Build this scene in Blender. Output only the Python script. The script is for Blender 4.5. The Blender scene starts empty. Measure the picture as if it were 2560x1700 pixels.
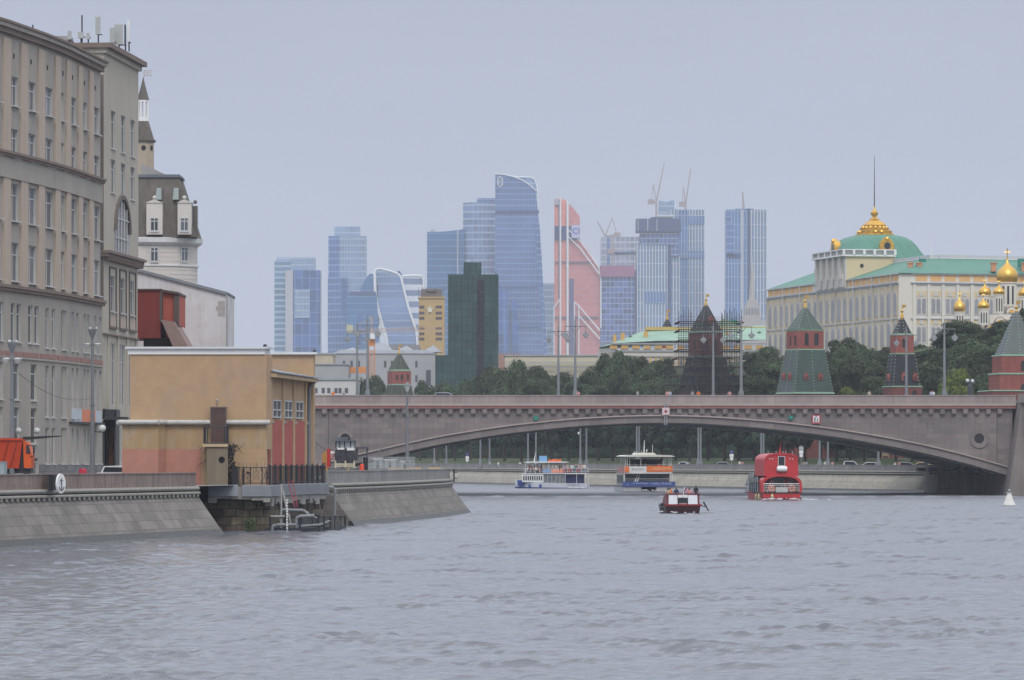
import bpy, math, random
import numpy as np
from mathutils import Vector, Matrix
R = math.radians
S = bpy.context.scene
COL = S.collection
random.seed(7)

# ------------------------------------------------------------ camera, sky, sun, exposure
F, HY, CX, CZ = 12000.0, 1148.0, 1280.0, 5.6      # focal length and horizon row measured on the photograph
cd = bpy.data.cameras.new('camera'); cam = bpy.data.objects.new('camera', cd); COL.objects.link(cam)
cam.location = (0, 0, CZ); cam.rotation_euler = (R(90), 0, 0)
cd.sensor_width = 36; cd.lens = F / 2560 * 36; cd.shift_y = (HY - 850) / 2560
cd.clip_start = 1; cd.clip_end = 30000
S.camera = cam

SUN_EL, SUN_AZ = R(48), R(172)
w = bpy.data.worlds.new('World'); S.world = w; w.use_nodes = True
nt = w.node_tree; nt.nodes.clear()
N = nt.nodes.new; L = nt.links.new
out = N('ShaderNodeOutputWorld'); bg = N('ShaderNodeBackground')
sky = N('ShaderNodeTexSky'); sky.sky_type = 'NISHITA'; sky.sun_disc = False
sky.sun_elevation = SUN_EL; sky.sun_rotation = SUN_AZ; sky.dust_density = 4; sky.air_density = 1.2
tc = N('ShaderNodeTexCoord'); sx = N('ShaderNodeSeparateXYZ'); L(tc.outputs['Generated'], sx.inputs[0])
mx = N('ShaderNodeMath'); mx.operation = 'MAXIMUM'; mx.inputs[1].default_value = 0; L(sx.outputs[2], mx.inputs[0])
# overcast deck: brighter towards the zenith, as every overcast sky is
rmp = N('ShaderNodeValToRGB'); L(mx.outputs[0], rmp.inputs[0])
e = rmp.color_ramp.elements
e[0].position = 0; e[0].color = (4.85, 5.2, 6.35, 1)
e[1].position = 1; e[1].color = (16, 16.4, 17.2, 1)
e2 = rmp.color_ramp.elements.new(.07); e2.color = (4.4, 4.8, 6.0, 1)
e2 = rmp.color_ramp.elements.new(.11); e2.color = (4.15, 4.5, 5.6, 1); e2 = rmp.color_ramp.elements.new(.19); e2.color = (8.2, 8.7, 9.9, 1); e2 = rmp.color_ramp.elements.new(.4); e2.color = (9.6, 10.2, 11.4, 1)
mp = N('ShaderNodeMapping'); mp.inputs['Scale'].default_value = (5, 5, 22); L(tc.outputs['Generated'], mp.inputs[0])
cl = N('ShaderNodeTexNoise'); cl.inputs['Scale'].default_value = 1.0; cl.inputs['Detail'].default_value = 4; L(mp.outputs[0], cl.inputs['Vector'])
mr = N('ShaderNodeMapRange'); mr.inputs[1].default_value = .25; mr.inputs[2].default_value = .75; mr.inputs[3].default_value = .93; mr.inputs[4].default_value = 1.07
L(cl.outputs[0], mr.inputs[0])
vm = N('ShaderNodeVectorMath'); vm.operation = 'SCALE'; L(rmp.outputs[0], vm.inputs[0]); L(mr.outputs[0], vm.inputs[3])
mix = N('ShaderNodeMixRGB'); mix.inputs[0].default_value = .93
L(sky.outputs[0], mix.inputs[1]); L(vm.outputs[0], mix.inputs[2])
bg.inputs[1].default_value = .1
L(mix.outputs[0], bg.inputs[0]); L(bg.outputs[0], out.inputs[0])
sd = bpy.data.lights.new('sun', 'SUN'); sun = bpy.data.objects.new('sun', sd); COL.objects.link(sun)
sd.energy = 1.35; sd.angle = R(20); sd.color = (1, .96, .9)
sun.rotation_euler = Vector((math.sin(SUN_AZ) * math.cos(SUN_EL), math.cos(SUN_AZ) * math.cos(SUN_EL), math.sin(SUN_EL))).to_track_quat('Z', 'Y').to_euler()
S.view_settings.view_transform = 'Standard'; S.view_settings.look = 'None'
S.view_settings.exposure = 0; S.view_settings.gamma = 1
S.cycles.max_bounces = 6; S.cycles.volume_bounces = 1; S.cycles.diffuse_bounces = 3; S.cycles.glossy_bounces = 3
S.cycles.use_denoising = True
S.cycles.volume_step_rate = 5; S.cycles.use_adaptive_sampling = True

# ------------------------------------------------------------ measuring: a point seen at (px,py) of the photo, D metres away
def X(px, D): return (px - CX) * D / F
def Z(py, D): return CZ + (HY - py) * D / F

# ------------------------------------------------------------ scene graph helpers
OFF = {}
def tag(o, label=None, cat=None, group=None, kind=None):
    if label: o['label'] = label
    if cat: o['category'] = cat
    if group: o['group'] = group
    if kind: o['kind'] = kind
    return o
def thing(name, label, cat, loc, rot=0, group=None, local=False):
    o = bpy.data.objects.new(name, None); COL.objects.link(o)
    o.empty_display_size = .5
    o.location = loc; o.rotation_euler = (0, 0, rot)
    OFF[o.name] = Vector((0, 0, 0)) if local else Vector(loc)
    return tag(o, label, cat, group)

class MB:
    def __init__(s): s.v = []; s.f = []; s.mi = []; s.cur = 0; s.pc = []
    def add(s, vs, fs):
        b = len(s.v); s.pc.append((b, len(s.f))); s.v += [tuple(p) for p in vs]
        for f in fs: s.f.append([b + i for i in f]); s.mi.append(s.cur)
        return s
    def mat(s, i): s.cur = i; return s
    def pts8(s, lo, hi):
        n = len(lo)
        return s.add(list(lo) + list(hi), [list(range(n))[::-1], list(range(n, 2 * n))] + [[i, (i + 1) % n, n + (i + 1) % n, n + i] for i in range(n)])
    def box(s, x0, x1, y0, y1, z0, z1):
        return s.pts8([(x0, y0, z0), (x1, y0, z0), (x1, y1, z0), (x0, y1, z0)], [(x0, y0, z1), (x1, y0, z1), (x1, y1, z1), (x0, y1, z1)])
    def frus(s, cx, cy, z0, z1, a0, b0, a1, b1, rot=0):
        c, q = math.cos(rot), math.sin(rot)
        def P(a, b, z): return [(cx + x * c - y * q, cy + x * q + y * c, z) for x, y in ((-a, -b), (a, -b), (a, b), (-a, b))]
        return s.pts8(P(a0, b0, z0), P(a1, b1, z1))
    def ext_y(s, poly, y0, y1):      # poly in (x,z)
        return s.pts8([(x, y0, z) for x, z in poly], [(x, y1, z) for x, z in poly])
    def ext_x(s, poly, x0, x1):      # poly in (y,z)
        return s.pts8([(x0, y, z) for y, z in poly], [(x1, y, z) for y, z in poly])
    def ext_z(s, poly, z0, z1):      # poly in (x,y)
        return s.pts8([(x, y, z0) for x, y in poly], [(x, y, z1) for x, y in poly])
    def tube(s, p, q, r, r2=None, n=6):
        p, q = Vector(p), Vector(q); d = (q - p)
        if d.length < 1e-6: return s
        r2 = r if r2 is None else r2
        u = d.orthogonal().normalized(); v = d.normalized().cross(u)
        ring = lambda c, rr: [c + (u * math.cos(2 * math.pi * i / n) + v * math.sin(2 * math.pi * i / n)) * rr for i in range(n)]
        return s.pts8(ring(p, r), ring(q, r2))
    def path(s, pts, r, n=5):
        for a, b in zip(pts, pts[1:]): s.tube(a, b, r, n=n)
        return s
    def bar(s, p, q, wd, h):
        p, q = Vector(p), Vector(q); d = (q - p).normalized(); up = Vector((0, 0, 1))
        if abs(d.z) > .99: up = Vector((0, 1, 0))
        a = d.cross(up).normalized() * wd / 2; b = a.cross(d).normalized() * h / 2
        r = lambda c: [c - a - b, c + a - b, c + a + b, c - a + b]
        return s.pts8(r(p), r(q))
    def lathe(s, cx, cy, prof, n=16, ph=0, sx=1, sy=1):
        vs = []; fs = []
        for r, z in prof:
            for i in range(n):
                a = 2 * math.pi * i / n + ph
                vs.append((cx + r * math.cos(a) * sx, cy + r * math.sin(a) * sy, z))
        m = len(prof)
        for j in range(m - 1):
            for i in range(n): fs.append([j * n + i, j * n + (i + 1) % n, (j + 1) * n + (i + 1) % n, (j + 1) * n + i])
        fs.append(list(range(n))[::-1]); fs.append([(m - 1) * n + i for i in range(n)])
        return s.add(vs, fs)
    def ball(s, c, r, n=10, m=6, sz=1):
        return s.lathe(c[0], c[1], [(max(r * math.sin(math.pi * j / m), .001), c[2] - r * sz * math.cos(math.pi * j / m)) for j in range(m + 1)], n)
    def each(s, name, mats, parent=None, smooth=False):
        ends = s.pc[1:] + [(len(s.v), len(s.f))]
        for (v0, f0), (v1, f1) in zip(s.pc, ends):
            m = MB(); m.add(s.v[v0:v1], [[i - v0 for i in f] for f in s.f[f0:f1]]); m.build(name, mats, parent, smooth)
    def build(s, name, mats, parent=None, smooth=False):
        mats = mats if isinstance(mats, (list, tuple)) else [mats]
        me = bpy.data.meshes.new(name)
        if parent is not None: off = OFF.get(parent.name, Vector((0, 0, 0)))
        else:
            a = np.array(s.v); off = Vector(((a[:, 0].min() + a[:, 0].max()) / 2, (a[:, 1].min() + a[:, 1].max()) / 2, a[:, 2].min()))
        me.from_pydata([(x - off[0], y - off[1], z - off[2]) for x, y, z in s.v], [], s.f)
        for m in mats: me.materials.append(m)
        if len(mats) > 1: me.polygons.foreach_set('material_index', s.mi)
        if smooth:
            me.polygons.foreach_set('use_smooth', [True] * len(me.polygons))
        me.update()
        o = bpy.data.objects.new(name, me); COL.objects.link(o)
        if parent is not None: o.parent = parent
        else: o.location = off
        OFF[o.name] = off
        if smooth:
            try: me.set_sharp_from_angle(angle=R(38))
            except Exception: pass
        return o
def kids(o): return [c for c in o.children]
def copy_tree(o, loc=None, rot=None, parent=None, scale=None):
    c = o.copy(); COL.objects.link(c); c.parent = parent
    OFF[c.name] = OFF.get(o.name, Vector((0, 0, 0)))
    if loc is not None: c.location = loc
    if rot is not None: c.rotation_euler = (0, 0, rot)
    if scale is not None: c.scale = scale
    for ch in kids(o): copy_tree(ch, parent=c)
    return c

# ------------------------------------------------------------ materials
MC = {}
def nodes(name):
    m = bpy.data.materials.new(name); m.use_nodes = True
    t = m.node_tree; b = t.nodes['Principled BSDF']
    return m, t, b, t.nodes.new, t.links.new
def rgba(c, k=1): return (min(c[0] * k, 1), min(c[1] * k, 1), min(c[2] * k, 1), 1)
def M(name, c, rough=.85, var=.12, scale=.6, metal=0, spec=.3, streak=0, bump=0, bscale=8, objvar=0, coat=0, c2=None, c2s=.35):
    if name in MC: return MC[name]
    m, t, b, N, L = nodes(name)
    b.inputs['Roughness'].default_value = rough; b.inputs['Metallic'].default_value = metal
    b.inputs['Specular IOR Level'].default_value = spec
    if coat: b.inputs['Coat Weight'].default_value = coat
    tc = N('ShaderNodeTexCoord')
    mp = N('ShaderNodeMapping'); mp.inputs['Scale'].default_value = (1, 1, .35 if streak else 1); L(tc.outputs['Object'], mp.inputs[0])
    n = N('ShaderNodeTexNoise'); n.inputs['Scale'].default_value = scale; n.inputs['Detail'].default_value = 6; n.inputs['Roughness'].default_value = .65
    L(mp.outputs[0], n.inputs['Vector'])
    r = N('ShaderNodeMapRange'); r.inputs[1].default_value = .28; r.inputs[2].default_value = .72; r.inputs[3].default_value = 1 - var; r.inputs[4].default_value = 1 + var
    L(n.outputs[0], r.inputs[0])
    fac = r.outputs[0]
    if streak:
        mp2 = N('ShaderNodeMapping'); mp2.inputs['Scale'].default_value = (3.1, 3.1, .12); L(tc.outputs['Object'], mp2.inputs[0])
        n2 = N('ShaderNodeTexNoise'); n2.inputs['Scale'].default_value = 1; n2.inputs['Detail'].default_value = 4; L(mp2.outputs[0], n2.inputs['Vector'])
        r2 = N('ShaderNodeMapRange'); r2.inputs[1].default_value = .35; r2.inputs[2].default_value = .65; r2.inputs[3].default_value = 1 - streak; r2.inputs[4].default_value = 1 + streak * .5
        L(n2.outputs[0], r2.inputs[0])
        mm = N('ShaderNodeMath'); mm.operation = 'MULTIPLY'; L(fac, mm.inputs[0]); L(r2.outputs[0], mm.inputs[1]); fac = mm.outputs[0]
    if objvar:
        oi = N('ShaderNodeObjectInfo'); r3 = N('ShaderNodeMapRange'); r3.inputs[3].default_value = 1 - objvar; r3.inputs[4].default_value = 1 + objvar
        L(oi.outputs['Random'], r3.inputs[0])
        mm = N('ShaderNodeMath'); mm.operation = 'MULTIPLY'; L(fac, mm.inputs[0]); L(r3.outputs[0], mm.inputs[1]); fac = mm.outputs[0]
    v = N('ShaderNodeVectorMath'); v.operation = 'SCALE'; v.inputs[0].default_value = c[:3]; L(fac, v.inputs[3])
    if c2:      # repainted and weathered patches in a second tone
        n3 = N('ShaderNodeTexNoise'); n3.inputs['Scale'].default_value = c2s; n3.inputs['Detail'].default_value = 8; n3.inputs['Roughness'].default_value = .7; L(tc.outputs['Object'], n3.inputs['Vector'])
        r4 = N('ShaderNodeMapRange'); r4.inputs[1].default_value = .48; r4.inputs[2].default_value = .62; L(n3.outputs[0], r4.inputs[0])
        mc_ = N('ShaderNodeMixRGB'); mc_.inputs[1].default_value = rgba(c); mc_.inputs[2].default_value = rgba(c2); L(r4.outputs[0], mc_.inputs[0]); L(mc_.outputs[0], v.inputs[0])
    L(v.outputs[0], b.inputs['Base Color'])
    if bump:
        bn = N('ShaderNodeTexNoise'); bn.inputs['Scale'].default_value = bscale; bn.inputs['Detail'].default_value = 4; L(tc.outputs['Object'], bn.inputs['Vector'])
        bp = N('ShaderNodeBump'); bp.inputs['Strength'].default_value = bump; bp.inputs['Distance'].default_value = .05
        L(bn.outputs[0], bp.inputs['Height']); L(bp.outputs[0], b.inputs['Normal'])
    MC[name] = m; return m
def uv(N, L, ax=1, ay=1, rot=None):
    """u runs along a wall whatever way it faces, v is the height"""
    tc = N('ShaderNodeTexCoord'); s = N('ShaderNodeSeparateXYZ'); L(tc.outputs['Object'], s.inputs[0])
    a = N('ShaderNodeMath'); a.operation = 'MULTIPLY'; a.inputs[1].default_value = ax; L(s.outputs[0], a.inputs[0])
    b = N('ShaderNodeMath'); b.operation = 'MULTIPLY_ADD'; b.inputs[1].default_value = ay; L(s.outputs[1], b.inputs[0]); L(a.outputs[0], b.inputs[2])
    return tc, b.outputs[0], s.outputs[2]
def ashlar(name, c1, c2, bw, bh, mortar=.03, mc=(.1, .1, .1), rough=.9, var=.12, ax=1, ay=1, scale=.25, streak=.1, offset=.5, spec=.25, warp=0):
    if name in MC: return MC[name]
    m, t, b, N, L = nodes(name)
    b.inputs['Roughness'].default_value = rough; b.inputs['Specular IOR Level'].default_value = spec
    tc, u, v = uv(N, L, ax, ay)
    if warp:
        wn = N('ShaderNodeTexNoise'); wn.inputs['Scale'].default_value = .9; wn.inputs['Detail'].default_value = 3; L(tc.outputs['Object'], wn.inputs['Vector'])
        ws = N('ShaderNodeSeparateColor'); L(wn.outputs['Color'], ws.inputs[0])
        for k_, (a_, src) in enumerate(((warp * 2, u), (warp, v))):
            q_ = N('ShaderNodeMath'); q_.operation = 'MULTIPLY_ADD'; q_.inputs[1].default_value = a_; L(ws.outputs[k_], q_.inputs[0]); L(src, q_.inputs[2])
            if k_ == 0: u = q_.outputs[0]
            else: v = q_.outputs[0]
    cb = N('ShaderNodeCombineXYZ'); L(u, cb.inputs[0]); L(v, cb.inputs[1])
    br = N('ShaderNodeTexBrick'); br.offset = offset; L(cb.outputs[0], br.inputs['Vector'])
    br.inputs['Scale'].default_value = 1; br.inputs['Brick Width'].default_value = bw; br.inputs['Row Height'].default_value = bh
    br.inputs['Mortar Size'].default_value = mortar; br.inputs['Mortar Smooth'].default_value = .3; br.inputs['Bias'].default_value = 0
    br.inputs['Color1'].default_value = rgba(c1); br.inputs['Color2'].default_value = rgba(c2); br.inputs['Mortar'].default_value = rgba(mc)
    n = N('ShaderNodeTexNoise'); n.inputs['Scale'].default_value = scale; n.inputs['Detail'].default_value = 7; L(tc.outputs['Object'], n.inputs['Vector'])
    r = N('ShaderNodeMapRange'); r.inputs[1].default_value = .3; r.inputs[2].default_value = .7; r.inputs[3].default_value = 1 - var; r.inputs[4].default_value = 1 + var
    L(n.outputs[0], r.inputs[0])
    mp2 = N('ShaderNodeMapping'); mp2.inputs['Scale'].default_value = (1.6, 1.6, .1); L(tc.outputs['Object'], mp2.inputs[0])
    n2 = N('ShaderNodeTexNoise'); n2.inputs['Scale'].default_value = 1; n2.inputs['Detail'].default_value = 5; L(mp2.outputs[0], n2.inputs['Vector'])
    r2 = N('ShaderNodeMapRange'); r2.inputs[1].default_value = .35; r2.inputs[2].default_value = .65; r2.inputs[3].default_value = 1 - streak; r2.inputs[4].default_value = 1 + streak
    L(n2.outputs[0], r2.inputs[0])
    mm = N('ShaderNodeMath'); mm.operation = 'MULTIPLY'; L(r.outputs[0], mm.inputs[0]); L(r2.outputs[0], mm.inputs[1])
    vs = N('ShaderNodeVectorMath'); vs.operation = 'SCALE'; L(br.outputs[0], vs.inputs[0]); L(mm.outputs[0], vs.inputs[3])
    L(vs.outputs[0], b.inputs['Base Color'])
    MC[name] = m; return m
def curtain(name, glass, line, fw, fh, lw=.12, lh=.2, cell=.25, metal=.5, rough=.25, big=.25, bigs=.02):
    """glass curtain wall: one cell per pane, mullions and floor slabs between"""
    if name in MC: return MC[name]
    m, t, b, N, L = nodes(name)
    tc, u, v = uv(N, L)
    def div(x, k):
        d = N('ShaderNodeMath'); d.operation = 'DIVIDE'; d.inputs[1].default_value = k; L(x, d.inputs[0]); return d.outputs[0]
    def op(o, x, k=None, y=None):
        d = N('ShaderNodeMath'); d.operation = o; L(x, d.inputs[0])
        if k is not None: d.inputs[1].default_value = k
        if y is not None: L(y, d.inputs[1])
        return d.outputs[0]
    uu, vv = div(u, fw), div(v, fh)
    l1 = op('LESS_THAN', op('FRACT', uu), lw); l2 = op('LESS_THAN', op('FRACT', vv), lh)
    line_f = op('MAXIMUM', l1, y=l2)
    cb = N('ShaderNodeCombineXYZ'); L(op('FLOOR', uu), cb.inputs[0]); L(op('FLOOR', vv), cb.inputs[1])
    wn = N('ShaderNodeTexWhiteNoise'); wn.noise_dimensions = '2D'; L(cb.outputs[0], wn.inputs['Vector'])
    r = N('ShaderNodeMapRange'); r.inputs[3].default_value = 1 - cell; r.inputs[4].default_value = 1 + cell; L(wn.outputs[0], r.inputs[0])
    n = N('ShaderNodeTexNoise'); n.inputs['Scale'].default_value = bigs; n.inputs['Detail'].default_value = 3; L(tc.outputs['Object'], n.inputs['Vector'])  # broad noise in the glass colour stands in for cloud reflections
    r2 = N('ShaderNodeMapRange'); r2.inputs[1].default_value = .3; r2.inputs[2].default_value = .7; r2.inputs[3].default_value = 1 - big; r2.inputs[4].default_value = 1 + big; L(n.outputs[0], r2.inputs[0])
    fac = op('MULTIPLY', r.outputs[0], y=r2.outputs[0])
    vs = N('ShaderNodeVectorMath'); vs.operation = 'SCALE'; vs.inputs[0].default_value = glass[:3]; L(fac, vs.inputs[3])
    mixc = N('ShaderNodeMixRGB'); L(line_f, mixc.inputs[0]); L(vs.outputs[0], mixc.inputs[1]); mixc.inputs[2].default_value = rgba(line)
    L(mixc.outputs[0], b.inputs['Base Color'])
    me = op('MULTIPLY', op('SUBTRACT', line_f, 1), -metal); L(me, b.inputs['Metallic'])
    rr = N('ShaderNodeMapRange'); rr.inputs[3].default_value = rough; rr.inputs[4].default_value = .8; L(line_f, rr.inputs[0]); L(rr.outputs[0], b.inputs['Roughness'])
    MC[name] = m; return m

def text_mb(s, size, depth=.02, align='CENTER'):
    """lettering as real geometry, standing in the x-z plane and facing -y; returns verts and faces"""
    cu = bpy.data.curves.new('lettering', 'FONT'); cu.body = s; cu.size = size; cu.extrude = depth / 2; cu.align_x = align; cu.align_y = 'CENTER'; cu.resolution_u = 2
    o = bpy.data.objects.new('lettering', cu); COL.objects.link(o)
    bpy.context.view_layer.update()
    dg = bpy.context.evaluated_depsgraph_get()
    me = bpy.data.meshes.new_from_object(o.evaluated_get(dg))
    vs = [(v.co.x, -v.co.z, v.co.y) for v in me.vertices]; fs = [list(p.vertices) for p in me.polygons]
    bpy.data.objects.remove(o); bpy.data.curves.remove(cu); bpy.data.meshes.remove(me)
    return vs, fs
def put_text(mb, s, size, at, yaw=0, depth=.03, sx=1, align='CENTER'):
    vs, fs = text_mb(s, size, depth, align); c, q = math.cos(yaw), math.sin(yaw)
    mb.add([(at[0] + x * sx * c - y * q, at[1] + x * sx * q + y * c, at[2] + z) for x, y, z in vs], fs)
# ------------------------------------------------------------ palette
GRAN = ashlar('granite_embankment', (.15, .14, .13), (.205, .19, .173), 2.4, .62, .025, (.115, .108, .1), streak=.1, var=.14)
GRAN_FAR = ashlar('far_embankment_stone', (.29, .27, .23), (.355, .335, .285), 2.2, .8, .03, (.24, .22, .19), streak=.16, var=.12, ax=1, ay=.3)
GRAN_PAR = ashlar('parapet_granite', (.205, .155, .14), (.28, .22, .195), .55, 1.3, .015, (.19, .16, .15), ax=1, ay=3, streak=.12, offset=0)
GRAN_PARG = ashlar('parapet_granite_grey', (.235, .23, .225), (.295, .29, .28), .7, 1.3, .015, (.21, .2, .2), ax=1, ay=3, streak=.12, offset=0)
MOULD = M('granite_moulding', (.265, .255, .23), var=.14, scale=1.5)
DARKSTONE = ashlar('old_stone_blocks', (.085, .072, .055), (.20, .165, .12), 1.05, .62, .035, (.035, .03, .026), var=.45, scale=1.2, streak=.3, warp=.35)
DARK = M('dark_recess', (.035, .035, .038), var=.2)
BRG = ashlar('bridge_granite', (.165, .147, .142), (.225, .192, .184), 2.2, .8, .018, (.145, .128, .125), var=.14, scale=.12, streak=.08)
BRG_RING = ashlar('bridge_ring_granite', (.185, .162, .155), (.225, .197, .187), 1.9, 9, .02, (.13, .11, .11), var=.1, streak=.05)
BRG_PAR = ashlar('bridge_parapet_granite', (.245, .205, .198), (.315, .268, .255), 4.2, 2.6, .015, (.13, .11, .1), var=.08, streak=.08, offset=0)
BRG_RED = M('red_granite_band', (.31, .13, .115), var=.12, scale=.3)
BRG_LT = M('pale_granite_band', (.37, .305, .285), var=.12, scale=.3)
CONC = M('weathered_concrete', (.30, .29, .27), var=.25, scale=.9, streak=.2)
CONC_D = M('shaded_concrete_rib', (.52, .52, .51), var=.12)
ASPH = M('asphalt', (.06, .06, .062), var=.15)
LAWN = M('lawn', (.055, .075, .03), var=.25, scale=.15)
EARTH = M('city_ground', (.10, .11, .08), var=.2, scale=.02)
PAVE = M('pavement', (.26, .25, .24), var=.12)
STEEL = M('galvanised_steel', (.36, .38, .40), rough=.5, metal=.3, var=.15)
POLE = M('grey_pole_paint', (.17, .18, .195), rough=.6, var=.1)
IRON = M('black_iron', (.03, .033, .038), rough=.5, var=.1)
WHITE = M('white_paint', (.74, .74, .74), rough=.5, var=.06)
GLASSW = M('lamp_glass', (.55, .57, .57), rough=.3, var=.04)
GLASS = M('window_glass', (.075, .09, .11), rough=.12, var=.4, scale=.35, spec=.9, objvar=.8)
GLASSD = M('dark_glass', (.02, .025, .032), rough=.1, spec=.7)
RED = M('red_paint', (.46, .028, .03), rough=.35, var=.08, spec=.5)
ORANGE = M('orange_paint', (.75, .13, .03), rough=.45, var=.1)
YELPL = M('yellow_plaster', (.42, .285, .17), var=.09, scale=.9, c2=(.385, .27, .19), c2s=.3)
GOLD = M('gold_leaf', (.66, .40, .09), rough=.3, metal=.8, var=.06)
TANW = M('weathered_wood', (.36, .27, .17), var=.25, scale=2)

# ------------------------------------------------------------ river
def water():
    m, t, b, N, L = nodes('river_water')
    b.inputs['Base Color'].default_value = (.125, .133, .155, 1); b.inputs['Roughness'].default_value = .16
    b.inputs['IOR'].default_value = 1.333; b.inputs['Specular IOR Level'].default_value = .5
    tc = N('ShaderNodeTexCoord')
    sy = N('ShaderNodeSeparateXYZ'); L(tc.outputs['Object'], sy.inputs[0])
    rf = N('ShaderNodeMapRange'); rf.inputs[1].default_value = 230; rf.inputs[2].default_value = 680; rf.inputs[3].default_value = .16; rf.inputs[4].default_value = .27; L(sy.outputs[1], rf.inputs[0]); L(rf.outputs[0], b.inputs['Roughness'])   # churned by boats farther out
    def noise(sc, sx, det):
        mp = N('ShaderNodeMapping'); mp.inputs['Scale'].default_value = (sx, 1, 1); L(tc.outputs['Object'], mp.inputs[0])
        n = N('ShaderNodeTexNoise'); n.inputs['Scale'].default_value = sc; n.inputs['Detail'].default_value = det; n.inputs['Roughness'].default_value = .55
        L(mp.outputs[0], n.inputs['Vector']); return n.outputs[0]
    a = noise(3.2, .5, 3); c = noise(.35, .6, 2); g = noise(.03, 1, 2)
    ad = N('ShaderNodeMath'); ad.operation = 'MULTIPLY_ADD'; ad.inputs[1].default_value = 2.0; L(c, ad.inputs[0]); L(a, ad.inputs[2])
    bp = N('ShaderNodeBump'); bp.inputs['Distance'].default_value = .1
    st = N('ShaderNodeMapRange'); st.inputs[1].default_value = .35; st.inputs[2].default_value = .65; st.inputs[3].default_value = .22; st.inputs[4].default_value = .5; L(g, st.inputs[0]); L(st.outputs[0], bp.inputs['Strength'])
    L(ad.outputs[0], bp.inputs['Height']); L(bp.outputs[0], b.inputs['Normal'])
    rng = np.random.RandomState(3)
    us = np.concatenate([np.linspace(-1.6, -.16, 20)[:-1], np.linspace(-.16, .16, 460), np.linspace(.16, 1.6, 20)[1:]])
    ys = [60.]
    while ys[-1] < 1150: ys.append(ys[-1] + .15 + ys[-1] * .0009)
    ys = np.array([-300., -100, 0, 30] + ys + list(np.linspace(1200, 2200, 12)))
    U, Y = np.meshgrid(us, ys); W = np.maximum(np.abs(Y), 150); XX = U * W; XX[:4] = U[:4] * 500
    ZZ = np.zeros_like(XX)
    dy = .15 + np.abs(Y) * .0009
    def field(n, l0, l1, amp0, spread, pw=1.0):
        Z_ = np.zeros_like(XX)
        for i in range(n):
            lam = l0 * (l1 / l0) ** (rng.rand() ** pw); k = 2 * np.pi / lam; th = rng.normal(1.4, spread)
            amp = amp0 * (.5 + rng.rand()) * np.clip(lam / (3.0 * dy) - .15, 0, 1); ph = rng.rand() * 6.28
            Z_ += amp * np.cos(k * (XX * np.cos(th) + Y * np.sin(th)) + ph + .7 * np.sin(.13 * XX + .09 * Y + i))
        return Z_
    g = field(14, 5, 16, 1 / 2.6, 1.2) + .5 * field(8, 25, 60, 1 / 2.0, 1.5)
    mask = .62 + .8 * np.clip(g - .3, 0, 1.2) ** 1.3
    ZZ = mask * field(44, .45, 1.3, .0077, .6) + field(22, 1.5, 4.5, .0050, .7)
    far = np.clip((Y - 180) / 220, 0, 1) * np.clip((900 - Y) / 200, .3, 1)
    ZZ += far * (.6 + .9 * np.clip(g, 0, 1.2)) * field(34, 1.3, 3.4, .0075, .75)
    line = 694 + 2.0 * np.sin(.031 * XX) + 1.2 * np.sin(.21 * XX + 1)
    ZZ += (.26 + .09 * np.sin(.9 * XX) * np.sin(.37 * XX)) * np.exp(-((Y - line) / 1.5) ** 2)
    ZZ[:6] = 0; ZZ[-12:] = 0
    r, c = XX.shape
    vs = np.stack([XX, Y, ZZ], -1).reshape(-1, 3)
    idx = np.arange(r * c).reshape(r, c)
    q = np.stack([idx[:-1, :-1], idx[:-1, 1:], idx[1:, 1:], idx[1:, :-1]], -1).reshape(-1, 4)
    me = bpy.data.meshes.new('river_water')
    me.vertices.add(len(vs)); me.vertices.foreach_set('co', vs.ravel())
    me.loops.add(q.size); me.loops.foreach_set('vertex_index', q.ravel().astype(np.int32))
    me.polygons.add(len(q)); me.polygons.foreach_set('loop_start', np.arange(0, q.size, 4, dtype=np.int32))
    try: me.polygons.foreach_set('loop_total', np.full(len(q), 4, dtype=np.int32))
    except Exception: pass
    me.polygons.foreach_set('use_smooth', [True] * len(q))
    me.update(); me.validate(); me.materials.append(m)
    o = bpy.data.objects.new('river_water', me); COL.objects.link(o); tag(o, kind='structure')
water()

# ------------------------------------------------------------ banks
def loft(mb, line, prof, side, cap=True):
    """sweep an (offset, z) outline along a bank line; side = which side is land (-1 left, 1 right)"""
    pts = [Vector(p) for p in line]; nr = []
    for i in range(len(pts)):
        a = pts[max(i - 1, 0)]; b = pts[min(i + 1, len(pts) - 1)]
        d = (b - a).normalized(); nr.append(Vector((d.y, -d.x)) * side)
    n = len(prof); vs = []
    for p, q in zip(pts, nr):
        for o, z in prof: vs.append((p.x + q.x * o, p.y + q.y * o, z))
    fs = []
    for i in range(len(pts) - 1):
        for j in range(n): fs.append([i * n + j, i * n + (j + 1) % n, (i + 1) * n + (j + 1) % n, (i + 1) * n + j])
    if cap: fs.append(list(range(n))[::-1]); fs.append([(len(pts) - 1) * n + j for j in range(n)])
    mb.add(vs, fs)
def off_line(line, o, side):
    pts = [Vector(p) for p in line]; r = []
    for i in range(len(pts)):
        a = pts[max(i - 1, 0)]; b = pts[min(i + 1, len(pts) - 1)]
        d = (b - a).normalized(); q = Vector((d.y, -d.x)) * side
        r.append((pts[i].x + q.x * o, pts[i].y + q.y * o))
    return r
WET = M('wet_algae', (.035, .034, .03), var=.4, scale=1.5, rough=.4)
NEARL = [(-82, -60), (-68, 100), (-50, 205), (-32.5, 305), (-27, 330), (-21.3, 357)]
NEARG = [(-21.3, 357), (-13.1, 402)]
NEARR = [(-13.1, 402), (-9.6, 430), (-6.6, 462), (-4.15, 498), (-9, 512), (-20, 560), (-31, 640), (-33, 745)]
BEYOND = [(-36, 822), (-60, 900), (-150, 1080), (-420, 1180), (-3000, 1500)]
FARL = [(98, -100), (92, 300), (84, 650), (80, 742)]
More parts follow.
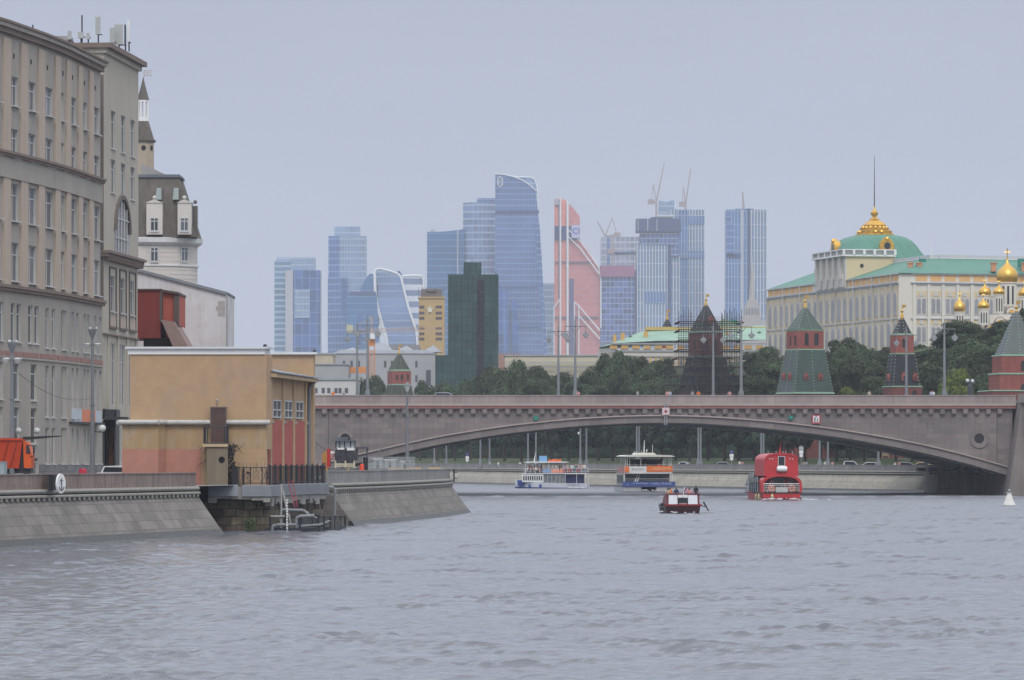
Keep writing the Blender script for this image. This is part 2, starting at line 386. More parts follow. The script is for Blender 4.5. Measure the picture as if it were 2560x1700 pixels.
FARB = [(X(2402, 797), 797), (38, 917), (1.7, 1034), (-13, 1100), (-60, 1260), (-420, 1400), (-3000, 1900)]
def bank(name, label, line, side, mats, dent=True, group=None):
    x0, y0 = line[0]
    t = thing(name, label, 'embankment wall', (x0, y0, 0), group=group)
    m = MB(); loft(m, line, [(-.75, -1.2), (2.1, 2.82), (2.45, 2.82), (2.45, 3.02), (4, 3.02), (4, -1.2)], side); m.build('battered_wall', mats[0], t)
    m = MB(); loft(m, line, [(1.92, 3.03), (1.92, 3.13), (2.0, 3.2), (2.3, 3.2), (2.3, 3.03)], side)
    pr = [(2.2 + .22 * math.cos(a), 3.42 + .17 * math.sin(a)) for a in [R(k) for k in range(90, 271, 30)]]
    loft(m, line, [(2.5, 3.58)] + pr + [(2.5, 3.24)], side); m.build('moulding', MOULD, t, True)
    m = MB(); loft(m, line, [(2.3, 3.585), (2.3, 4.52), (2.24, 4.54), (2.24, 4.62), (2.86, 4.62), (2.86, 4.54), (2.8, 4.52), (2.8, 3.585)], side)
    m.build('parapet', mats[1], t)
    m = MB(); loft(m, line, [(-.13, -.35), (.10 - .02, .02), (.30 - .03, .30), (.37 - .03, .42), (.6, .42), (.6, -.35)], side); m.build('wet_algae_band', WET, t)
    if dent:
        m = MB(); ol = off_line(line, 2.2, side)
        for a, b in zip(ol, ol[1:]):
            a, b = Vector(a), Vector(b); n = max(int((b - a).length / 1.1), 1)
            for k in range(n):
                p = a + (b - a) * (k + .5) / n
                if p.y < 240: continue
                d = (b - a).normalized(); q = Vector((d.y, -d.x)) * side
                m.bar((p.x - d.x * .22, p.y - d.y * .22, 2.92), (p.x + d.x * .22, p.y + d.y * .22, 2.92), .5, .2)
        if m.v: o = m.build('dentils', MOULD, t)
    return t
bank('embankment_wall', 'sloping grey granite river wall with brown block parapet left of the yellow pumping house', NEARL, -1, [GRAN, GRAN_PAR])
bank('embankment_wall', 'sloping grey granite river wall running out to the pointed cape in front of the bridge', NEARR, -1, [GRAN, GRAN_PARG])
bank('embankment_wall', 'pale yellowish stone river wall on the far bank, seen under the bridge arch', FARB, 1, [GRAN_FAR, GRAN_PARG], dent=False)
def flat(name, poly, z, mat, th=0):
    m = MB()
    if th: m.ext_z(poly, z - th, z)
    else: m.add([(x, y, z) for x, y in poly], [list(range(len(poly)))])
    return tag(m.build(name, mat), kind='structure')
lb = off_line(NEARL[:-1] + NEARG + NEARR[1:], 2.9, -1) + off_line(BEYOND, 0, -1)
flat('left_bank_ground', lb + [(-3000, -300), (-82, -300)], 3.58, PAVE)
fb = off_line(FARB, 2.9, 1)
flat('far_bank_ground', [(84, 790)] + fb + [(-3600, 2200), (-3600, 9500), (3600, 9500), (3600, -250), (110, -250), (98, 300), (86, 745)], 3.57, EARTH)
rd = off_line(NEARL + NEARR[1:4], 6, -1); rd2 = off_line(NEARL + NEARR[1:4], 17, -1)
flat('road', rd + rd2[::-1], 3.6, ASPH)
fr_, fr2 = off_line(FARB[:5], 5.5, 1), off_line(FARB[:5], 17, 1)
flat('far_bank_road', fr_ + fr2[::-1], 3.6, ASPH)
mb = MB(); loft(mb, BEYOND, [(0, -1), (0, 4.4), (3, 4.4), (3, -1)], -1); tag(mb.build('embankment_wall', GRAN), 'plain stone river wall on the left bank beyond the bridge', 'embankment wall')
mb = MB(); loft(mb, FARL, [(-.7, -1.2), (1.6, 3.0), (1.6, 4.6), (2.3, 4.6), (4, 3.0), (4, -1.2)], 1); tag(mb.build('embankment_wall', GRAN), 'grey river wall on the right bank before the bridge', 'embankment wall')

# recessed old stone wall under the pumping-house platform
mb = MB(); mb.ext_z([(X(470, 373.5), 373.5), (X(676, 373.5), 373.5), (X(690, 376), 376), (X(806, 399), 399), (X(800, 399) - 5, 399), (X(470, 380), 380)], -1.2, 2.45)
tag(mb.build('stone_wall', DARKSTONE), 'old dark wall of rough brown stone blocks under the metal platform edge', 'stone wall')

# ------------------------------------------------------------ hill and lawn of the far bank
def interp(t, x):
    t = sorted(t)
    if x <= t[0][0]: return t[0][1]
    for (a, b), (c, d) in zip(t, t[1:]):
        if x <= c: return b + (d - b) * (x - a) / (c - a)
    return t[-1][1]
De = lambda x: interp([(px_, py_) for px_, py_ in FARB], x)
WALL = [(140, 860), (93, 905), (45, 1105), (-32, 1370), (-90, 1520)]
Dw = lambda x: interp(WALL, x)
sm = lambda a, b, x: (lambda q: q * q * (3 - 2 * q))(min(max((x - a) / (b - a), 0), 1))
def hz(x, y):
    s = y - De(x)
    if s < 34: return -3
    z = 3.2 + 2.6 * sm(40, 85, s)
    z += 24.0 * sm(4, 120, y - Dw(x)) * sm(-50, 30, x)
    return z
def ray(px, fn, s=0):
    D = 1000.
    for _ in range(60): D = .5 * D + .5 * (fn(X(px, D)) + s)
    return D
mb = MB(); gx = list(range(-140, 230, 5)); gy = list(range(800, 1600, 8))
for y in gy:
    for x in gx: mb.v.append((x, y, hz(x, y)))
nx = len(gx)
for j in range(len(gy) - 1):
    for i in range(nx - 1): mb.f.append([j * nx + i, j * nx + i + 1, (j + 1) * nx + i + 1, (j + 1) * nx + i]); mb.mi.append(0)
tag(mb.build('grassy_hill', LAWN, None, True), kind='structure')
BRICK = ashlar('red_fortress_brick', (.22, .07, .058), (.29, .092, .075), .6, .2, .01, (.28, .12, .1), var=.12, streak=.08)
BRICK_W = M('white_stone_trim', (.55, .50, .45), var=.1)
mb = MB()
for a, b in zip(WALL, WALL[1:]):
    mb.bar((a[0], a[1], 6), (b[0], b[1], 6), 3.0, 9)
    d = Vector((b[0] - a[0], b[1] - a[1], 0)); n = int(d.length / 3.4)
    for k in range(n):
        p = Vector((a[0], a[1], 0)) + d * (k + .3) / n; q = p + d.normalized() * 1.7
        mb.bar((p.x, p.y, 11.3), (q.x, q.y, 11.3), .9, 1.7)
tag(mb.build('fortress_wall', ashlar('dimmed_fortress_brick', (.10, .042, .038), (.13, .052, .046), .6, .2, .01, (.12, .06, .055))), 'long red brick fortress wall with battlements behind the far bank trees', 'fortress wall')  # dimness between the trees is put into the brick colour
# ------------------------------------------------------------ the stone arch bridge
YB, YB2 = 747.0, 818.0
def bx(px): return X(px, YB)
def bz(py): return Z(py, YB)
AP = [(718, 1240), (735, 1206), (750, 1196), (850, 1168), (971, 1139), (1100, 1110), (1269, 1083), (1439, 1065), (1574, 1057.5), (1664, 1056), (1760, 1058.5), (1900, 1069), (2000, 1080), (2100, 1093), (2210, 1112), (2324, 1135), (2430, 1162), (2531, 1192)]
def arch_z(x):
    return interp([(bx(a), bz(b)) for a, b in AP], x)
xs = [bx(735) + (bx(2531) - bx(735)) * i / 60 for i in range(61)]
def smooth_arch():
    zz = [arch_z(x) for x in xs]
    for _ in range(3): zz = [zz[0]] + [(zz[i - 1] + 2 * zz[i] + zz[i + 1]) / 4 for i in range(1, 60)] + [zz[-1]]
    return zz
zs = smooth_arch()
ring = lambda i: 1.0 + .25 * abs(xs[i] - bx(1664)) / 55
br = thing('stone_bridge', 'broad pinkish grey granite bridge with one low arch across the river', 'bridge', (bx(1640), 767, 0))
XL, XR = -60.0, bx(2531)
ZC = bz(1022)                       # underside of the cornice
def spandrel(y0, y1, x0, x1, top, lift=0):
    m = MB()
    poly = [(x, z + lift) for x, z in zip(xs, zs)]
    m.ext_y([(x0, -1), (xs[0], -1)] + poly + [(x1, -1)] if False else [(x0, -1), (xs[0] - .01, -1)] + poly + [(x1, poly[-1][1])] + [(x1, top), (x0, top)], y0, y1)
    return m
m = spandrel(YB, YB + 1.6, XL, XR, ZC, .9); m.build('spandrel_wall', BRG, br)
m = spandrel(YB2 - 1.6, YB2, XL, XR + 10, ZC, .9); m.build('spandrel_wall', BRG, br)
def arch_rib(y0, y1, mat, dz=0, name='arch_rib', extra=0):
    m = MB()
    for i in range(60):
        a, b = (xs[i], zs[i] + dz), (xs[i + 1], zs[i + 1] + dz)
        m.ext_y([a, b, (b[0], b[1] + ring(i + 1) + extra), (a[0], a[1] + ring(i) + extra)], y0, y1)
    return m.build(name, mat, br)
arch_rib(YB - .25, YB + 4.5, BRG_RING, name='arch_ring')
m = MB()
for i in range(60):
    a, b = (xs[i], zs[i] + ring(i) + .002), (xs[i + 1], zs[i + 1] + ring(i + 1) + .002)
    m.ext_y([a, b, (b[0], b[1] + .2), (a[0], a[1] + .2)], YB - .55, YB + .3)
m.build('ring_moulding', BRG_LT, br)
for k_ in (15, 31, 47): arch_rib(YB + k_, YB + k_ + 8, CONC_D, .0)
arch_rib(YB2 - 7, YB2 + .25, CONC_D, .0)
m = MB()
for i in range(60):
    a, b = (xs[i], zs[i] + 1.2), (xs[i + 1], zs[i + 1] + 1.2)
    m.ext_y([a, b, (b[0], b[1] + .5), (a[0], a[1] + .5)], YB + 4.5, YB2 - 5)
m.build('arch_soffit', CONC_D, br)
m = MB().box(XL, 150, YB + .4, YB2 - .4, bz(1014), bz(1014) + .5); m.build('deck', ASPH, br)
DECK = bz(1014) + .5
m = MB(); m.box(XL, XR + .5, YB - .62, YB + 1, bz(1020.5), bz(1014.5)); m.build('red_band', BRG_RED, br)
m = MB(); m.box(XL, XR + .5, YB - .75, YB + 1, bz(1014.5) + .002, bz(1009)); m.box(XL, XR + .5, YB - .45, YB + 1, bz(1022.5), bz(1020.5) - .002); m.build('cornice', BRG_LT, br)
m = MB(); m.box(XL, XR + .5, YB - .1, YB + .5, bz(1009) + .002, bz(990.6)); m.box(XL, XR + .5, YB - .18, YB + .58, bz(990.6) + .002, bz(987.5)); m.build('parapet', BRG_PAR, br)
m = MB(); m.box(XL, 150, YB2 - .5, YB2 + .1, DECK, bz(988)); m.build('parapet', BRG_PAR, br)
px_ = 720
while px_ < 2510:
    m = MB(); m.box(bx(px_), bx(px_) + .72, YB - .5, YB + .3, bz(1034.5), bz(1022.5) - .003)
    m.box(bx(px_) + .12, bx(px_) + .6, YB - .3, YB + .3, bz(1038), bz(1034.5) - .003)
    m.build('corbel', BRG, br); px_ += 28.6
# abutments and piers
m = MB(); m.ext_x([(YB - 7, -1.5), (YB - 6.2, 6), (YB - 6, bz(1008)), (YB2 + 5, bz(1008)), (YB2 + 5, -1.5)], bx(2531) + .7, 150)
m.ext_y([(bx(2531) - 1.6, -1.5), (bx(2531) + .7, bz(1012)), (bx(2531) + .72, -1.5)], YB - 6.9, YB2 + 4)
m.box(bx(2531) + .2, 150, YB - 6.6, YB - 5.6, bz(1008) + .002, bz(986)); m.build('pier', BRG_RING, br)
m = MB(); m.ext_y([(bx(2412) - .8, -1), (bx(2412), 4.6), (bx(2540), 4.6), (bx(2540), -1)], 790, 822); m.build('abutment', GRAN_FAR, br)
m = MB(); m.box(XL, xs[0] + .2, YB + 1.62, YB2 - 1.62, -1, zs[0] + 2); m.build('abutment', BRG, br)
m = MB()
for px0 in range(2330, 2470, 30):
    m.box(bx(px0), bx(px0) + 1.3, YB + 26, YB + 30, bz(1180), bz(1170))
m.path([(bx(2345), YB + 14, bz(1185)), (bx(2470), YB + 14, bz(1185))], .12); m.path([(bx(2345), YB + 14, bz(1176)), (bx(2470), YB + 14, bz(1176))], .1)
for k in range(6): m.tube((bx(2345 + 25 * k), YB + 14, bz(1187)), (bx(2345 + 25 * k), YB + 14, bz(1168)), .12)
m.build('service_walkway', IRON, br)
# round opening on the right, half-round one on the left
def oculus(px, py, r_out, r_in, half=False):
    cx, cz = bx(px), bz(py); k = YB / F
    m = MB(); n = 28; vs = []; fs = []
    for i in range(n + 1):
        a = math.pi * (1 if half else 2) * i / n
        for rr, y in ((r_out, YB - .0), (r_out, YB - .16), (r_in, YB - .16), (r_in, YB + .0)):
            vs.append((cx + rr * k * math.cos(a), y, cz + rr * k * math.sin(a)))
    for i in range(n):
        for j in range(3): fs.append([i * 4 + j, i * 4 + j + 1, (i + 1) * 4 + j + 1, (i + 1) * 4 + j])
    m.add(vs, fs); o = m.build('round_surround', BRG_RING, br)
    m = MB(); vs = [(cx + r_in * k * math.cos(math.pi * (1 if half else 2) * i / n), YB - .03, cz + r_in * k * math.sin(math.pi * (1 if half else 2) * i / n)) for i in range(n + (1 if half else 0))]
    if half: vs += [(cx - r_in * k, YB - .03, cz - 1.5), (cx + r_in * k, YB - .03, cz - 1.5)]
    m.add(vs, [list(range(len(vs)))]); m.build('round_opening', DARK, br)
oculus(2448, 1096, 24, 12.5); oculus(863, 1096, 19, 12, True)
# expansion joints
m = MB()
for px0 in (821, 2492): m.box(bx(px0), bx(px0) + .08, YB - .012, YB + .1, bz(1160), bz(1023))
m.build('joint', DARK, br)
# navigation boards hung on the bridge face
t = thing('navigation_sign', 'square white river sign with small red diamond hung on a ladder at mid span', 'sign', (bx(1664), YB - .9, bz(1037)))
m = MB().box(bx(1655), bx(1673), YB - .95, YB - .87, bz(1037.5), bz(1019.5)); m.build('board', M('pinkish_white_board', (.60, .47, .48), var=.05), t)
m = MB(); c = (bx(1664), bz(1028.5)); m.ext_y([(c[0] - .26, c[1]), (c[0], c[1] - .26), (c[0] + .26, c[1]), (c[0], c[1] + .26)], YB - .98, YB - .951); m.build('diamond', M('dark_red_mark', (.25, .03, .03)), t)
m = MB()
for dx in (-.2, .2): m.tube((c[0] + dx, YB - .8, bz(1062)), (c[0] + dx, YB - .8, bz(1005)), .05)
for k in range(14): m.tube((c[0] - .2, YB - .8, bz(1062 - 4 * k)), (c[0] + .2, YB - .8, bz(1062 - 4 * k)), .035)
m.build('ladder', STEEL, t)
t = thing('clearance_sign', 'white clearance board reading 8.6 in a red frame with a black notch', 'sign', (bx(2040), YB - .3, bz(1059)))
m = MB().box(bx(2029.5), bx(2050.5), YB - .35, YB - .2, bz(1059), bz(1037.5)); m.build('frame', M('sign_red', (.46, .10, .11), var=.05), t)
m = MB().box(bx(2032.8), bx(2047.6), YB - .4, YB - .351, bz(1055.5), bz(1040)); m.build('board', WHITE, t)
m = MB(); m.ext_y([(bx(2038), bz(1040)), (bx(2042), bz(1040)), (bx(2040), bz(1043.5))], YB - .43, YB - .401); put_text(m, '8.6', 1.02, (bx(2040.2), YB - .42, bz(1049.2)), sx=.58); m.build('lettering', M('sign_black', (.03, .03, .04)), t)
for px0, py0, lb_ in ((1340, 1046, 'small green signal board on the bridge face left of mid span'), (1977, 1044, 'small green signal board on the bridge face beside the clearance sign')):
    t = thing('signal_board', lb_, 'signal', (bx(px0), YB - .2, bz(py0 + 5)))
    m = MB().box(bx(px0 - 6), bx(px0 + 6), YB - .3, YB, bz(py0 + 5), bz(py0 - 5)); m.build('box', M('signal_green', (.03, .17, .13)), t)
    m = MB().box(bx(px0 - 3), bx(px0 + 3), YB - .34, YB - .301, bz(py0 + 3), bz(py0 - 3)); m.build('lens', M('signal_lens', (.04, .30, .25), rough=.3), t)

# ------------------------------------------------------------ lamps
def lantern(mb_f, mb_g, x, y, z, r=.42):
    mb_g.lathe(x, y, [(r * .35, z - r * 1.0), (r, z - r * .1), (r * 1.02, z)], 10)
    mb_f.lathe(x, y, [(r * 1.08, z + .003), (r * .9, z + r * .35), (r * .3, z + r * .75), (.05, z + r * 1.4)], 10)
def bridge_lamp(px, ytop, y, lab):
    x = X(px, y); zt = Z(ytop, y)
    t = thing('street_lamp', lab, 'street lamp', (x, y, DECK), group='tall twin-armed lamps along the bridge')
    m = MB().lathe(x, y, [(.42, DECK), (.42, DECK + 1.6), (.3, DECK + 1.9), (.24, DECK + 2.2), (.13, zt - .1), (.05, zt)], 10)
    m.build('pole', POLE, t, True)
    zz = zt - 1.05
    m = MB().tube((x - 1.75, y, zz), (x + 1.75, y, zz), .06); m.tube((x, y, zz), (x, y, zz + 1.6), .06); m.ball((x, y, zz + .05), .2)
    for s in (-1, 1): m.tube((x + s * .1, y, zz - .9), (x + s * .8, y, zz - .02), .045); m.tube((x + s * 1.62, y, zz), (x + s * 1.62, y, zz - .9), .04)
    m.build('arm', POLE, t)
    for s in (-1, 1):
        f, g = MB(), MB(); lantern(f, g, x + s * 1.62, y, zz - 1.35, .5)
        o = f.build('lantern', POLE, t, True); g.build('lantern_glass', GLASSW, o, True)
    return t
NY, FY = YB + 2.2, 802
bridge_lamp(893, 812, FY, 'twin lamp on the bridge, the shorter of the pair left of the small red tower')
bridge_lamp(919, 796, NY, 'twin lamp on the bridge, the taller of the pair left of the small red tower')
bridge_lamp(1396, 813, FY, 'twin lamp on the bridge in front of the salmon skyscraper, left one of the pair')
bridge_lamp(1438, 799, NY, 'twin lamp on the bridge in front of the salmon skyscraper, right one of the pair')
bridge_lamp(1783, 814, FY, 'twin lamp on the bridge standing before the scaffolded tower')
bridge_lamp(1853, 800, NY, 'twin lamp on the bridge just right of the scaffolded tower')
bridge_lamp(2266, 822, FY, 'twin lamp on the bridge in front of the slim dark tower')
bridge_lamp(2361, 806, NY, 'twin lamp on the bridge before the leafy slope at right')
# lamp posts on the far bank, seen under the arch
def bank_lamp(px, s, lab, wht=False):
    y = ray(px, De, s); x = X(px, y); g0 = 3.6
    t = thing('lamp_post', lab, 'lamp post', (x, y, g0), group='grey lamp posts on the far bank')
    m = MB().lathe(x, y, [(.55, g0), (.55, g0 + .9), (.42, g0 + 1.1), (.36, g0 + 1.7), (.2, g0 + 2.2), (.17, g0 + 9.8)], 10); m.build('pole', POLE, t, True)
    m = MB().tube((x - .9, y, g0 + 9.8), (x + .9, y, g0 + 9.8), .07)
    for s_ in (-.9, .9): m.ball((x + s_, y, g0 + 9.5), .25)
    m.build('lamp_head', GLASSW, t)
    if wht:
        m = MB().box(x - .55, x - .2, y - .2, y + .2, g0 + 7.2, g0 + 7.7); m.build('camera_box', WHITE, t)
for px0, s, lab in ((1086, 9, 'grey lamp post on the far bank nearest the cape, where the arch comes down'), (1116, 22, 'grey lamp post on the far bank, second from the left under the arch'), (1201, 9, 'grey lamp post left of the no-stopping sign post gap, third under the arch'), (1224, 26, 'grey lamp post just right of the third one under the arch'),
                 (1320, 9, 'grey lamp post directly behind the bow of the blue and white ferry'), (1340, 28, 'grey lamp post behind the mast of the blue and white ferry'),
                 (1451, 9, 'grey lamp post carrying a small white camera box'), (1466, 30, 'grey lamp post right beside the one with the white box'),
                 (1592, 9, 'grey lamp post behind the masts of the orange and white boat, left of two'), (1598, 33, 'grey lamp post behind the masts of the orange and white boat, right of two'),
                 (1746, 9, 'left of two close lamp posts between the orange boat and the red boat'), (1752, 36, 'right of two close lamp posts between the orange boat and the red boat'),
                 (1903, 9, 'left of two lamp posts rising behind the red boat cabin'), (1909, 39, 'right of two lamp posts rising behind the red boat cabin'),
                 (2049, 9, 'left of two lamp posts just right of the red boat'), (2070, 42, 'right of two lamp posts just right of the red boat'),
                 (2196, 9, 'lamp post with thick base right of the two white parked cars')):
    bank_lamp(px0, s, lab, px0 == 1451)
# ------------------------------------------------------------ wall frames with real openings
class FR:
    """a vertical wall plane from A to B (x,y); d>0 points out of the wall"""
    def __init__(s, A, B, out=-1):
        s.A = Vector((A[0], A[1])); s.B = Vector((B[0], B[1])); d = s.B - s.A; s.L = d.length; s.t = d / s.L
        s.n = Vector((s.t.y, -s.t.x)) if out > 0 else Vector((-s.t.y, s.t.x))
    def p(s, u, d, z):
        q = s.A + s.t * u + s.n * d; return (q.x, q.y, z)
    def box(s, m, u0, u1, z0, z1, d0, d1):
        m.pts8([s.p(u0, d0, z0), s.p(u1, d0, z0), s.p(u1, d1, z0), s.p(u0, d1, z0)], [s.p(u0, d0, z1), s.p(u1, d0, z1), s.p(u1, d1, z1), s.p(u0, d1, z1)])
    def wall(s, m, u0, u1, z0, z1, holes, th=.35, d=0, rv=None):
        us = sorted({u0, u1, *[h[0] for h in holes], *[h[1] for h in holes]}); zz = sorted({z0, z1, *[h[2] for h in holes], *[h[3] for h in holes]})
        for a, b in zip(us, us[1:]):
            run = None
            for c, e in zip(zz, zz[1:]):
                mu, mz = (a + b) / 2, (c + e) / 2
                if any(h[0] < mu < h[1] and h[2] < mz < h[3] for h in holes):
                    if run is not None: m.add([s.p(a, d, run), s.p(b, d, run), s.p(b, d, c), s.p(a, d, c)], [[0, 1, 2, 3]]); run = None
                elif run is None: run = c
            if run is not None: m.add([s.p(a, d, run), s.p(b, d, run), s.p(b, d, z1), s.p(a, d, z1)], [[0, 1, 2, 3]])
        m = rv or m
        for h in holes:
            a, b, c, e = h[:4]
            m.add([s.p(a, d, c), s.p(b, d, c), s.p(b, d - th, c), s.p(a, d - th, c)], [[0, 1, 2, 3]])
            m.add([s.p(a, d, e), s.p(b, d, e), s.p(b, d - th, e), s.p(a, d - th, e)], [[3, 2, 1, 0]])
            m.add([s.p(a, d, c), s.p(a, d, e), s.p(a, d - th, e), s.p(a, d - th, c)], [[3, 2, 1, 0]])
            m.add([s.p(b, d, c), s.p(b, d, e), s.p(b, d - th, e), s.p(b, d - th, c)], [[0, 1, 2, 3]])
    def window(s, par, h, d=-.28, fm=None, cols=2, transom=.7, sill=True, fw=.09, glass=None):
        a, b, c, e = h[:4]; m = MB()
        for u in (a, b - fw): s.box(m, u, u + fw, c, e, d - .06, d + .05)
        for z in (c, e - fw): s.box(m, a + fw, b - fw, z, z + fw, d - .06, d + .05)
        for k in range(1, cols):
            u = a + (b - a) * k / cols; s.box(m, u - fw / 2, u + fw / 2, c + fw, e - fw, d - .05, d + .04)
        if transom: z = c + (e - c) * transom; s.box(m, a + fw, b - fw, z, z + fw, d - .04, d + .047)
        if sill: s.box(m, a - .08, b + .08, c - .1, c - .005, d + .06, .14)
        o = m.build('window', fm or FRAME, par)
        m = MB(); m.add([s.p(a, d, c), s.p(b, d, c), s.p(b, d, e), s.p(a, d, e)], [[0, 1, 2, 3]]); m.build('pane', glass or GLASS, o)
        return o

FRAME = M('white_window_frame', (.50, .50, .50), var=.08)
PL_GREY = M('beige_grey_plaster', (.355, .325, .29), var=.1, scale=.25, streak=.06, c2=(.315, .297, .277), c2s=.12)
PL_PINK = M('pinkish_plaster_pilaster', (.445, .365, .30), var=.07, scale=.5, streak=.05)
PL_LT = M('light_beige_plaster', (.43, .395, .335), var=.08, scale=.3, streak=.05)
PL_TRIM = M('pale_stone_reveal', (.44, .425, .395), var=.08)
PL_BAND = M('brown_stone_cornice', (.20, .155, .135), var=.15, scale=1)
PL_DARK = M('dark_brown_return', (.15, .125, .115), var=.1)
PLINTH = ashlar('grey_plinth_stone', (.15, .15, .165), (.20, .20, .21), 1.6, 1.0, .02, (.1, .1, .1))

G0 = 3.58
# ---- the long grey office block on the left (concave street front, seven bays and a corner tower)
roofY = [(-60, 25), (0, 43), (96, 77), (160, 102), (255, 150)]
def Dfac(px): return 394 * 1105 / (HY - interp(roofY, px))
edges = [-34, 10, 54, 98, 140, 168, 198, 225, 255.5]     # bay boundaries in the photograph
edges = [-78] + edges
cor = [(X(p, Dfac(p)), Dfac(p)) for p in edges]
ob = thing('office_building', 'long beige grey office block with pinkish pilasters and corner tower at the left edge', 'building', (cor[3][0], cor[3][1], G0))
WZ = [(37.4, 34.97), (33.04, 30.6), (28.5, 25.4), (23.6, 20.4)]
ROOF = 41.75
wallm, pil, trim, band, plin, pan, revm = MB(), MB(), MB(), MB(), MB(), MB(), MB()
for i in range(len(cor) - 1):
    f = FR(cor[i], cor[i + 1], 1); Lb = f.L
    pw = 2.35 if i < 5 else 2.2                                   # pilaster zone at the left of each bay
    a, b = pw + .35, Lb - .45
    hs = [(a + .3, b - .1, lo, hi) for hi, lo in WZ[:2]] + [(a, b + .1, lo, hi) for hi, lo in WZ[2:]]
    single = edges[i + 1] < 130
    if single: h5 = [(a - .5, a + 1.0, 15.35, 18.55), (b - 1.2, b + .3, 15.35, 18.55)]
    else: h5 = [(a - .3, a + .95, 15.1, 18.5), (b - 1.1, b + .15, 15.1, 18.5)]
    c6 = (a + b) / 2
    if single: h6 = [(c6 - 1.0, c6 + 1.0, 10.55, 13.6), (c6 - 1.0, c6 + 1.0, 6.9, 9.9), (c6 - 1.5, c6 + 1.5, 4.3, 5.7)]
    else: h6 = [(a - .3, a + .95, 9.2, 13.6), (b - 1.1, b + .15, 9.2, 13.6), (a - .3, a + .95, 5.2, 8.3), (b - 1.1, b + .15, 5.2, 8.3)]
    f.wall(wallm, 0, Lb, G0, 20.0, h5 + h6, .26, 0, revm)
    f.wall(wallm, 0, Lb, 20.0, ROOF - 1, hs, .3, -.17, revm)
    if i == 0: hs = h5 = h6 = []
    for h in hs: f.window(ob, h, -.4, cols=2, transom=.68)
    for h in h5 + h6: f.window(ob, h, -.2, cols=1, transom=.72)
    f.box(pil, .0, pw, 20.03, 28.84, -.18, .0); f.box(pil, 0, pw, 31.05, ROOF - 1.35, -.18, .0)
    f.box(wallm, 0, Lb, 28.85, 30.6, -.3, .06)
    for k in range(2):
        f.box(band, 0, Lb + .02, 30.6 + .22 * k, 30.82 + .22 * k - .002, -.3, .28 + .14 * k)
        f.box(band, 0, Lb + .02, 19.5 + .25 * k, 19.75 + .25 * k - .002, -.3, .3 + .14 * k)
    f.box(pan, .35, Lb - .25, 14.15, 14.55, -.02, .1); f.box(wallm, 0, Lb, 13.95, 14.12, -.02, .14)
    f.box(band, 0, Lb + .02, ROOF - 1, ROOF - .55, -.35, .2); f.box(wallm, 0, Lb + .02, ROOF - .549, ROOF - .2, -.35, .45); f.box(band, 0, Lb + .02, ROOF - .199, ROOF, -.35, .62)
    f.box(trim, a + .9, a + 1.2, 38.9, 39.3, -.16, -.12)
    f.box(plin, 0, Lb, G0, 5.15, 0, .08) if not single else None
wallm.build('wall', PL_GREY, ob); pil.each('pilaster', PL_PINK, ob); trim.each('wall_vent', DARK, ob); revm.build('window_reveals', PL_TRIM, ob)
band.build('cornices', PL_BAND, ob); pan.each('red_granite_panel', M('reddish_panel', (.30, .17, .15)), ob); plin.build('plinth', PLINTH, ob)
m = MB(); m.ext_z([c for c in cor] + [(-75, 446), (-75, 380)], ROOF - .35, ROOF - .25); m.build('roof', M('dark_roofing', (.10, .095, .09)), ob)
# corner tower
TA = (X(259.5, 440), 440.0); TB = (X(346, 461), 461.0); tf = FR(TA, TB, 1); TL = tf.L; TT = 43.75
TR = FR((TA[0] - 3, TA[1] - .3), TA, 1)
tw, trv = MB(), MB(); u3 = [TL * .27, TL * .56, TL * .84]
hs = []
for u in u3: hs += [(u - 1.6, u + 1.1, 34.4, 37.9), (u - 1.6, u + 1.1, 30.3, 33.4)]
hs2 = [(u - 1.6, u + 1.1, 19.3, 22.6) for u in u3]
aw = (TL * .30, TL * .72, 24.86, 26.9)
tf.wall(tw, 0, TL, 24.2, TT - .9, hs, .28, 0, trv); tf.wall(tw, 0, TL, 24.2, 24.21, [], .3)
tf.wall(tw, 0, TL, 17.2, 24.2, hs2, .25, -.08, trv)
hlow = []
for u in u3: hlow += [(u - 1.7, u - .15, 10.6, 16.4), (u + .15, u + 1.7, 10.6, 16.4), (u - 1.7, u - .15, 5.2, 9.6), (u + .15, u + 1.7, 5.2, 9.6)]
tf.wall(tw, 0, TL, G0, 17.2, hlow, .2, -.15, trv)
for h in hs: tf.window(ob, h, -.2)
for h in hs2: tf.window(ob, h, -.26)
for h in hlow: tf.window(ob, h, -.28, cols=1, sill=False)
# the tall round-headed window rises above its hole: arch ring and glass fan
mid, hw = (aw[0] + aw[1]) / 2, (aw[1] - aw[0]) / 2
ga = MB(); n = 18
pts = [tf.p(mid - hw + .2, .0, 28.6)] and [tf.p(mid + (hw - .25) * math.cos(math.pi * i / n), .03, 26.9 + 3.0 * math.sin(math.pi * i / n)) for i in range(n + 1)]
ga.add(pts, [list(range(len(pts)))])
ga.add([tf.p(aw[0] + .2, .03, 24.8), tf.p(aw[1] - .2, .03, 24.8), tf.p(aw[1] - .2, .03, 26.9), tf.p(aw[0] + .2, .03, 26.9)], [[0, 1, 2, 3]])
o = ga.build('arched_window', GLASS, ob)
fm_ = MB()
for k in (1, 2, 3, 4): u = aw[0] + (aw[1] - aw[0]) * k / 5; zt_ = 26.9 + 3.0 * math.sqrt(max(1 - ((u - mid) / hw) ** 2, 0)) - .15; tf.box(fm_, u - .06, u + .06, 24.8, zt_, .035, .12)
for z in (26.2, 28.0): tf.box(fm_, aw[0] + .25, aw[1] - .25, z, z + .12, .035, .11)
fm_.build('frame', FRAME, o)
ar = MB(); vs = []; fs = []
for i in range(n + 1):
    a_ = math.pi * i / n
    for rr, dd in ((1, .0), (1, .22), (.88, .22), (.88, .0)): vs.append(tf.p(mid + (hw + .35) * rr * math.cos(a_), dd, 26.9 + 3.5 * rr * math.sin(a_)))
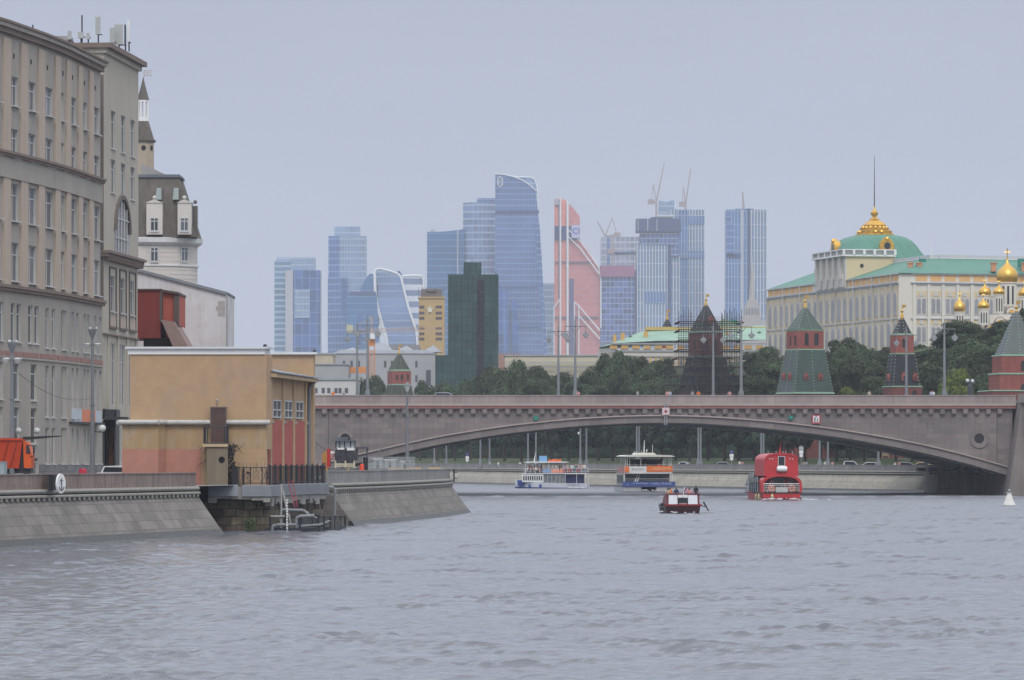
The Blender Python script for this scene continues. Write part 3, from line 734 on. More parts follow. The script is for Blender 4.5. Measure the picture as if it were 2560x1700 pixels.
for i in range(n):
    for j in range(3): fs.append([i * 4 + j, i * 4 + j + 1, (i + 1) * 4 + j + 1, (i + 1) * 4 + j])
ar.add(vs, fs); ar.build('arch_moulding', PL_DARK, ob)
for u in u3:                                                   # raised frames round the three lower windows
    m = MB(); tf.box(m, u - 2.2, u - 2.0, 17.9, 23.3, -.08, .04); tf.box(m, u + 1.7, u + 1.9, 17.9, 23.3, -.08, .04); tf.box(m, u - 2.2, u + 1.9, 23.3, 23.45, -.08, .04); tf.box(m, u - 2.3, u + 2.0, 17.7, 17.9, -.08, .15)
    m.build('window_surround', PL_DARK, ob)
    m = MB(); tf.box(m, u - 2.0, u + 1.7, 17.9, 18.9, -.08, -.02); m.build('apron_panel', PL_PINK, ob)
for k in range(4): u = TL * (.16 + .27 * k); tf.box(tw, u - .55, u + .55, G0, 17.2, -.3, -.02)
TR.wall(tw, 0, TR.L, G0, TT - .9, [], .1)
tf.box(tw, -.3, TL + .3, TT - .9, TT - .45, -4, .3)
tw.build('tower_wall', PL_LT, ob); trv.build('tower_reveals', PL_TRIM, ob)
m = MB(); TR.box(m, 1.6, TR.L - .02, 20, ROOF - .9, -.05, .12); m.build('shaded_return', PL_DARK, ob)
m = MB(); tf.box(m, -.6, TL + .7, TT - .449, TT, -12, .75); tf.box(m, -.45, TL + .5, 24.2, 24.5, -.3, .5); tf.box(m, -.55, TL + .6, 24.501, 24.75, -.3, .72)
for k in range(26): tf.box(m, TL * k / 26, TL * k / 26 + .22, 23.85, 24.19, -.12, .6)
tf.box(m, -.2, TL + .2, 17.05, 17.19, -.3, .12); m.build('tower_cornice', PL_BAND, ob)
m = MB(); back = FR((TB[0], TB[1]), (TB[0] - 6, TB[1] + 2), 1); m.ext_z([TB, (TB[0] - 22, TB[1] + 4), (TA[0] - 22, TA[1] + 6), (TA[0] - 3, TA[1] + .2)], 30, TT - .9); m.ext_z([(TB[0] - .1, TB[1] + .01), (TB[0] - 14, TB[1] + 5), (TA[0] - 14, TA[1] + 5), (TA[0] - 3, TA[1] + .5)], G0, 29.9)
m.build('tower_back', PL_LT, ob)
# roof-top attic behind, antennas
m = MB(); m.box(X(175, 452), X(258, 452), 452, 462, ROOF - 1, Z(122, 452)); m.build('roof_attic', M('attic_plaster', (.33, .27, .2)), ob)
m = MB(); m.ext_x([(430, ROOF), (452, ROOF), (452, ROOF + 2.6), (444, ROOF + 3)], X(85, 440), X(165, 440)); m.build('roof_house', M('roof_house_metal', (.16, .15, .15)), ob)
def antenna(px, w_, y0, y1, D, lab, mat):
    t = thing('antenna_panel', lab, 'antenna', (X(px, D), D, Z(y1, D)), group='telecom antennas on the office roof')
    k = D / F
    m = MB(); m.ext_z([(X(px - w_, D), D - .3), (X(px + w_, D), D - .3), (X(px + w_ * .9, D), D + .2), (X(px - w_ * .9, D), D + .2)], Z(y1 - (y1 - y0) * .12, D), Z(y0, D)); m.build('panel', mat, t)
    m = MB().tube((X(px, D), D + .3, Z(y1, D) - .6), (X(px, D), D + .3, Z(y0 + 4, D)), .07)
    m.tube((X(px, D), D + .3, Z(y1 - 6, D)), (X(px + w_ * 1.6, D), D + .3, Z(y1 - 6, D)), .05); m.build('mast', IRON, t)
PALE = M('pale_antenna_plastic', (.40, .42, .41))
antenna(245, 6, 43, 92, 446, 'tall pale rectangular antenna standing alone on the office roof', PALE)
antenna(281, 6, 70, 112, 449, 'pale antenna panel at the left of the roof cluster', PALE)
antenna(297, 11, 62, 118, 450, 'broad pale antenna panel in the middle of the roof cluster', PALE)
antenna(322, 3, 50, 112, 453, 'slim white antenna tube at the right of the roof cluster', WHITE)
antenna(313, 1.6, 62, 120, 452, 'dark antenna mast beside the slim white tube', IRON)
antenna(202, 7, 80, 98, 446, 'low grey box antenna next to the whip aerial', PALE)
antenna(220, 4, 83, 100, 446, 'small grey box antenna right of the whip aerial', PALE)
antenna(174, 5, 78, 102, 440, 'grey box antenna left of the whip aerial', PALE)
mb = MB().tube((X(205, 446), 446, ROOF), (X(205, 446), 446, Z(38, 446)), .07); mb.tube((X(82, 420), 420, ROOF), (X(82, 420), 420, Z(62, 420)), .07)
tag(mb.build('whip_aerial', IRON), 'thin whip aerials standing on the office block roof', 'aerial')
# entrance, canopy, shop sign
t = thing('entrance_porch', 'dark steel entrance porch with brown wooden doors on the office block', 'porch', (X(280, 443), 443, G0))
D0 = 441.5
m = MB(); m.box(X(262, D0), X(266, D0), D0 - 2, D0 + 2, G0, Z(1022, D0)); m.box(X(291, D0), X(294, D0), D0 - 2, D0 + 2, G0, Z(1030, D0)); m.box(X(262, D0), X(296, D0), D0 - 2, D0 + 2, Z(1048, D0), Z(1024, D0)); m.box(X(262, D0), X(326, D0), D0 - 3.2, D0 - 2.1, Z(1050, D0), Z(1043, D0)); m.build('frame', M('dark_bronze', (.045, .045, .05), rough=.5), t)
m = MB(); m.box(X(267, D0), X(290.5, D0), D0 + .5, D0 + .7, G0, Z(1049, D0)); m.build('side_glass', GLASSD, t)
m = MB(); m.box(X(271, D0), X(283, D0), D0 + .2, D0 + .45, G0, Z(1072, D0)); m.build('door', M('varnished_wood', (.20, .085, .03), rough=.4, var=.4, scale=1.5), t)
t = thing('shop_sign', 'orange and white shop sign board on the office block wall', 'sign', (X(200, 424), 424, 8))
fs_ = FR((X(166, 419.5), 419.2), (X(247, 434), 433.6), 1)
m = MB(); fs_.box(m, 0, fs_.L * .38, 8.9, 10.05, .12, .3); fs_.box(m, fs_.L * .8, fs_.L, 8.9, 9.95, .12, .3); m.build('board', M('pale_blue_board', (.45, .50, .55)), t)
m = MB(); fs_.box(m, fs_.L * .38 + .01, fs_.L * .8 - .01, 8.9, 10.0, .12, .3); fs_.box(m, -1.3, -.5, 8.5, 10.3, .1, .35); m.build('orange_board', M('faded_orange', (.62, .22, .13)), t)
m = MB(); fs_.box(m, -.5, fs_.L, 8.7, 8.88, .1, .6); m.build('rail', IRON, t)
t = thing('awning', 'flat dark awning over the pavement left of the shop sign', 'awning', (X(90, 405), 405, 7.6))
m = MB(); m.ext_y([(X(60, 400), Z(1100, 400)), (X(60, 400), Z(1092, 400)), (X(150, 400), Z(1089, 400)), (X(150, 400), Z(1091, 400))], 399, 402); m.build('canopy', IRON, t)
for px0 in (46, 92): m = MB(); m.ball((X(px0, 399.5), 399.5, Z(1077, 400)), .27); m.tube((X(px0, 399.5), 399.5, Z(1086, 400)), (X(px0, 399.5), 399.5, Z(1095, 400)), .06); m.build('globe_lamp', GLASSW, t)
# ---- buildings just behind: round-cornered house with mansard, white gable, red block, spire tower
CREAM = M('cream_rusticated_plaster', (.56, .525, .49), var=.06)
SLATE = M('brown_slate_roof', (.125, .112, .10), var=.25, scale=.6, streak=.15)
Dm = 520.
hb = thing('corner_house', 'cream round-cornered apartment house with dark mansard roof behind the office block', 'building', (X(400, Dm), Dm + 6, G0))
cxm, cym = X(388, Dm + 7), Dm + 7; rm = (X(495, Dm) - X(388, Dm))
zq = lambda py: Z(py, Dm)
m = MB(); m.lathe(cxm, cym, [(rm, G0), (rm, zq(612))], 40); m.box(-60, cxm, cym - rm + .04, Dm + 20, G0, zq(612))
for k in range(14): z = zq(760 - 11 * k); m.lathe(cxm, cym, [(rm + .03, z), (rm + .03, z + .04)], 40)
m.build('wall', CREAM, hb, True)
m = MB(); m.lathe(cxm, cym, [(rm, zq(612) + .01), (rm + .55, zq(603)), (rm + .62, zq(592)), (rm + .2, zq(590))], 40); m.lathe(cxm, cym, [(rm + .04, zq(664)), (rm + .14, zq(662)), (rm + .14, zq(659)), (rm + .04, zq(658))], 40); m.build('cornice', M('white_cornice', (.6, .6, .6)), hb, True)
k_ = Dm / F
m = MB(); m.frus(X(378, Dm), Dm + 8, zq(590), zq(438), 108 * k_, 5.6, 62 * k_, 3.6); m.build('mansard_roof', SLATE, hb)
m = MB(); m.frus(X(378, Dm), Dm + 8, zq(438) + .01, zq(430), 66 * k_, 3.8, 64 * k_, 3.7); m.build('roof_edge', M('lead_edge', (.11, .12, .14)), hb)
for px0, wd in ((386, 20), (461, 17)):
    m = MB(); yd = Dm + 1.8
    x0, x1 = X(px0 - wd, yd), X(px0 + wd, yd)
    m.box(x0, x1, yd, yd + 3, Z(586, yd), Z(507, yd)); m.ext_y([(x0 - .1, Z(507, yd)), (x1 + .1, Z(507, yd)), ((x0 + x1) / 2, Z(498, yd))], yd - .1, yd + 3); m.ball(((x0 + x1) / 2, yd, Z(494, yd)), .22)
    o = m.build('dormer', CREAM, hb); f = FR((x0, yd), (x1, yd), 1)
    f.window(hb, (f.L / 2 - .45, f.L / 2 + .45, Z(578, yd), Z(544, yd)), .04)
for px0, hw_ in ((386, 10), (461, 8)):
    yd = Dm + .7 if px0 < 400 else Dm + 1.2
    if px0 > 400: yd = cym - math.sqrt(max(rm ** 2 - (X(px0, Dm) - cxm) ** 2, 0)) - .05
    else: yd = cym - rm - .02
    xa_, xb_ = X(px0 - hw_, yd), X(px0 + hw_, yd); cy_ = lambda x_: cym - math.sqrt(max(rm ** 2 - (x_ - cxm) ** 2, 0)) - .05
    f = FR((xa_, cy_(xa_)), (xb_, cy_(xb_)), 1)
    f.window(hb, (0, f.L, Z(654, yd), Z(618, yd)), .04)
for px0 in (398, 441):
    m = MB(); yd = Dm + 3.9; m.pts8([(X(px0 - 8, yd), yd - .9, Z(500, yd)), (X(px0 + 7, yd), yd - .9, Z(500, yd)), (X(px0 + 7, yd), yd + 1, Z(500, yd)), (X(px0 - 8, yd), yd + 1, Z(500, yd))], [(X(px0 - 6, yd), yd - .3, Z(470, yd)), (X(px0 + 6, yd), yd - .3, Z(470, yd)), (X(px0 + 6, yd), yd + 1, Z(470, yd)), (X(px0 - 6, yd), yd + 1, Z(470, yd))]); m.build('skylight', M('skylight_glass', (.12, .16, .165), rough=.35, spec=.5), hb)
m = MB(); m.tube((X(488, Dm + 4), Dm + 4, zq(590)), (X(488, Dm + 4), Dm + 4, zq(510)), .3); m.ball((X(488, Dm + 4), Dm + 4, zq(500)), .22); m.build('chimney_turret', SLATE, hb)
m = MB(); m.ext_y([(X(330, Dm), zq(430)), (X(415, Dm), zq(430)), (X(348, Dm), zq(398)), (X(330, Dm), zq(392))], Dm + 12, Dm + 20); m.build('gable_roof', M('tin_roof_grey', (.30, .29, .28)), hb)
# spire tower
Ds = 560.; zs_ = lambda py: Z(py, Ds); ks = Ds / F
sp = thing('spire_tower', 'slender cream turret with two dark steep roofs and open white lantern', 'tower', (X(360, Ds), Ds, G0))
xs0 = X(358, Ds)
m = MB(); m.lathe(xs0, Ds, [(28 * ks, G0), (28 * ks, zs_(352))], 8, R(22.5)); m.build('wall', M('sand_plaster', (.38, .32, .25)), sp)
m = MB(); m.lathe(xs0, Ds, [(32 * ks, zs_(356)), (34 * ks, zs_(351)), (29 * ks, zs_(349)), (15 * ks, zs_(305)), (14 * ks, zs_(304))], 8, R(22.5)); m.lathe(xs0, Ds, [(16 * ks, zs_(250)), (15 * ks, zs_(247)), (6 * ks, zs_(215)), (.02, zs_(193))], 8, R(22.5)); m.build('roof', SLATE, sp)
m = MB()
for k in range(8): a = R(22.5 + 45 * k); m.tube((xs0 + 12.5 * ks * math.cos(a), Ds + 12.5 * ks * math.sin(a), zs_(300)), (xs0 + 12.5 * ks * math.cos(a), Ds + 12.5 * ks * math.sin(a), zs_(251)), .12)
m.lathe(xs0, Ds, [(15 * ks, zs_(303.5)), (15 * ks, zs_(294))], 8, R(22.5)); m.lathe(xs0, Ds, [(15 * ks, zs_(255)), (15 * ks, zs_(250.2))], 8, R(22.5)); m.build('lantern', WHITE, sp)
for px0, dy in ((361, 0), (380, 4)):
    m = MB(); yy = Ds - 28 * ks * (.925 if px0 < 370 else .6); vs = [(X(px0, Ds) + .28 * (1 if px0 < 370 else .6) * math.cos(a), yy - .05, zs_(371) + .3 * math.sin(a)) for a in [R(k * 30) for k in range(12)]]
    m.add(vs, [list(range(12))]); m.build('round_window', DARK, sp)
m = MB(); m.tube((xs0 + .1, Ds, zs_(195)), (xs0 + .1, Ds, zs_(176)), .05)
for z0_, z1_ in ((176, 177.5), (188, 189.5)): m.box(xs0 + .1, xs0 + 1.05, Ds - .03, Ds + .03, zs_(z1_), zs_(z0_))
put_text(m, '№3', .42, (xs0 + .6, Ds - .02, zs_(183))); m.build('weather_vane', M('pinkish_vane', (.42, .30, .25)), sp)
# white gable-ended house
Dg = 500.; zg = lambda py: Z(py, Dg)
gh = thing('gable_house', 'long white plastered blind end wall with sloping grey roof edge and drainpipe', 'building', (X(450, Dg), Dg, G0))
m = MB(); m.ext_y([(-62, G0), (X(566, Dg), G0), (X(566, Dg), zg(737)), (X(350, Dg), zg(680)), (-62, zg(660))], Dg, Dg + 14); m.build('wall', M('dirty_white_plaster', (.58, .56, .57), var=.09, scale=.4, streak=.06, c2=(.50, .47, .46), c2s=.2), gh)
m = MB(); m.ext_y([(-62, zg(660)), (X(350, Dg), zg(680)), (X(566, Dg), zg(737)), (X(568, Dg), zg(730)), (X(350, Dg), zg(673)), (-62, zg(652))], Dg - .3, Dg + 15); m.build('roof_edge', M('grey_tin', (.20, .215, .235)), gh)
m = MB(); m.tube((X(568, Dg), Dg - .2, G0), (X(568, Dg), Dg - .2, zg(740)), .09); m.build('drainpipe', STEEL, gh)
m = MB(); m.box(X(540, Dg), X(563, Dg), Dg - .05, Dg + .1, zg(775), zg(766)); m.box(X(545, Dg), X(562, Dg), Dg - .04, Dg + .1, zg(790), zg(752)); m.build('plaster_scars', M('bare_patch', (.36, .34, .33), var=.2), gh)
# red block
Dr = 482.; zr = lambda py: Z(py, Dr)
rb = thing('red_house', 'dark red plastered block with brown flat roof beside the white end wall', 'building', (X(380, Dr), Dr, G0))
REDP = M('oxblood_plaster', (.19, .037, .028), var=.14, scale=.8, streak=.08)
m = MB(); m.ext_z([(-52, Dr), (X(402, Dr), Dr), (X(402, Dr), Dr + 12), (-52, Dr + 12)], zr(845), zr(724)); m.build('wall', REDP, rb)
m = MB(); m.ext_y([(X(402, Dr), zr(800)), (X(443, Dr), zr(812)), (X(443, Dr), zr(735)), (X(402, Dr), zr(726))], Dr + 1.5, Dr + 12); m.build('side_wall', M('brick_red_plaster', (.40, .10, .07), var=.1), rb)
m = MB(); m.box(-52, X(404, Dr), Dr - .2, Dr + 12, zr(726) + .01, zr(722)); m.ext_y([(X(400, Dr), zr(727)), (X(445, Dr), zr(735)), (X(445, Dr), zr(729)), (X(400, Dr), zr(722))], Dr + 1, Dr + 12.2); m.box(X(399, Dr), X(405, Dr), Dr - .1, Dr + 2, zr(805), zr(727)); m.box(X(432, Dr), X(443.5, Dr), Dr + 1.2, Dr + 3, zr(815), zr(735)); m.build('roof', M('rust_brown_roof', (.105, .075, .07)), rb)
m = MB(); m.ext_y([(X(404, Dr), zr(800)), (X(436, Dr), zr(805)), (X(480, Dr), zr(880)), (X(440, Dr), zr(880))], Dr - 1, Dr + 8); m.build('lean_to_roof', M('pinkish_tin', (.27, .19, .17), var=.15), rb)
m = MB(); m.box(X(355, Dr), X(455, Dr), Dr + 2, Dr + 8, G0, zr(842)); m.build('lower_wall', M('dark_brown_wall', (.05, .035, .035)), rb)
# ------------------------------------------------------------ yellow pumping house on the embankment
DP = 375.0; zp = lambda py, D=DP: Z(py, D); xp = lambda px, D=DP: X(px, D)
ph = thing('pumping_house', 'yellow plastered windowless pumping house with white coping, red side panels and small balcony door', 'building', (xp(500), DP, G0))
PINKP = M('pink_repaint', (.42, .20, .15), var=.1, scale=1)
REDPN = M('brick_red_panel', (.38, .10, .082), var=.1, scale=.8)
PIER = M('light_yellow_pier', (.47, .35, .225), var=.07, scale=1)
COPE = M('white_tin_coping', (.60, .62, .64), var=.08, rough=.55)
SEND = (xp(786, 396), 396.)            # back end of the river side
x0, x1 = xp(325), xp(666)
m = MB(); m.ext_z([(x0, DP), (x1, DP), (x1 + .35, DP + 2.4), (x0, DP + 2.4)], zp(1058), zp(886)); m.build('front_wall', YELPL, ph)
m = MB(); m.ext_z([(x0 - .15, DP - .12), (x1 - .12, DP - .12), (x1 + .15, DP + 2.5), (x0 - .15, DP + 2.5)], zp(886) + .002, zp(872)); m.build('frieze', WHITE, ph)
m = MB(); m.ext_z([(x0 - .35, DP - .35), (x1 + .08, DP - .35), (x1 + .5, DP + 2.7), (x0 - .35, DP + 2.7)], zp(872) + .002, zp(867)); m.ext_z([(xp(668, 394), 394), (SEND[0] + .25, 394), (SEND[0] + .25, 397), (xp(560, 394), 397)], zp(886, 394), zp(880, 394)); m.each('coping', COPE, ph)
m = MB().ball((x1 - .1, DP - .1, zp(865)), .16); m.ball((SEND[0] + .1, 394.2, zp(878, 394)), .14); m.build('finial', IRON, ph)
m = MB(); m.ext_z([(xp(560, 394.3), 394.3), (SEND[0], 394.3), (SEND[0] + .05, 396.3), (xp(560, 394), 396.3)], G0, zp(886, 394)); m.build('rear_wall', YELPL, ph)
# lower storey
xl = xp(308)
m = MB(); m.ext_z([(xl, DP - 1.1), (xp(398), DP - 1.1), (xp(416), DP - .1), (x1 + .02, DP - .1), (x1 + .35, DP + 2.4), (xl, DP + 3)], zp(1123), zp(1060)); m.build('lower_wall', M('stained_yellow_plaster', (.385, .26, .14), var=.15, scale=.6, streak=.05, c2=(.38, .29, .20), c2s=.8), ph)
m = MB(); m.ext_z([(xl, DP - 1.1), (xp(398), DP - 1.1), (xp(416), DP - .1), (xp(503), DP - .1), (xp(503), DP + 1), (xl, DP + 3)], G0, zp(1123) - .002); m.build('pink_base', PINKP, ph)
m = MB(); m.box(xp(503) + .01, x1 + .02, DP - .1, DP + 1.5, 3.4, zp(1123) - .002); m.build('yellow_base', YELPL, ph)
m = MB()
for pts in ([(xl - .25, DP - 1.35), (xp(398), DP - 1.35), (xp(416), DP - .35), (x1 + .3, DP - .35)],):
    for a, b in zip(pts, pts[1:]): m.tube((a[0], a[1], zp(1056)), (b[0], b[1], zp(1056)), .2, n=10)
m.tube((xl - .25, DP - 1.35, zp(1056)), (xl - .25, DP + 2, zp(1056)), .2, n=10)
m.ext_z([(xl, DP - 1.1), (xp(398), DP - 1.1), (xp(416), DP - .1), (xp(416), DP + 1), (xl, DP + 1)], zp(1060) + .002, zp(1054))
m.build('string_course', M('white_roll_moulding', (.46, .45, .42), var=.2, scale=2), ph, True)
# river side: four piers, three red panels, three windows, sloping tin roof
sf = FR((x1 + .1, DP + 2.0), SEND, 1)
U = lambda px: (lambda lo, hi: lo)(*[0, 0]) if False else next((k * .05 for k in range(600) if CX + F * sf.p(k * .05, 0, 0)[0] / sf.p(k * .05, 0, 0)[1] >= px), sf.L)
uz = lambda py: Z(py, 386)
piers = [(666, 674.5, 0), (678.5, 684, 1), (709, 714, 1), (736, 742, 1), (765, 769, 1), (779, 787, 0)]
m = MB()
rec = -.17
sf.box(m, 0, sf.L, G0 - .4, uz(935), -6, rec)
o = m.build('side_wall', YELPL, ph)
m = MB()
for a, b, _ in piers[1:5]: sf.box(m, U(a), U(a) + .3, G0 - .4, uz(935), rec, 0)
sf.box(m, U(779), sf.L, G0 - .4, uz(886) - .2, rec - 2, .05)
m.each('pier', PIER, ph)
m = MB()
for a, b in ((666, 678.3), (679, 708.8), (710, 735.8), (737, 764.8)): sf.box(m, U(a) + .35, U(b) - .01, G0 - .3, uz(1052), rec, rec + .05)
m.each('red_panel', REDPN, ph)
for a, b in ((681, 700.5), (710, 728.5), (738, 755.5)):
    ua, ub = U(a + 4), U(b + 4)
    m = MB(); sf.box(m, ua, ub, uz(1046), uz(1005), rec + .001, rec + .05); m.build('window', GLASS, ph)
    m = MB()
    for u in (ua, (ua + ub) / 2, ub): sf.box(m, u - .05, u + .05, uz(1046), uz(1005), rec + .05, rec + .13)
    for py in (1046, 1028, 1005): sf.box(m, ua, ub, uz(py), uz(py) + .1, rec + .05, rec + .14)
    m.build('window_frame', FRAME, ph)
m = MB()
for a in (681, 712, 739, 767, 786): p = sf.p(U(a), -.0, uz(1058)); m.ball((p[0], p[1], p[2]), .16)
m.each('pier_cap', MOULD, ph, True)
m = MB(); m.pts8([sf.p(-.2, .65, uz(948)), sf.p(U(776), .65, uz(952)), sf.p(U(776), -2.5, uz(948)), sf.p(-.2, -2.5, uz(944))], [sf.p(-.2, .65, uz(938)), sf.p(U(776), .65, uz(943)), sf.p(U(776), -2.5, uz(930)), sf.p(-.2, -2.5, uz(922))]); m.build('eave', PIER, ph)
m = MB(); m.pts8([sf.p(-.3, .8, uz(937.5)), sf.p(U(777), .8, uz(942.5)), sf.p(U(777), -6, uz(905)), sf.p(-.3, -6, uz(893))], [sf.p(-.3, .8, uz(934)), sf.p(U(777), .8, uz(940)), sf.p(U(777), -6, uz(902)), sf.p(-.3, -6, uz(890))]); m.build('tin_roof', M('worn_tin_roof', (.26, .28, .30), var=.25, scale=.8, rough=.6), ph)
m = MB(); pa = sf.p(U(774), .5, uz(948)); pb = sf.p(U(771), .05, uz(965)); m.tube(pa, pb, .14, n=8); m.tube(pb, (pb[0], pb[1], G0), .14, n=8); m.build('downpipe', POLE, ph, True)
# balcony, door, pillar
m = MB(); m.box(xp(529), xp(565), DP - .64, DP - .02, zp(1109), zp(1020)); m.build('door', M('rusty_brown_door', (.085, .05, .045), rough=.6, var=.25, scale=2), ph)
m = MB(); m.box(xp(527), xp(529) - .002, DP - .68, DP - .02, zp(1109), zp(1018)); m.box(xp(565) + .002, xp(567), DP - .68, DP - .02, zp(1109), zp(1018)); m.box(xp(527), xp(567), DP - .69, DP - .02, zp(1020) + .002, zp(1017)); m.build('door_frame', PL_DARK, ph)
m = MB(); m.box(xp(512), xp(574), DP - 2.6, DP, zp(1117), zp(1110)); m.build('balcony_slab', PIER, ph)
m = MB()
for px0 in (515, 519, 524, 566, 571): m.tube((xp(px0), DP - 2.4, zp(1110)), (xp(px0), DP - 2.4, zp(1067)), .05)
for k in range(7): m.tube((xp(515), DP - 2.4 + .35 * k, zp(1110)), (xp(515), DP - 2.4 + .35 * k, zp(1067)), .035); m.tube((xp(571), DP - 2.4 + .35 * k, zp(1110)), (xp(571), DP - 2.4 + .35 * k, zp(1067)), .035)
for py in (1067, 1108): m.path([(xp(515), DP - .1, zp(py)), (xp(515), DP - 2.4, zp(py)), (xp(571), DP - 2.4, zp(py)), (xp(571), DP - .1, zp(py))], .05)
m.build('balcony_rail', IRON, ph)
m = MB(); m.ext_z([(xp(522), DP - 2.45), (xp(574), DP - 2.45), (xp(574), DP - .1), (xp(522), DP - .1)], zp(1216), zp(1117) - .002); m.build('pillar', M('dark_ochre_plaster', (.20, .162, .115), var=.12, scale=.7, streak=.12), ph)  # pillar plaster in a darker ochre than the walls
m = MB(); n = 20; vs = [(xp(559) + .24 * math.cos(2 * math.pi * i / n), DP - 2.5, zp(1149) + .24 * math.sin(2 * math.pi * i / n)) for i in range(n)] + [(xp(559) + .24 * math.cos(2 * math.pi * i / n), DP - 2.45, zp(1149) + .24 * math.sin(2 * math.pi * i / n)) for i in range(n)]
m.pts8(vs[:n], vs[n:]); m.build('round_hole', M('black_hole', (.004, .004, .004)), ph)
m = MB().tube((xp(543.5), DP - .15, zp(1012)), (xp(543.5), DP - .3, zp(1003)), .03); m.ball((xp(543.5), DP - .3, zp(1000.5)), .1); m.build('wall_lamp', STEEL, ph)
# dead creeper bush and black cabinet at the pillar
t = thing('creeper', 'dark leafless creeper climbing the pillar beside the balcony', 'climbing plant', (xp(581), DP - 1.6, 3.2))
rr = random.Random(5); m = MB()
for k in range(130):
    a = Vector((xp(rr.uniform(575, 588)), DP - 2.2 + rr.uniform(0, 1.2), rr.uniform(3.2, zp(1120)))); m.tube(a, a + Vector((rr.uniform(-.25, .25), rr.uniform(-.2, .2), rr.uniform(-.1, .5))), .05, n=4)
for k in range(26):
    a = Vector((xp(rr.uniform(574, 590)), DP - 1.9, zp(rr.uniform(1120, 1135)))); m.path([a, a + Vector((rr.uniform(-.1, .5), 0, rr.uniform(.1, .6))), a + Vector((rr.uniform(-.6, .8), rr.uniform(-.3, .3), rr.uniform(-.2, .9)))], .015, 3)
for k in range(20):
    a = Vector((xp(rr.uniform(503, 519)), DP - .3, zp(rr.uniform(1110, 1180)))); m.path([a, a + Vector((rr.uniform(-.5, .3), -.1, rr.uniform(-.4, .4)))], .012, 3)
m.build('stems', M('dark_creeper_stems', (.028, .026, .026)), t)
m = MB().box(xp(585), xp(597.5), DP - 2.4, DP - 1.2, zp(1220), zp(1168)); m.box(xp(584.5), xp(598), DP - 2.45, DP - 1.15, zp(1168) + .002, zp(1166)); tag(m.build('utility_cabinet', M('black_cabinet', (.02, .02, .025), rough=.5)), 'black metal cabinet standing between the pillar and the ornate railing', 'cabinet')
# platform over the recess
pf = thing('platform', 'concrete river platform edged with grey corrugated metal sheets below the pumping house', 'platform', (xp(670), 378, 2.5))
class PE:
    """platform edge: across the view first, then back along the building"""
    a = FR((X(521, 371.6), 371.6), (X(676, 372.2), 372.2), 1); b = FR((X(676, 372.2), 372.2), (X(822, 394), 394), 1); L = a.L + b.L
    def p(s, u, d, z): return s.a.p(u, d, z) if u < s.a.L else s.b.p(u - s.a.L, d, z)
    def box(s, m, u0, u1, z0, z1, d0, d1):
        if u0 < s.a.L: s.a.box(m, u0, min(u1, s.a.L), z0, z1, d0, d1)
        if u1 > s.a.L: s.b.box(m, max(u0, s.a.L) - s.a.L, u1 - s.a.L, z0, z1, d0, d1)
pe = PE(); PA = pe.a.L
m = MB(); m.ext_z([pe.p(0, -.15, 0)[:2], pe.p(PA - .01, -.15, 0)[:2], pe.p(pe.L, -.15, 0)[:2], (X(760, 398), 398), (X(521, 380), 380)], 2.62, 3.5); m.build('slab', CONC, pf)
CORR = M('corrugated_sheet', (.27, .285, .31), rough=.6, var=.12, scale=1)
for a, b, dz, tilt in ((0, 2.3, 0, .25), (2.6, PA, -.02, .1), (PA + .02, PA + 3.4, -.02, .1), (PA + 3.8, pe.L, .04, .05)):
    m = MB(); n = 7
    for k in range(n):
        z1_ = 3.62 + dz - k * .125; pe.box(m, a, b, z1_ - .062, z1_, -.1 + tilt * k / n, -.02 + tilt * k / n); pe.box(m, a, b, z1_ - .125, z1_ - .0625, -.1 + tilt * k / n, .03 + tilt * k / n)
    m.build('corrugated_edging', CORR, pf)
m = MB(); rr = random.Random(8); u = 0
while u < pe.L - 1:
    wd = rr.uniform(.4, 1.5); dp = rr.uniform(.02, .4) if u < PA else rr.uniform(.15, .7); pe.box(m, u, min(u + wd, pe.L), 2.6 - dp, 2.72, -.6, -.02 - rr.uniform(0, .08)); u += wd + .01
m.build('broken_edge', CONC, pf)
m = MB(); u = PA + 1
while u < pe.L: pe.box(m, u, u + .12, 2.0 - rr.uniform(0, .5), 2.6, -.5, -.3); u += rr.uniform(.25, .6)
m.build('hanging_rods', PL_DARK, pf)
# railings
rl = thing('railing', 'black iron railing with cross-and-ring panels right of the creeper', 'railing', pe.p(3.4, -.4, 3.6))
ua, ub = (X(598, 372) - X(521, 372)), PA + .9
m = MB()
for z in (3.75, 4.95): m.path([pe.p(ua, -.35, z), pe.p(ub, -.35, z)], .035)
k = ua
while k <= ub + .01: m.tube(pe.p(k, -.35, 3.5), pe.p(k, -.35, 5.0), .045); k += .9
k = ua
while k < ub - .5:
    c = Vector(pe.p(k + .45, -.35, 4.35)); m.path([pe.p(k, -.35, 3.75), pe.p(k + .9, -.35, 4.95)], .018, 4); m.path([pe.p(k + .9, -.35, 3.75), pe.p(k, -.35, 4.95)], .018, 4)
    m.path([pe.p(k + .45 + .25 * math.cos(a), -.35, 4.35 + .3 * math.sin(a)) for a in [R(q * 45) for q in range(9)]], .018, 4); k += .9
k = ua + .1
while k < ub: m.tube(pe.p(k, -1.2, 4.6), pe.p(k, -1.2, 5.35), .012, n=3); k += .28
m.build('panels', IRON, rl)
rl = thing('railing', 'heavy black iron bar railing along the platform edge in front of the red panels', 'railing', pe.p(PA + 2, -.35, 3.6))
m = MB()
for z in (3.8, 5.05): m.path([pe.p(PA + 1, -.3, z), pe.p(pe.L, -.3, z)], .045)
m.build('rails', IRON, rl)
m = MB(); u = PA + 1.05; i = 0
while u < pe.L: m.tube(pe.p(u, -.3, 3.6), pe.p(u, -.3, 5.1 if i % 4 else 5.2), .05 if i % 4 else .1, n=4); u += .5; i += 1
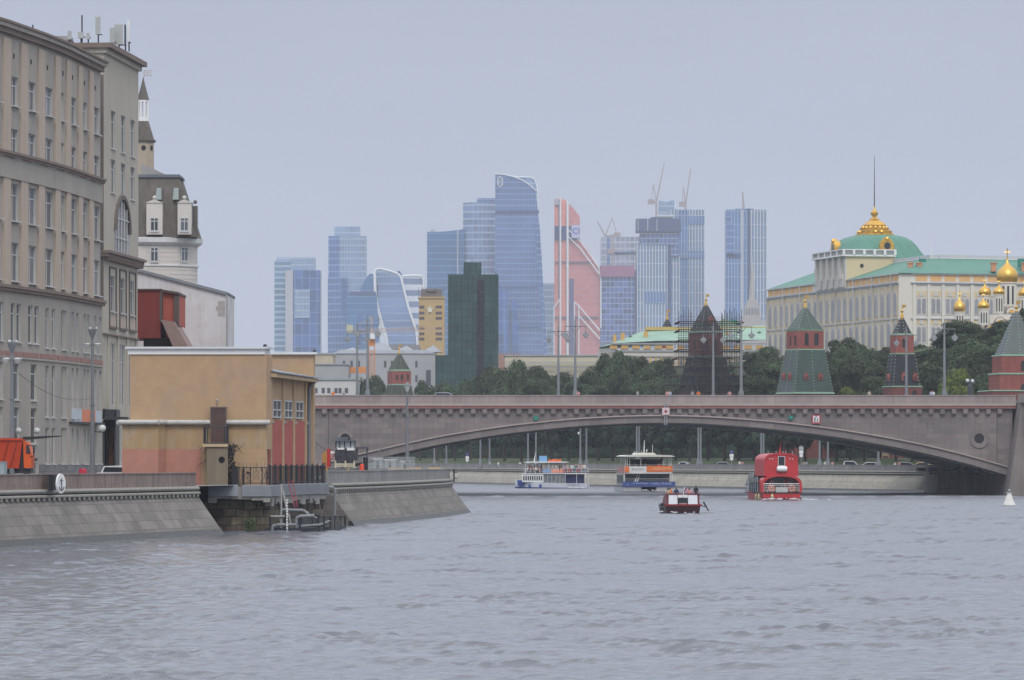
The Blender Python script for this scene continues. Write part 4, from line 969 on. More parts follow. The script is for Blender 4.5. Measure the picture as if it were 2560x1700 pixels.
for q in range(60): u = random.uniform(PA + 1, pe.L); m.tube(pe.p(u, -2.6, 3.6), pe.p(u, -2.6, 5.0), .035, n=4)
pe.b.box(m, 1.2, pe.b.L - 1, 4.45, 4.62, -2.2, -2.1)
m.build('bars', IRON, rl)
# jetty of tubes and ladders in front of the old wall
jt = thing('jetty', 'rusty black pontoon frame with grey pipes hanging below the platform at the water', 'jetty', (X(760, 376), 376, 0))
def J(px, py, D=374): return (X(px, D), D, Z(py, D))
m = MB()
m.path([J(672, 1290), J(810, 1292, 380), J(862, 1290, 386)], .08); m.path([J(672, 1337, 371), J(800, 1335, 373), J(866, 1330, 384)], .1)
for px0, D in ((675, 372), (712, 372), (750, 372), (795, 373), (810, 374), (825, 377), (838, 380), (851, 383), (863, 386)): m.tube(J(px0, 1336, D), J(px0, 1290, D), .085)
m.path([J(795, 1298, 373), J(825, 1296, 377), J(852, 1296, 383)], .05); m.path([J(863, 1291, 386), J(830, 1291, 388), J(800, 1290, 388)], .05)
m.ext_z([(X(664, 371), 371), (X(800, 372), 372), (X(866, 386), 386), (X(800, 389), 389), (X(664, 380), 380)], .02, .28)
for k in range(14): m.tube(J(690 + 9 * k, 1336, 374), J(700 + 8.5 * k, 1296, 375), .035, n=4)
m.build('frame', IRON, jt)
m = MB(); rr = random.Random(21)
for k in range(34): a = rr.uniform(742, 848); m.path([J(a, 1336, 376), J(a + rr.uniform(-6, 6), rr.uniform(1292, 1304), 377)], .05, 4)
for k in range(12): a = rr.uniform(740, 800); m.path([J(a, rr.uniform(1318, 1332), 374), J(a + rr.uniform(12, 40), rr.uniform(1300, 1330), 375)], .045, 4)
m.box(X(742, 377), X(800, 377), 377, 379, .3, 1.25); m.build('machinery', IRON, jt)
m = MB(); m.path([J(705, 1275), J(758, 1276), J(770, 1284)], .13, 8); m.path([J(681, 1340, 371), J(681, 1316, 371), J(690, 1312, 371), J(740, 1312, 372)], .12, 8)
m.path([J(740, 1330, 372), J(741, 1296, 372), J(748, 1291, 372), J(785, 1289, 372)], .13, 8); m.path([J(745, 1316, 372), J(800, 1312, 373), J(830, 1300, 378)], .1, 8)
m.path([J(822, 1217, 384), J(834, 1219, 384), J(838, 1226, 384), J(836, 1300, 384)], .12, 8)
m.build('pipes', M('grey_painted_pipe', (.20, .21, .225), rough=.45, var=.12), jt, True)
m = MB()
for a, b in (((704, 1212), (703, 1320)), ((707, 1225), (720, 1290)), ((722, 1285), (731, 1333)), ((700, 1300), (716, 1325))): m.tube(J(*a, 372.5), J(*b, 372), .07)
m.path([J(765, 1282, 373), J(795, 1296, 373)], .06); m.path([J(672, 1270), J(672, 1336)], .05); m.path([J(676, 1291, 372), J(712, 1291, 372)], .09)
m.build('struts', M('pale_strut', (.30, .30, .29), var=.2), jt)
t = thing('ladder', 'thin red steel ladder leaning from the platform down to the jetty', 'ladder', J(735, 1290, 371))
m = MB()
for a, b in (((720, 1204), (737, 1268)), ((731, 1200), (744, 1266))): m.tube(J(*a, 371.5), J(*b, 371), .035)
for k in range(8): q = k / 7; m.tube(J(720 + 17 * q, 1207 + 61 * q, 371.3), J(731 + 13 * q, 1203 + 63 * q, 371.3), .028, n=4)
m.build('rungs', M('dull_red_paint', (.30, .07, .08)), t)
m = MB()
for k in range(13): z = Z(1252 + 7 * k, 370.8); m.box(X(716, 370.8), X(720, 370.8), 370.7, 370.85, z, z + .12)
m.box(X(716, 370.8), X(717, 370.8), 370.86, 370.92, Z(1342, 370.8), Z(1250, 370.8))
tag(m.build('water_gauge', WHITE), 'black and white toothed water gauge standing before the jetty', 'gauge')
# weeds at the foot of the old wall
m = MB(); rr = random.Random(4)
for k in range(160): a = Vector((X(rr.uniform(612, 636), 366), 366 + rr.uniform(-.2, .4), rr.uniform(.1, 1.0))); q = Vector((rr.uniform(-.15, .15), rr.uniform(-.1, .1), rr.uniform(.05, .2))); m.add([a, a + q, a + Vector((q.z, 0, -.05))], [[0, 1, 2]])
tag(m.build('weeds', M('dull_weeds', (.05, .075, .03))), kind='stuff')
# oval anchor sign on the parapet
Dn = 318.; t = thing('anchor_sign', 'narrow white oval board with a black anchor on the parapet at left', 'sign', (X(152, Dn), Dn, Z(1234, Dn)))
th_ = R(69); n = 28; m = MB(); k_ = Dn / F
def OV(sc, off): return [(X(152, Dn) + .65 * sc * math.cos(a) * math.cos(th_) + off * math.sin(th_), Dn + .65 * sc * math.cos(a) * math.sin(th_) - off * math.cos(th_), Z(1209, Dn) + .66 * sc * math.sin(a)) for a in [2 * math.pi * i / n for i in range(n)]]
m.pts8(OV(1, 0), OV(1, -.06)); m.pts8(OV(1, 0.04), OV(1, 0)); m.build('board', WHITE, t)
m = MB(); q = Vector((math.cos(th_), math.sin(th_), 0)); c = Vector((X(152, Dn), Dn - .05, Z(1209, Dn))) + Vector((.07, -.05, 0))
m.tube(c + Vector((0, 0, -.42)), c + Vector((0, 0, .36)), .03); m.path([c + q * .38 * math.cos(a) + Vector((0, 0, -.1 + .34 * math.sin(a))) for a in [R(200 + 14 * k) for k in range(11)]], .03); m.tube(c - q * .2 + Vector((0, 0, .2)), c + q * .2 + Vector((0, 0, .2)), .025)
m.build('anchor', IRON, t)
m = MB().box(X(127, 322), X(140, 322), 320.3, 322, Z(1226, 322), Z(1187, 322) + .02); tag(m.build('parapet_box', M('black_hatch', (.018, .018, .022))), 'black metal hatch let into the parapet left of the oval anchor sign', 'hatch')
# ---- lamps on the near embankment
def near_lamp(px, D, ytop, lab, globes=(), head='cluster', arm=0):
    t = thing('street_lamp', lab, 'street lamp', (X(px, D), D, G0)); x = X(px, D); zt = Z(ytop, D)
    m = MB().lathe(x, D, [(.22, G0), (.2, G0 + 2.5), (.14, G0 + 6.5), (.1, zt - 1)], 10)
    for z in (G0 + 2.5, G0 + 6.4): m.lathe(x, D, [(.2, z), (.2, z + .12)], 10)
    if head == 'cluster':
        for a in range(0, 360, 60): m.tube((x, D, zt - 1.1), (x + .33 * math.cos(R(a)), D + .33 * math.sin(R(a)), zt - .15), .06)
        m.tube((x, D, zt - 1.2), (x, D, zt), .05); m.tube((x - .5, D, zt - 1.5), (x + .5, D, zt - 1.5), .05)
    m.build('pole', POLE, t, True)
    m = MB()
    if head == 'cluster':
        for s in (-1, 1): m.lathe(x + s * .42, D, [(.1, zt - 1.75), (.3, zt - 1.45), (.33, zt - 1.38), (.08, zt - 1.3)], 10)
        for a in range(0, 360, 120): m.ball((x + .33 * math.cos(R(a)), D + .33 * math.sin(R(a)), zt - .1), .1)
    else:
        m.lathe(x, D, [(.12, zt - 1), (.32, zt - .45), (.34, zt - .4)], 10)
        m2 = MB().lathe(x, D, [(.4, zt - .397), (.25, zt - .2), (.04, zt)], 10); m2.build('lamp_cap', POLE, t)
    m.build('lamp_head', GLASSW, t, True)
    for dx, py in globes:
        m = MB().ball((x + dx, D, Z(py, D)), .3, 14, 9); m.build('globe', GLASSW, t, True)
        m = MB().path([(x, D, Z(py + 8, D)), (x + dx, D, Z(py + 9, D)), (x + dx, D, Z(py + 4, D))], .045); m.build('globe_arm', IRON, t)
near_lamp(30, 352, 850, 'tall grey lamp post at the far left edge behind the orange truck')
near_lamp(231, 395, 818, 'tall grey lamp post with branching head left of the yellow pumping house', [(.82, 1071)])
near_lamp(1018, 505, 955, 'grey lamp post with single lantern near the tip of the cape', head='one')
def cable(name, pts_, sag, lab, r=.02):
    (a, b) = pts_; a, b = Vector(a), Vector(b); n = 12
    q = [a.lerp(b, i / n) - Vector((0, 0, sag * 4 * (i / n) * (1 - i / n))) for i in range(n + 1)]
    tag(MB().path(q, r, 4).build(name, IRON), lab, 'cable')
cable('overhead_cable', ((X(38, 352), 352, Z(925, 352)), (X(231, 395), 395, Z(995, 395))), .9, 'dark overhead cable sagging between the two left lamp posts')
cable('overhead_cable', ((X(785, 396), 396, Z(1100, 396)), (X(845, 440), 440, Z(1140, 440))), .2, 'thin cable running down from the pumping house corner to the works')
cable('guy_rope', ((X(1012, 744), 744, Z(1020, 744)), (X(935, 640), 640, Z(1150, 640))), .2, 'pale rope slanting down from the bridge cornice to the bank', .05)
# ------------------------------------------------------------ the distant business district (about 5.9 km away)
def sk(px, D): return X(px, D)
def bld(name, label, px, D): return thing(name, label, 'skyscraper', (X(px, D), D, G0))
def slab(par, name, mat, px0, px1, py0, D, dep=45, zbot=G0, dy=0):
    m = MB().box(X(px0, D), X(px1, D), D + dy, D + dy + dep, zbot, Z(py0, D)); return m.build(name, mat, par)
def slabz(par, name, mat, px0, px1, py0, py1, D, dy=-1, dep=4): m = MB().box(X(px0, D), X(px1, D), D + dy, D + dy + dep, Z(py1, D), Z(py0, D)); return m.build(name, mat, par)
def prof(par, name, mat, pts, D, dy=0, dep=45, smooth=False):
    m = MB().ext_y([(X(a, D), Z(b, D)) for a, b in pts], D + dy, D + dy + dep); return m.build(name, mat, par, smooth)
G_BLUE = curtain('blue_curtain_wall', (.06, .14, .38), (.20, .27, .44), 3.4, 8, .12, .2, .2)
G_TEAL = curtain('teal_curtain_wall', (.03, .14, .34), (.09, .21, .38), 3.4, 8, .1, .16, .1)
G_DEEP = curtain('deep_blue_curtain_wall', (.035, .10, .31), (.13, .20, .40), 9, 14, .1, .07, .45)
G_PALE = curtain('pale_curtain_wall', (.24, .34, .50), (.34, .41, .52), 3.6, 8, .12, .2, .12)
G_EYE = curtain('steel_blue_curtain_wall', (.10, .17, .38), (.17, .24, .44), 4, 7, .1, .2, .12, big=.3, bigs=.008)
G_COP = curtain('copper_curtain_wall', (.80, .26, .18), (.76, .32, .25), 4, 7.2, .1, .2, .06, metal=.4, rough=.4, big=.08)
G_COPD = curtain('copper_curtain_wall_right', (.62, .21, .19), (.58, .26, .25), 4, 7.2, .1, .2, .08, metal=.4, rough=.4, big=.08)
G_RIB = curtain('ribbed_tower_wall', (.13, .22, .42), (.45, .47, .47), 3.7, 16, .4, .05, .12)
G_RIBD = curtain('ribbed_tower_wall_blue', (.08, .18, .42), (.26, .34, .46), 3.7, 16, .25, .05, .12)
G_CONST = curtain('open_floor_grid', (.05, .08, .24), (.25, .30, .46), 5.2, 6.6, .15, .18, .6, metal=0, rough=.9)
LTC = M('pale_concrete_far', (.42, .42, .46), var=.05, scale=.02); DKB = M('dark_blue_cladding', (.02, .04, .14), var=.1, scale=.02, rough=.5)
WHF = M('white_cladding', (.75, .76, .78), var=.03, scale=.02)
CR = M('crane_paint', (.34, .27, .27), var=.05)
D = 5900
t = bld('office_tower', 'stepped blue glass tower with pale strip, farthest left of the skyline', 743, D)
slab(t, 'left_wing', curtain('striped_blue_wall', (.12, .24, .40), (.34, .42, .50), 60, 7, .02, .35, .1), 686, 727, 652, D, 40)
slab(t, 'core', G_PALE, 690, 786, 643, D, 30, dy=8); slabz(t, 'core_front', G_PALE, 727, 786, 648, 676, D, -2, 8)
slab(t, 'right_block', G_DEEP, 733, 801, 676, D, 40, dy=-6); slabz(t, 'pale_strip', LTC, 714, 733, 676, 900, D, -8, 20)
slabz(t, 'reflection_panel', G_PALE, 737, 775, 725, 795, D, -7.5, 2)
t = bld('office_tower', 'tall pale blue tower with a narrower crown block, second from the left', 868, D)
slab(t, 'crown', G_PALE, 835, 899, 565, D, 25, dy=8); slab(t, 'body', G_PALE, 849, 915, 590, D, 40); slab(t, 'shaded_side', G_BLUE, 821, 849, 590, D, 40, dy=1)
slab(t, 'podium', G_BLUE, 820, 870, 693, D, 44, dy=-6); slab(t, 'podium', G_BLUE, 850, 880, 790, D, 40, dy=-14)
prof(t, 'curved_fin', G_DEEP, [(855, 700), (860, 692), (866, 704), (872, 735), (872, 900), (855, 900)], D, -9, 6)
t = bld('arched_tower', 'teal glass building with an arched top left of the twisted tower', 920, D)
prof(t, 'arch', G_TEAL, [(898, 740), (905, 720), (914, 700), (925, 686), (934, 686), (941, 696), (946, 715), (950, 900), (898, 900)], D, -20, 30)
prof(t, 'front_block', G_TEAL, [(868, 745), (878, 735), (940, 732), (944, 740), (950, 900), (868, 900)], D, -30, 40)
prof(t, 'painted_reflection', G_DEEP, [(892, 870), (893, 830), (896, 800), (900, 778), (904, 785), (907, 810), (907, 840), (904, 870)], D, -31, 2)  # darker glass ellipse put in to imitate a reflection
slabz(t, 'parapet', DKB, 877, 941, 731, 738, D, -31.5, 6)
# twisted tower as stacked turned floors
t = bld('twisted_tower', 'white edged twisting glass tower leaning to the right', 1000, D)
def quadstrip(name, mat, L_, R_, dy, dep=3):
    m = MB()
    for (a, b) in zip(range(len(L_) - 1), range(1, len(L_))):
        m.ext_y([(X(L_[b][0], D), Z(L_[b][1], D)), (X(R_[b][0], D), Z(R_[b][1], D)), (X(R_[a][0], D), Z(R_[a][1], D)), (X(L_[a][0], D), Z(L_[a][1], D))], D + dy, D + dy + dep)
    return m.build(name, mat, t)
def edge(pts, n=14):
    r = []
    for i in range(n):
        q = i / (n - 1) * (len(pts) - 1); k = min(int(q), len(pts) - 2); f = q - k
        r.append((pts[k][0] + (pts[k + 1][0] - pts[k][0]) * f, pts[k][1] + (pts[k + 1][1] - pts[k][1]) * f))
    return r
L1 = edge([(938, 684), (939, 730), (945, 770), (956, 812), (967, 845), (972, 880)]); R1 = edge([(1004, 696), (1012, 730), (1022, 770), (1034, 806), (1042, 830), (1046, 880)])
quadstrip('front_face', curtain('twist_glass', (.15, .23, .42), (.25, .32, .48), 200, 9, .0, .18, .15, big=.5, bigs=.012), L1, R1, -20, 40)
L2 = edge([(1004, 695), (1014, 735), (1026, 775), (1040, 815), (1046, 880)]); R2 = edge([(1057, 694), (1058, 720), (1056, 755), (1050, 800), (1047, 880)])
quadstrip('side_face', curtain('twist_striped', (.20, .28, .44), (.72, .74, .80), 400, 14, .0, .5, .05), L2, R2, 5, 30)
prof(t, 'crown', G_PALE, [(938, 690), (941, 677), (950, 674), (975, 680), (995, 686), (1006, 697)], D, -15, 20)
m = MB(); P3 = lambda p, dy=-22: (X(p[0], D), D + dy, Z(p[1], D))
m.path([P3(p) for p in [(936, 684)] + L1], 1.9); m.path([P3(p) for p in R1], 1.6); m.path([P3(p) for p in [(936, 686), (940, 676), (950, 672.5), (976, 679), (996, 686), (1006, 697)]], 1.3); m.path([P3(p, 3) for p in [(1006, 690), (1040, 688), (1055, 690), (1059, 700), (1057, 755), (1050, 800)]], 1.5)
m.path([P3(p) for p in [(940, 855), (950, 815), (962, 840), (969, 852)]], 1.5)
m.build('white_edges', WHF, t)
prof(t, 'roof_ball', DKB, [(991, 683), (993, 678), (998, 677), (1003, 682), (1005, 690)], D, 2, 20)
t = bld('office_tower', 'teal glass tower with slightly hollow roofline behind the yellow star tower', 1112, D)
prof(t, 'wall', G_TEAL, [(1067, 577), (1090, 577.5), (1120, 576), (1143, 573), (1143, 900), (1067, 900)], D, 20)
prof(t, 'wall', G_TEAL, [(1145, 573), (1160, 570), (1160, 900), (1145, 900)], D, 22); slabz(t, 'corner_strip', LTC, 1142.5, 1145.5, 576, 900, D, 18, 5); slabz(t, 'rooftop_plant', LTC, 1076, 1088, 570, 577, D, 25, 10)
t = bld('round_tower', 'round-fronted steel blue tower with bright floor lines left of the tallest tower', 1200, D)
m = MB(); m.lathe(X(1210, D), D + 30, [(X(1210, D) - X(1157, D), G0), (X(1210, D) - X(1157, D), Z(504, D))], 32, sy=.5); m.build('wall', curtain('banded_round_wall', (.17, .25, .44), (.34, .41, .54), 5, 8.5, .1, .25, .25, bigs=.015), t, True)
m = MB(); m.lathe(X(1222, D), D + 30, [(X(1222, D) - X(1192, D), Z(504, D) - 1), (X(1222, D) - X(1192, D), Z(493, D))], 24, sy=.5); m.build('crown', G_EYE, t, True)
t = bld('sail_tower', 'tallest steel blue tower with a curved sail-like top and vertical emblem', 1305, D - 100); D = 5800
prof(t, 'wall', G_EYE, [(1238, 900), (1238, 435), (1262, 436.5), (1285, 442), (1305, 450), (1325, 463), (1340, 477), (1344, 520), (1349, 565), (1354, 640), (1358, 720), (1363, 800), (1368, 900)], D, 0, 50)
prof(t, 'rear_crest', G_PALE, [(1285, 444), (1290, 440), (1325, 441), (1336, 445), (1341, 458), (1343, 480), (1320, 470)], D, 20, 20)
m = MB(); m.path([(X(a, D), D + 19, Z(b, D)) for a, b in [(1272, 437), (1290, 440), (1327, 441), (1337, 446), (1343, 465), (1344, 480)]], .8); m.path([(X(a, D), D - 1, Z(b, D)) for a, b in [(1238, 435), (1262, 436.5), (1285, 442), (1305, 450), (1325, 463), (1340, 477)]], .7); m.build('crest_edge', WHF, t)
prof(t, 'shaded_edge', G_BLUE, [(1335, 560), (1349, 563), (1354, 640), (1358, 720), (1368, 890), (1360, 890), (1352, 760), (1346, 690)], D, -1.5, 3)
for a, b, c, d in ((1238, 1348, 526, 533), (1247, 1358, 714, 717), (1275, 1352, 814, 817)): slabz(t, 'dark_floor_band', DKB if a == 1238 else G_BLUE, a, b, c, d, D, -2, 3)
slabz(t, 'lower_block', G_DEEP, 1246, 1269, 727, 900, D, -14, 12); prof(t, 'lower_block', G_DEEP, [(1279, 760), (1283, 748), (1292, 760), (1299, 880), (1299, 900), (1281, 900)], D, -14, 12)
m = MB()
for a in (1246, 1250, 1254): m.box(X(a - .45, D), X(a + .45, D), D - 3, D - 1, Z(464, D), Z(447, D))
m.path([(X(a, D), D - 2, Z(b, D)) for a, b in [(1250, 442), (1244, 447), (1244, 462), (1250, 468), (1257, 462), (1257, 447), (1250, 442)]], .45); m.build('emblem', WHF, t)
D = 6100; t = bld('office_block', 'small pale teal block peeping between the sail tower and the salmon tower', 1373, D); slab(t, 'wall', G_PALE, 1355, 1388, 708, D, 30)
# salmon tower
D = 5850; t = bld('copper_tower', 'salmon pink tower with slanted top, white ribs and a blue banner band', 1440, D)
prof(t, 'left_face', G_COP, [(1386.5, 497), (1399, 495), (1399, 900), (1386, 900)], D, 4); prof(t, 'left_face', G_COP, [(1402, 496), (1416, 500), (1416, 900), (1402, 900)], D, 4)
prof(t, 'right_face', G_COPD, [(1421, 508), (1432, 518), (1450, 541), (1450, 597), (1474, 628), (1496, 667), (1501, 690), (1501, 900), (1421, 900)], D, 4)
m = MB()
for a, b, c in ((1399, 1403, 494), (1416.5, 1421.5, 502)): m.box(X(a, D), X(b, D), D - 1, D + 40, G0, Z(c, D))
for pts in ([(1422, 575), (1453, 605), (1497, 668)], [(1422, 593), (1450, 620), (1497, 684)], [(1436, 755), (1447, 765), (1500, 827)], [(1448, 790), (1500, 848)], [(1436, 755), (1436, 900)], [(1447, 765), (1447, 900)], [(1384, 770), (1400, 748)], [(1385, 765), (1385, 900)], [(1497, 668), (1502, 700), (1502, 820)]):
    m.path([(X(a, D), D - .5, Z(b, D)) for a, b in pts], .9)
m.build('white_ribs', WHF, t)
slabz(t, 'blue_band', DKB, 1387, 1399, 565, 599, D, 1, 4); slabz(t, 'blue_band', DKB, 1403, 1416, 565, 599, D, 1, 4); slabz(t, 'blue_band', DKB, 1422, 1449.5, 565, 599, D, 1, 4)
slabz(t, 'banner', M('lilac_banner', (.50, .50, .70), var=.03, scale=.02), 1429, 1449.5, 563, 595, D, -2.5, 2)
m = MB(); put_text(m, 'CI', 10.5, (X(1440.5, D), D - 3, Z(578, D)), depth=.5); m.build('banner_lettering', M('indigo_lettering', (.10, .11, .42)), t)
slabz(t, 'dark_band', M('dusk_violet_band', (.24, .15, .22), var=.04), 1387, 1483, 653, 656, D, 1, 4); slabz(t, 'dark_band', M('dusk_violet_band', (0, 0, 0)), 1386, 1496, 791, 794, D, 1, 4)
slabz(t, 'shadow_slot', M('slot_violet', (.10, .09, .22), var=.04), 1424, 1434, 697, 900, D, .5, 4); slabz(t, 'shadow_slot', DKB, 1397, 1399, 500, 750, D, 1.5, 3); slabz(t, 'top_box', LTC, 1387, 1397, 497, 512, D, 1, 4)
# unfinished towers
D = 6000; t = bld('unfinished_tower', 'pale glazed slab under construction behind the red-netted concrete frame', 1550, D)
slab(t, 'wall', curtain('pale_slab_wall', (.36, .40, .50), (.45, .48, .55), 6, 8, .15, .3, .2), 1502, 1600, 592, D, 40); slabz(t, 'dark_gap', DKB, 1520, 1592, 630, 634, D, -2, 3); slabz(t, 'lift_strip', G_BLUE, 1518, 1524, 595, 660, D, -2, 3)
D = 5850; t = bld('unfinished_tower', 'open concrete frame tower wrapped in a dull red net at its top', 1546, D)
slab(t, 'frame', G_CONST, 1501, 1590, 690, D, 40); slabz(t, 'red_net', M('dull_red_net', (.30, .10, .19), var=.08, scale=.03), 1500.5, 1586, 664, 692, D, -3, 44); slabz(t, 'side_net', DKB, 1586, 1590.5, 676, 890, D, -1, 20)
t = bld('unfinished_tower', 'striped tower under construction with a big navy blue box on top', 1645, D); 
slab(t, 'wall', G_RIB, 1592, 1669, 612, D, 40); slab(t, 'wall', G_RIB, 1678, 1700, 640, D, 36, dy=4); slabz(t, 'slot', DKB, 1669, 1678, 610, 900, D, 2, 20)
slabz(t, 'lower_glass', G_RIBD, 1612, 1664, 730, 758, D, -1, 3)
slabz(t, 'open_floors', G_CONST, 1600, 1697, 584, 612, D, -1, 40); slabz(t, 'climbing_screen', DKB, 1591, 1703, 547, 579, D, -6, 52); slabz(t, 'climbing_screen', DKB, 1627, 1680, 543, 547, D, -4, 48)
slabz(t, 'open_bays', G_CONST, 1678, 1697, 612, 641, D, 0, 30)
m = MB()
for a in (1595, 1619, 1642): m.box(X(a - 1, D), X(a + 1, D), D - 7.5, D - 6.1, Z(578, D), Z(548, D))
for a in range(1645, 1685, 5): m.ball((X(a, D), D - 4, Z(541, D)), 2.2, 6, 4)
m.build('pale_brackets', LTC, t)
D = 5950; t = bld('office_tower', 'ribbed blue grey tower with a flat top right of the navy box', 1722, D)
slab(t, 'wall', G_RIBD, 1694, 1730, 524, D, 40, dy=2); slab(t, 'wall', G_RIB, 1722, 1761, 524.5, D, 40); slab(t, 'wall', G_RIB, 1675, 1697, 523, D, 40, dy=4)
slabz(t, 'blue_floor', G_RIBD, 1700, 1761, 628, 645, D, -1, 3); slabz(t, 'blue_floor', G_RIBD, 1722, 1761, 540, 560, D, -1, 3)
D = 6200; t = bld('office_tower', 'pale teal tower with a hollow top seen over the shoulder of the ribbed towers', 1667, D); prof(t, 'wall', G_PALE, [(1648, 501), (1665, 505), (1685, 499), (1687, 560), (1648, 560)], D, 0)
D = 5850; t = bld('office_tower', 'twin-slab ribbed blue tower standing alone at the right with a thin mast', 1866, D)
slab(t, 'wall', G_RIBD, 1815.5, 1868, 524, D, 40); slab(t, 'wall', G_RIB, 1876, 1917, 524, D, 40, dy=2); slabz(t, 'slot', DKB, 1866, 1877, 521, 900, D, 3, 20); slab(t, 'crest', G_RIBD, 1838, 1884, 521, D, 30, dy=6)
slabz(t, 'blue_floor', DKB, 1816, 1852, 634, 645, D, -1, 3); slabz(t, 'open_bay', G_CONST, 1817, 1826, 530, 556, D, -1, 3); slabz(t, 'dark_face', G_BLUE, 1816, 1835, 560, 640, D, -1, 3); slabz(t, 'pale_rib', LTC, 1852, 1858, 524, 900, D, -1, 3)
m = MB().tube((X(1860, D), D + 10, Z(521, D)), (X(1857.5, D), D + 10, Z(478, D)), 1.6, .8); m.build('mast', CR, t)
# tower cranes
def crane(label, base, jib, cw, D=5850):
    t = thing('tower_crane', label, 'crane', (X(base[0], D), D + 5, Z(base[1], D)), group=None)
    b = Vector((X(base[0], D), D + 5, Z(base[1], D))); top = b + Vector((0, 0, (base[1] - base[2]) * D / F)); tip = Vector((X(jib[0], D), D + 5, Z(jib[1], D))); c = Vector((X(cw[0], D), D + 5, Z(cw[1], D)))
    MB().tube(b, top, 1.7, n=4).build('mast', CR, t); MB().tube(top, tip, 1.4, .7, 4).build('jib', CR, t)
    m = MB().tube(top, c, 1.4, n=4); m.box(c.x - 4, c.x + 4, c.y - 2, c.y + 2, c.z - 2, c.z + 4); a = Vector((c.x * .6 + top.x * .4, c.y, c.z + 22)); m.tube(top, a, .8, n=4); m.tube(a, c, .5, n=4); m.build('counterweight', CR, t)
crane('luffing crane with steep jib above the navy box tower', (1641, 545, 505), (1661, 407), (1628, 506))
crane('luffing crane with steep jib on the ribbed tower right of the navy box', (1714, 524, 514), (1727, 421), (1706, 512))
crane('small crane with its jib leaning left over the pale unfinished slab', (1513, 592, 590), (1493, 552), (1543, 589))
crane('small crane standing in front of the red-netted frame', (1533, 690, 630), (1541, 605), (1527, 630))
# classical skyscraper spire
D = 4200; t = thing('spired_skyscraper', 'hazy stone skyscraper with a long tapering spire in front of the right-hand tower', 'building', (X(1882, D), D, G0)); ST = M('hazy_stone', (.40, .37, .36), var=.06, scale=.05)
cxs = X(1881, D); k = D / F
m = MB()
for a, y0, y1 in ((38, 900, 800), (22, 800, 790), (18, 790, 762), (13, 762, 752), (9, 752, 748)): m.box(cxs - a * k, cxs + a * k, D, D + 2 * a * k, Z(y0, D), Z(y1, D))
m.lathe(cxs, D + 12 * k, [(8 * k, Z(748, D)), (.6 * k, Z(640, D))], 8); m.build('body', ST, t)
m = MB()
for i in range(5): m.box(cxs + (-16 + 7 * i) * k, cxs + (-13 + 7 * i) * k, D - .4, D + 1, Z(786, D), Z(770, D))
m.each('window', M('hazy_window', (.18, .18, .2)), t)

# ------------------------------------------------------------ middle distance
D = 1900; z_ = lambda py, D=D: Z(py, D)
t = thing('star_tower', 'ochre brick tower with a white five-pointed star and dark window bands', 'building', (X(1078, D), D, G0))
OCH = M('ochre_cladding', (.47, .335, .165), var=.08, scale=.2)
m = MB().box(X(1047, D), X(1111, D), D, D + 9, G0, z_(743)); m.box(X(1045, D), X(1112, D), D - .4, D + 9, z_(746), z_(742)); m.build('wall', OCH, t)
m = MB()
for py in (764, 779, 792, 817, 831, 844):
    for a, b in ((1048, 1061), (1089, 1105)): m.box(X(a, D), X(b, D), D - .1, D + .3, z_(py + 7), z_(py))
m.each('window', M('dark_window_band', (.12, .10, .10)), t)
m = MB(); c = (X(1075, D), z_(774)); pts = [(c[0] + (1.75 if i % 2 == 0 else .75) * math.sin(R(36 * i)), c[1] + (1.75 if i % 2 == 0 else .75) * math.cos(R(36 * i))) for i in range(10)]; m.ext_y(pts, D - .4, D - .1); m.build('star', M('cream_star', (.62, .60, .50)), t)
m = MB().box(X(1052, D), X(1105, D), D + 1, D + 7, z_(742) - .01, z_(728)); m.lathe(X(1078, D), D + 4, [(4, z_(728)), (4, z_(722))], 10)
for a in (1047, 1056, 1066, 1090, 1100, 1110): m.tube((X(a, D), D, z_(742)), (X(a, D), D, z_(718)), .12)
m.build('roof_plant', M('brown_roof_plant', (.19, .16, .15), var=.2), t)
# green-netted bell tower
D = 1600; NET = ashlar('green_scaffold_net', (.032, .066, .062), (.046, .088, .083), 1.9, 2.6, .16, (.018, .05, .045), var=.25, scale=.15, streak=.2, offset=0)
t = thing('netted_tower', 'dark green netted scaffolding tower wrapping a belfry in the middle of the view', 'tower', (X(1182, D), D, G0))
Q = lambda py: Z(py, 1600)
m = MB().box(X(1120, D), X(1246, D), D, D + 15, G0, Q(686)); m.box(X(1159, D), X(1203, D), D + 3, D + 10, Q(686), Q(655)); m.build('net', NET, t)
m = MB().box(X(1088, D), X(1120, D), D + .5, D + 13, G0, Q(888)); m.box(X(1246, D), X(1262, D), D + .5, D + 13, G0, Q(885)); m.build('lower_net', NET, t)
m = MB()
for i in range(16): m.box(X(1193, D), X(1209, D), D - .4, D - .02, Q(700 + 15.5 * i + 12), Q(700 + 15.5 * i)) if i < 18 else None
m.build('open_shaft', M('dark_purple_gap', (.03, .02, .03)), t)
m = MB()
for a in range(1122, 1246, 9): m.tube((X(a, D), D - .15, G0), (X(a, D), D - .15, Q(682 - (a * 7 % 11))), .07, n=4)
m.tube((X(1180, D), D + 5, Q(655)), (X(1180, D), D + 5, Q(640)), .07); m.build('scaffold_poles', M('pole_green_grey', (.06, .09, .08)), t)
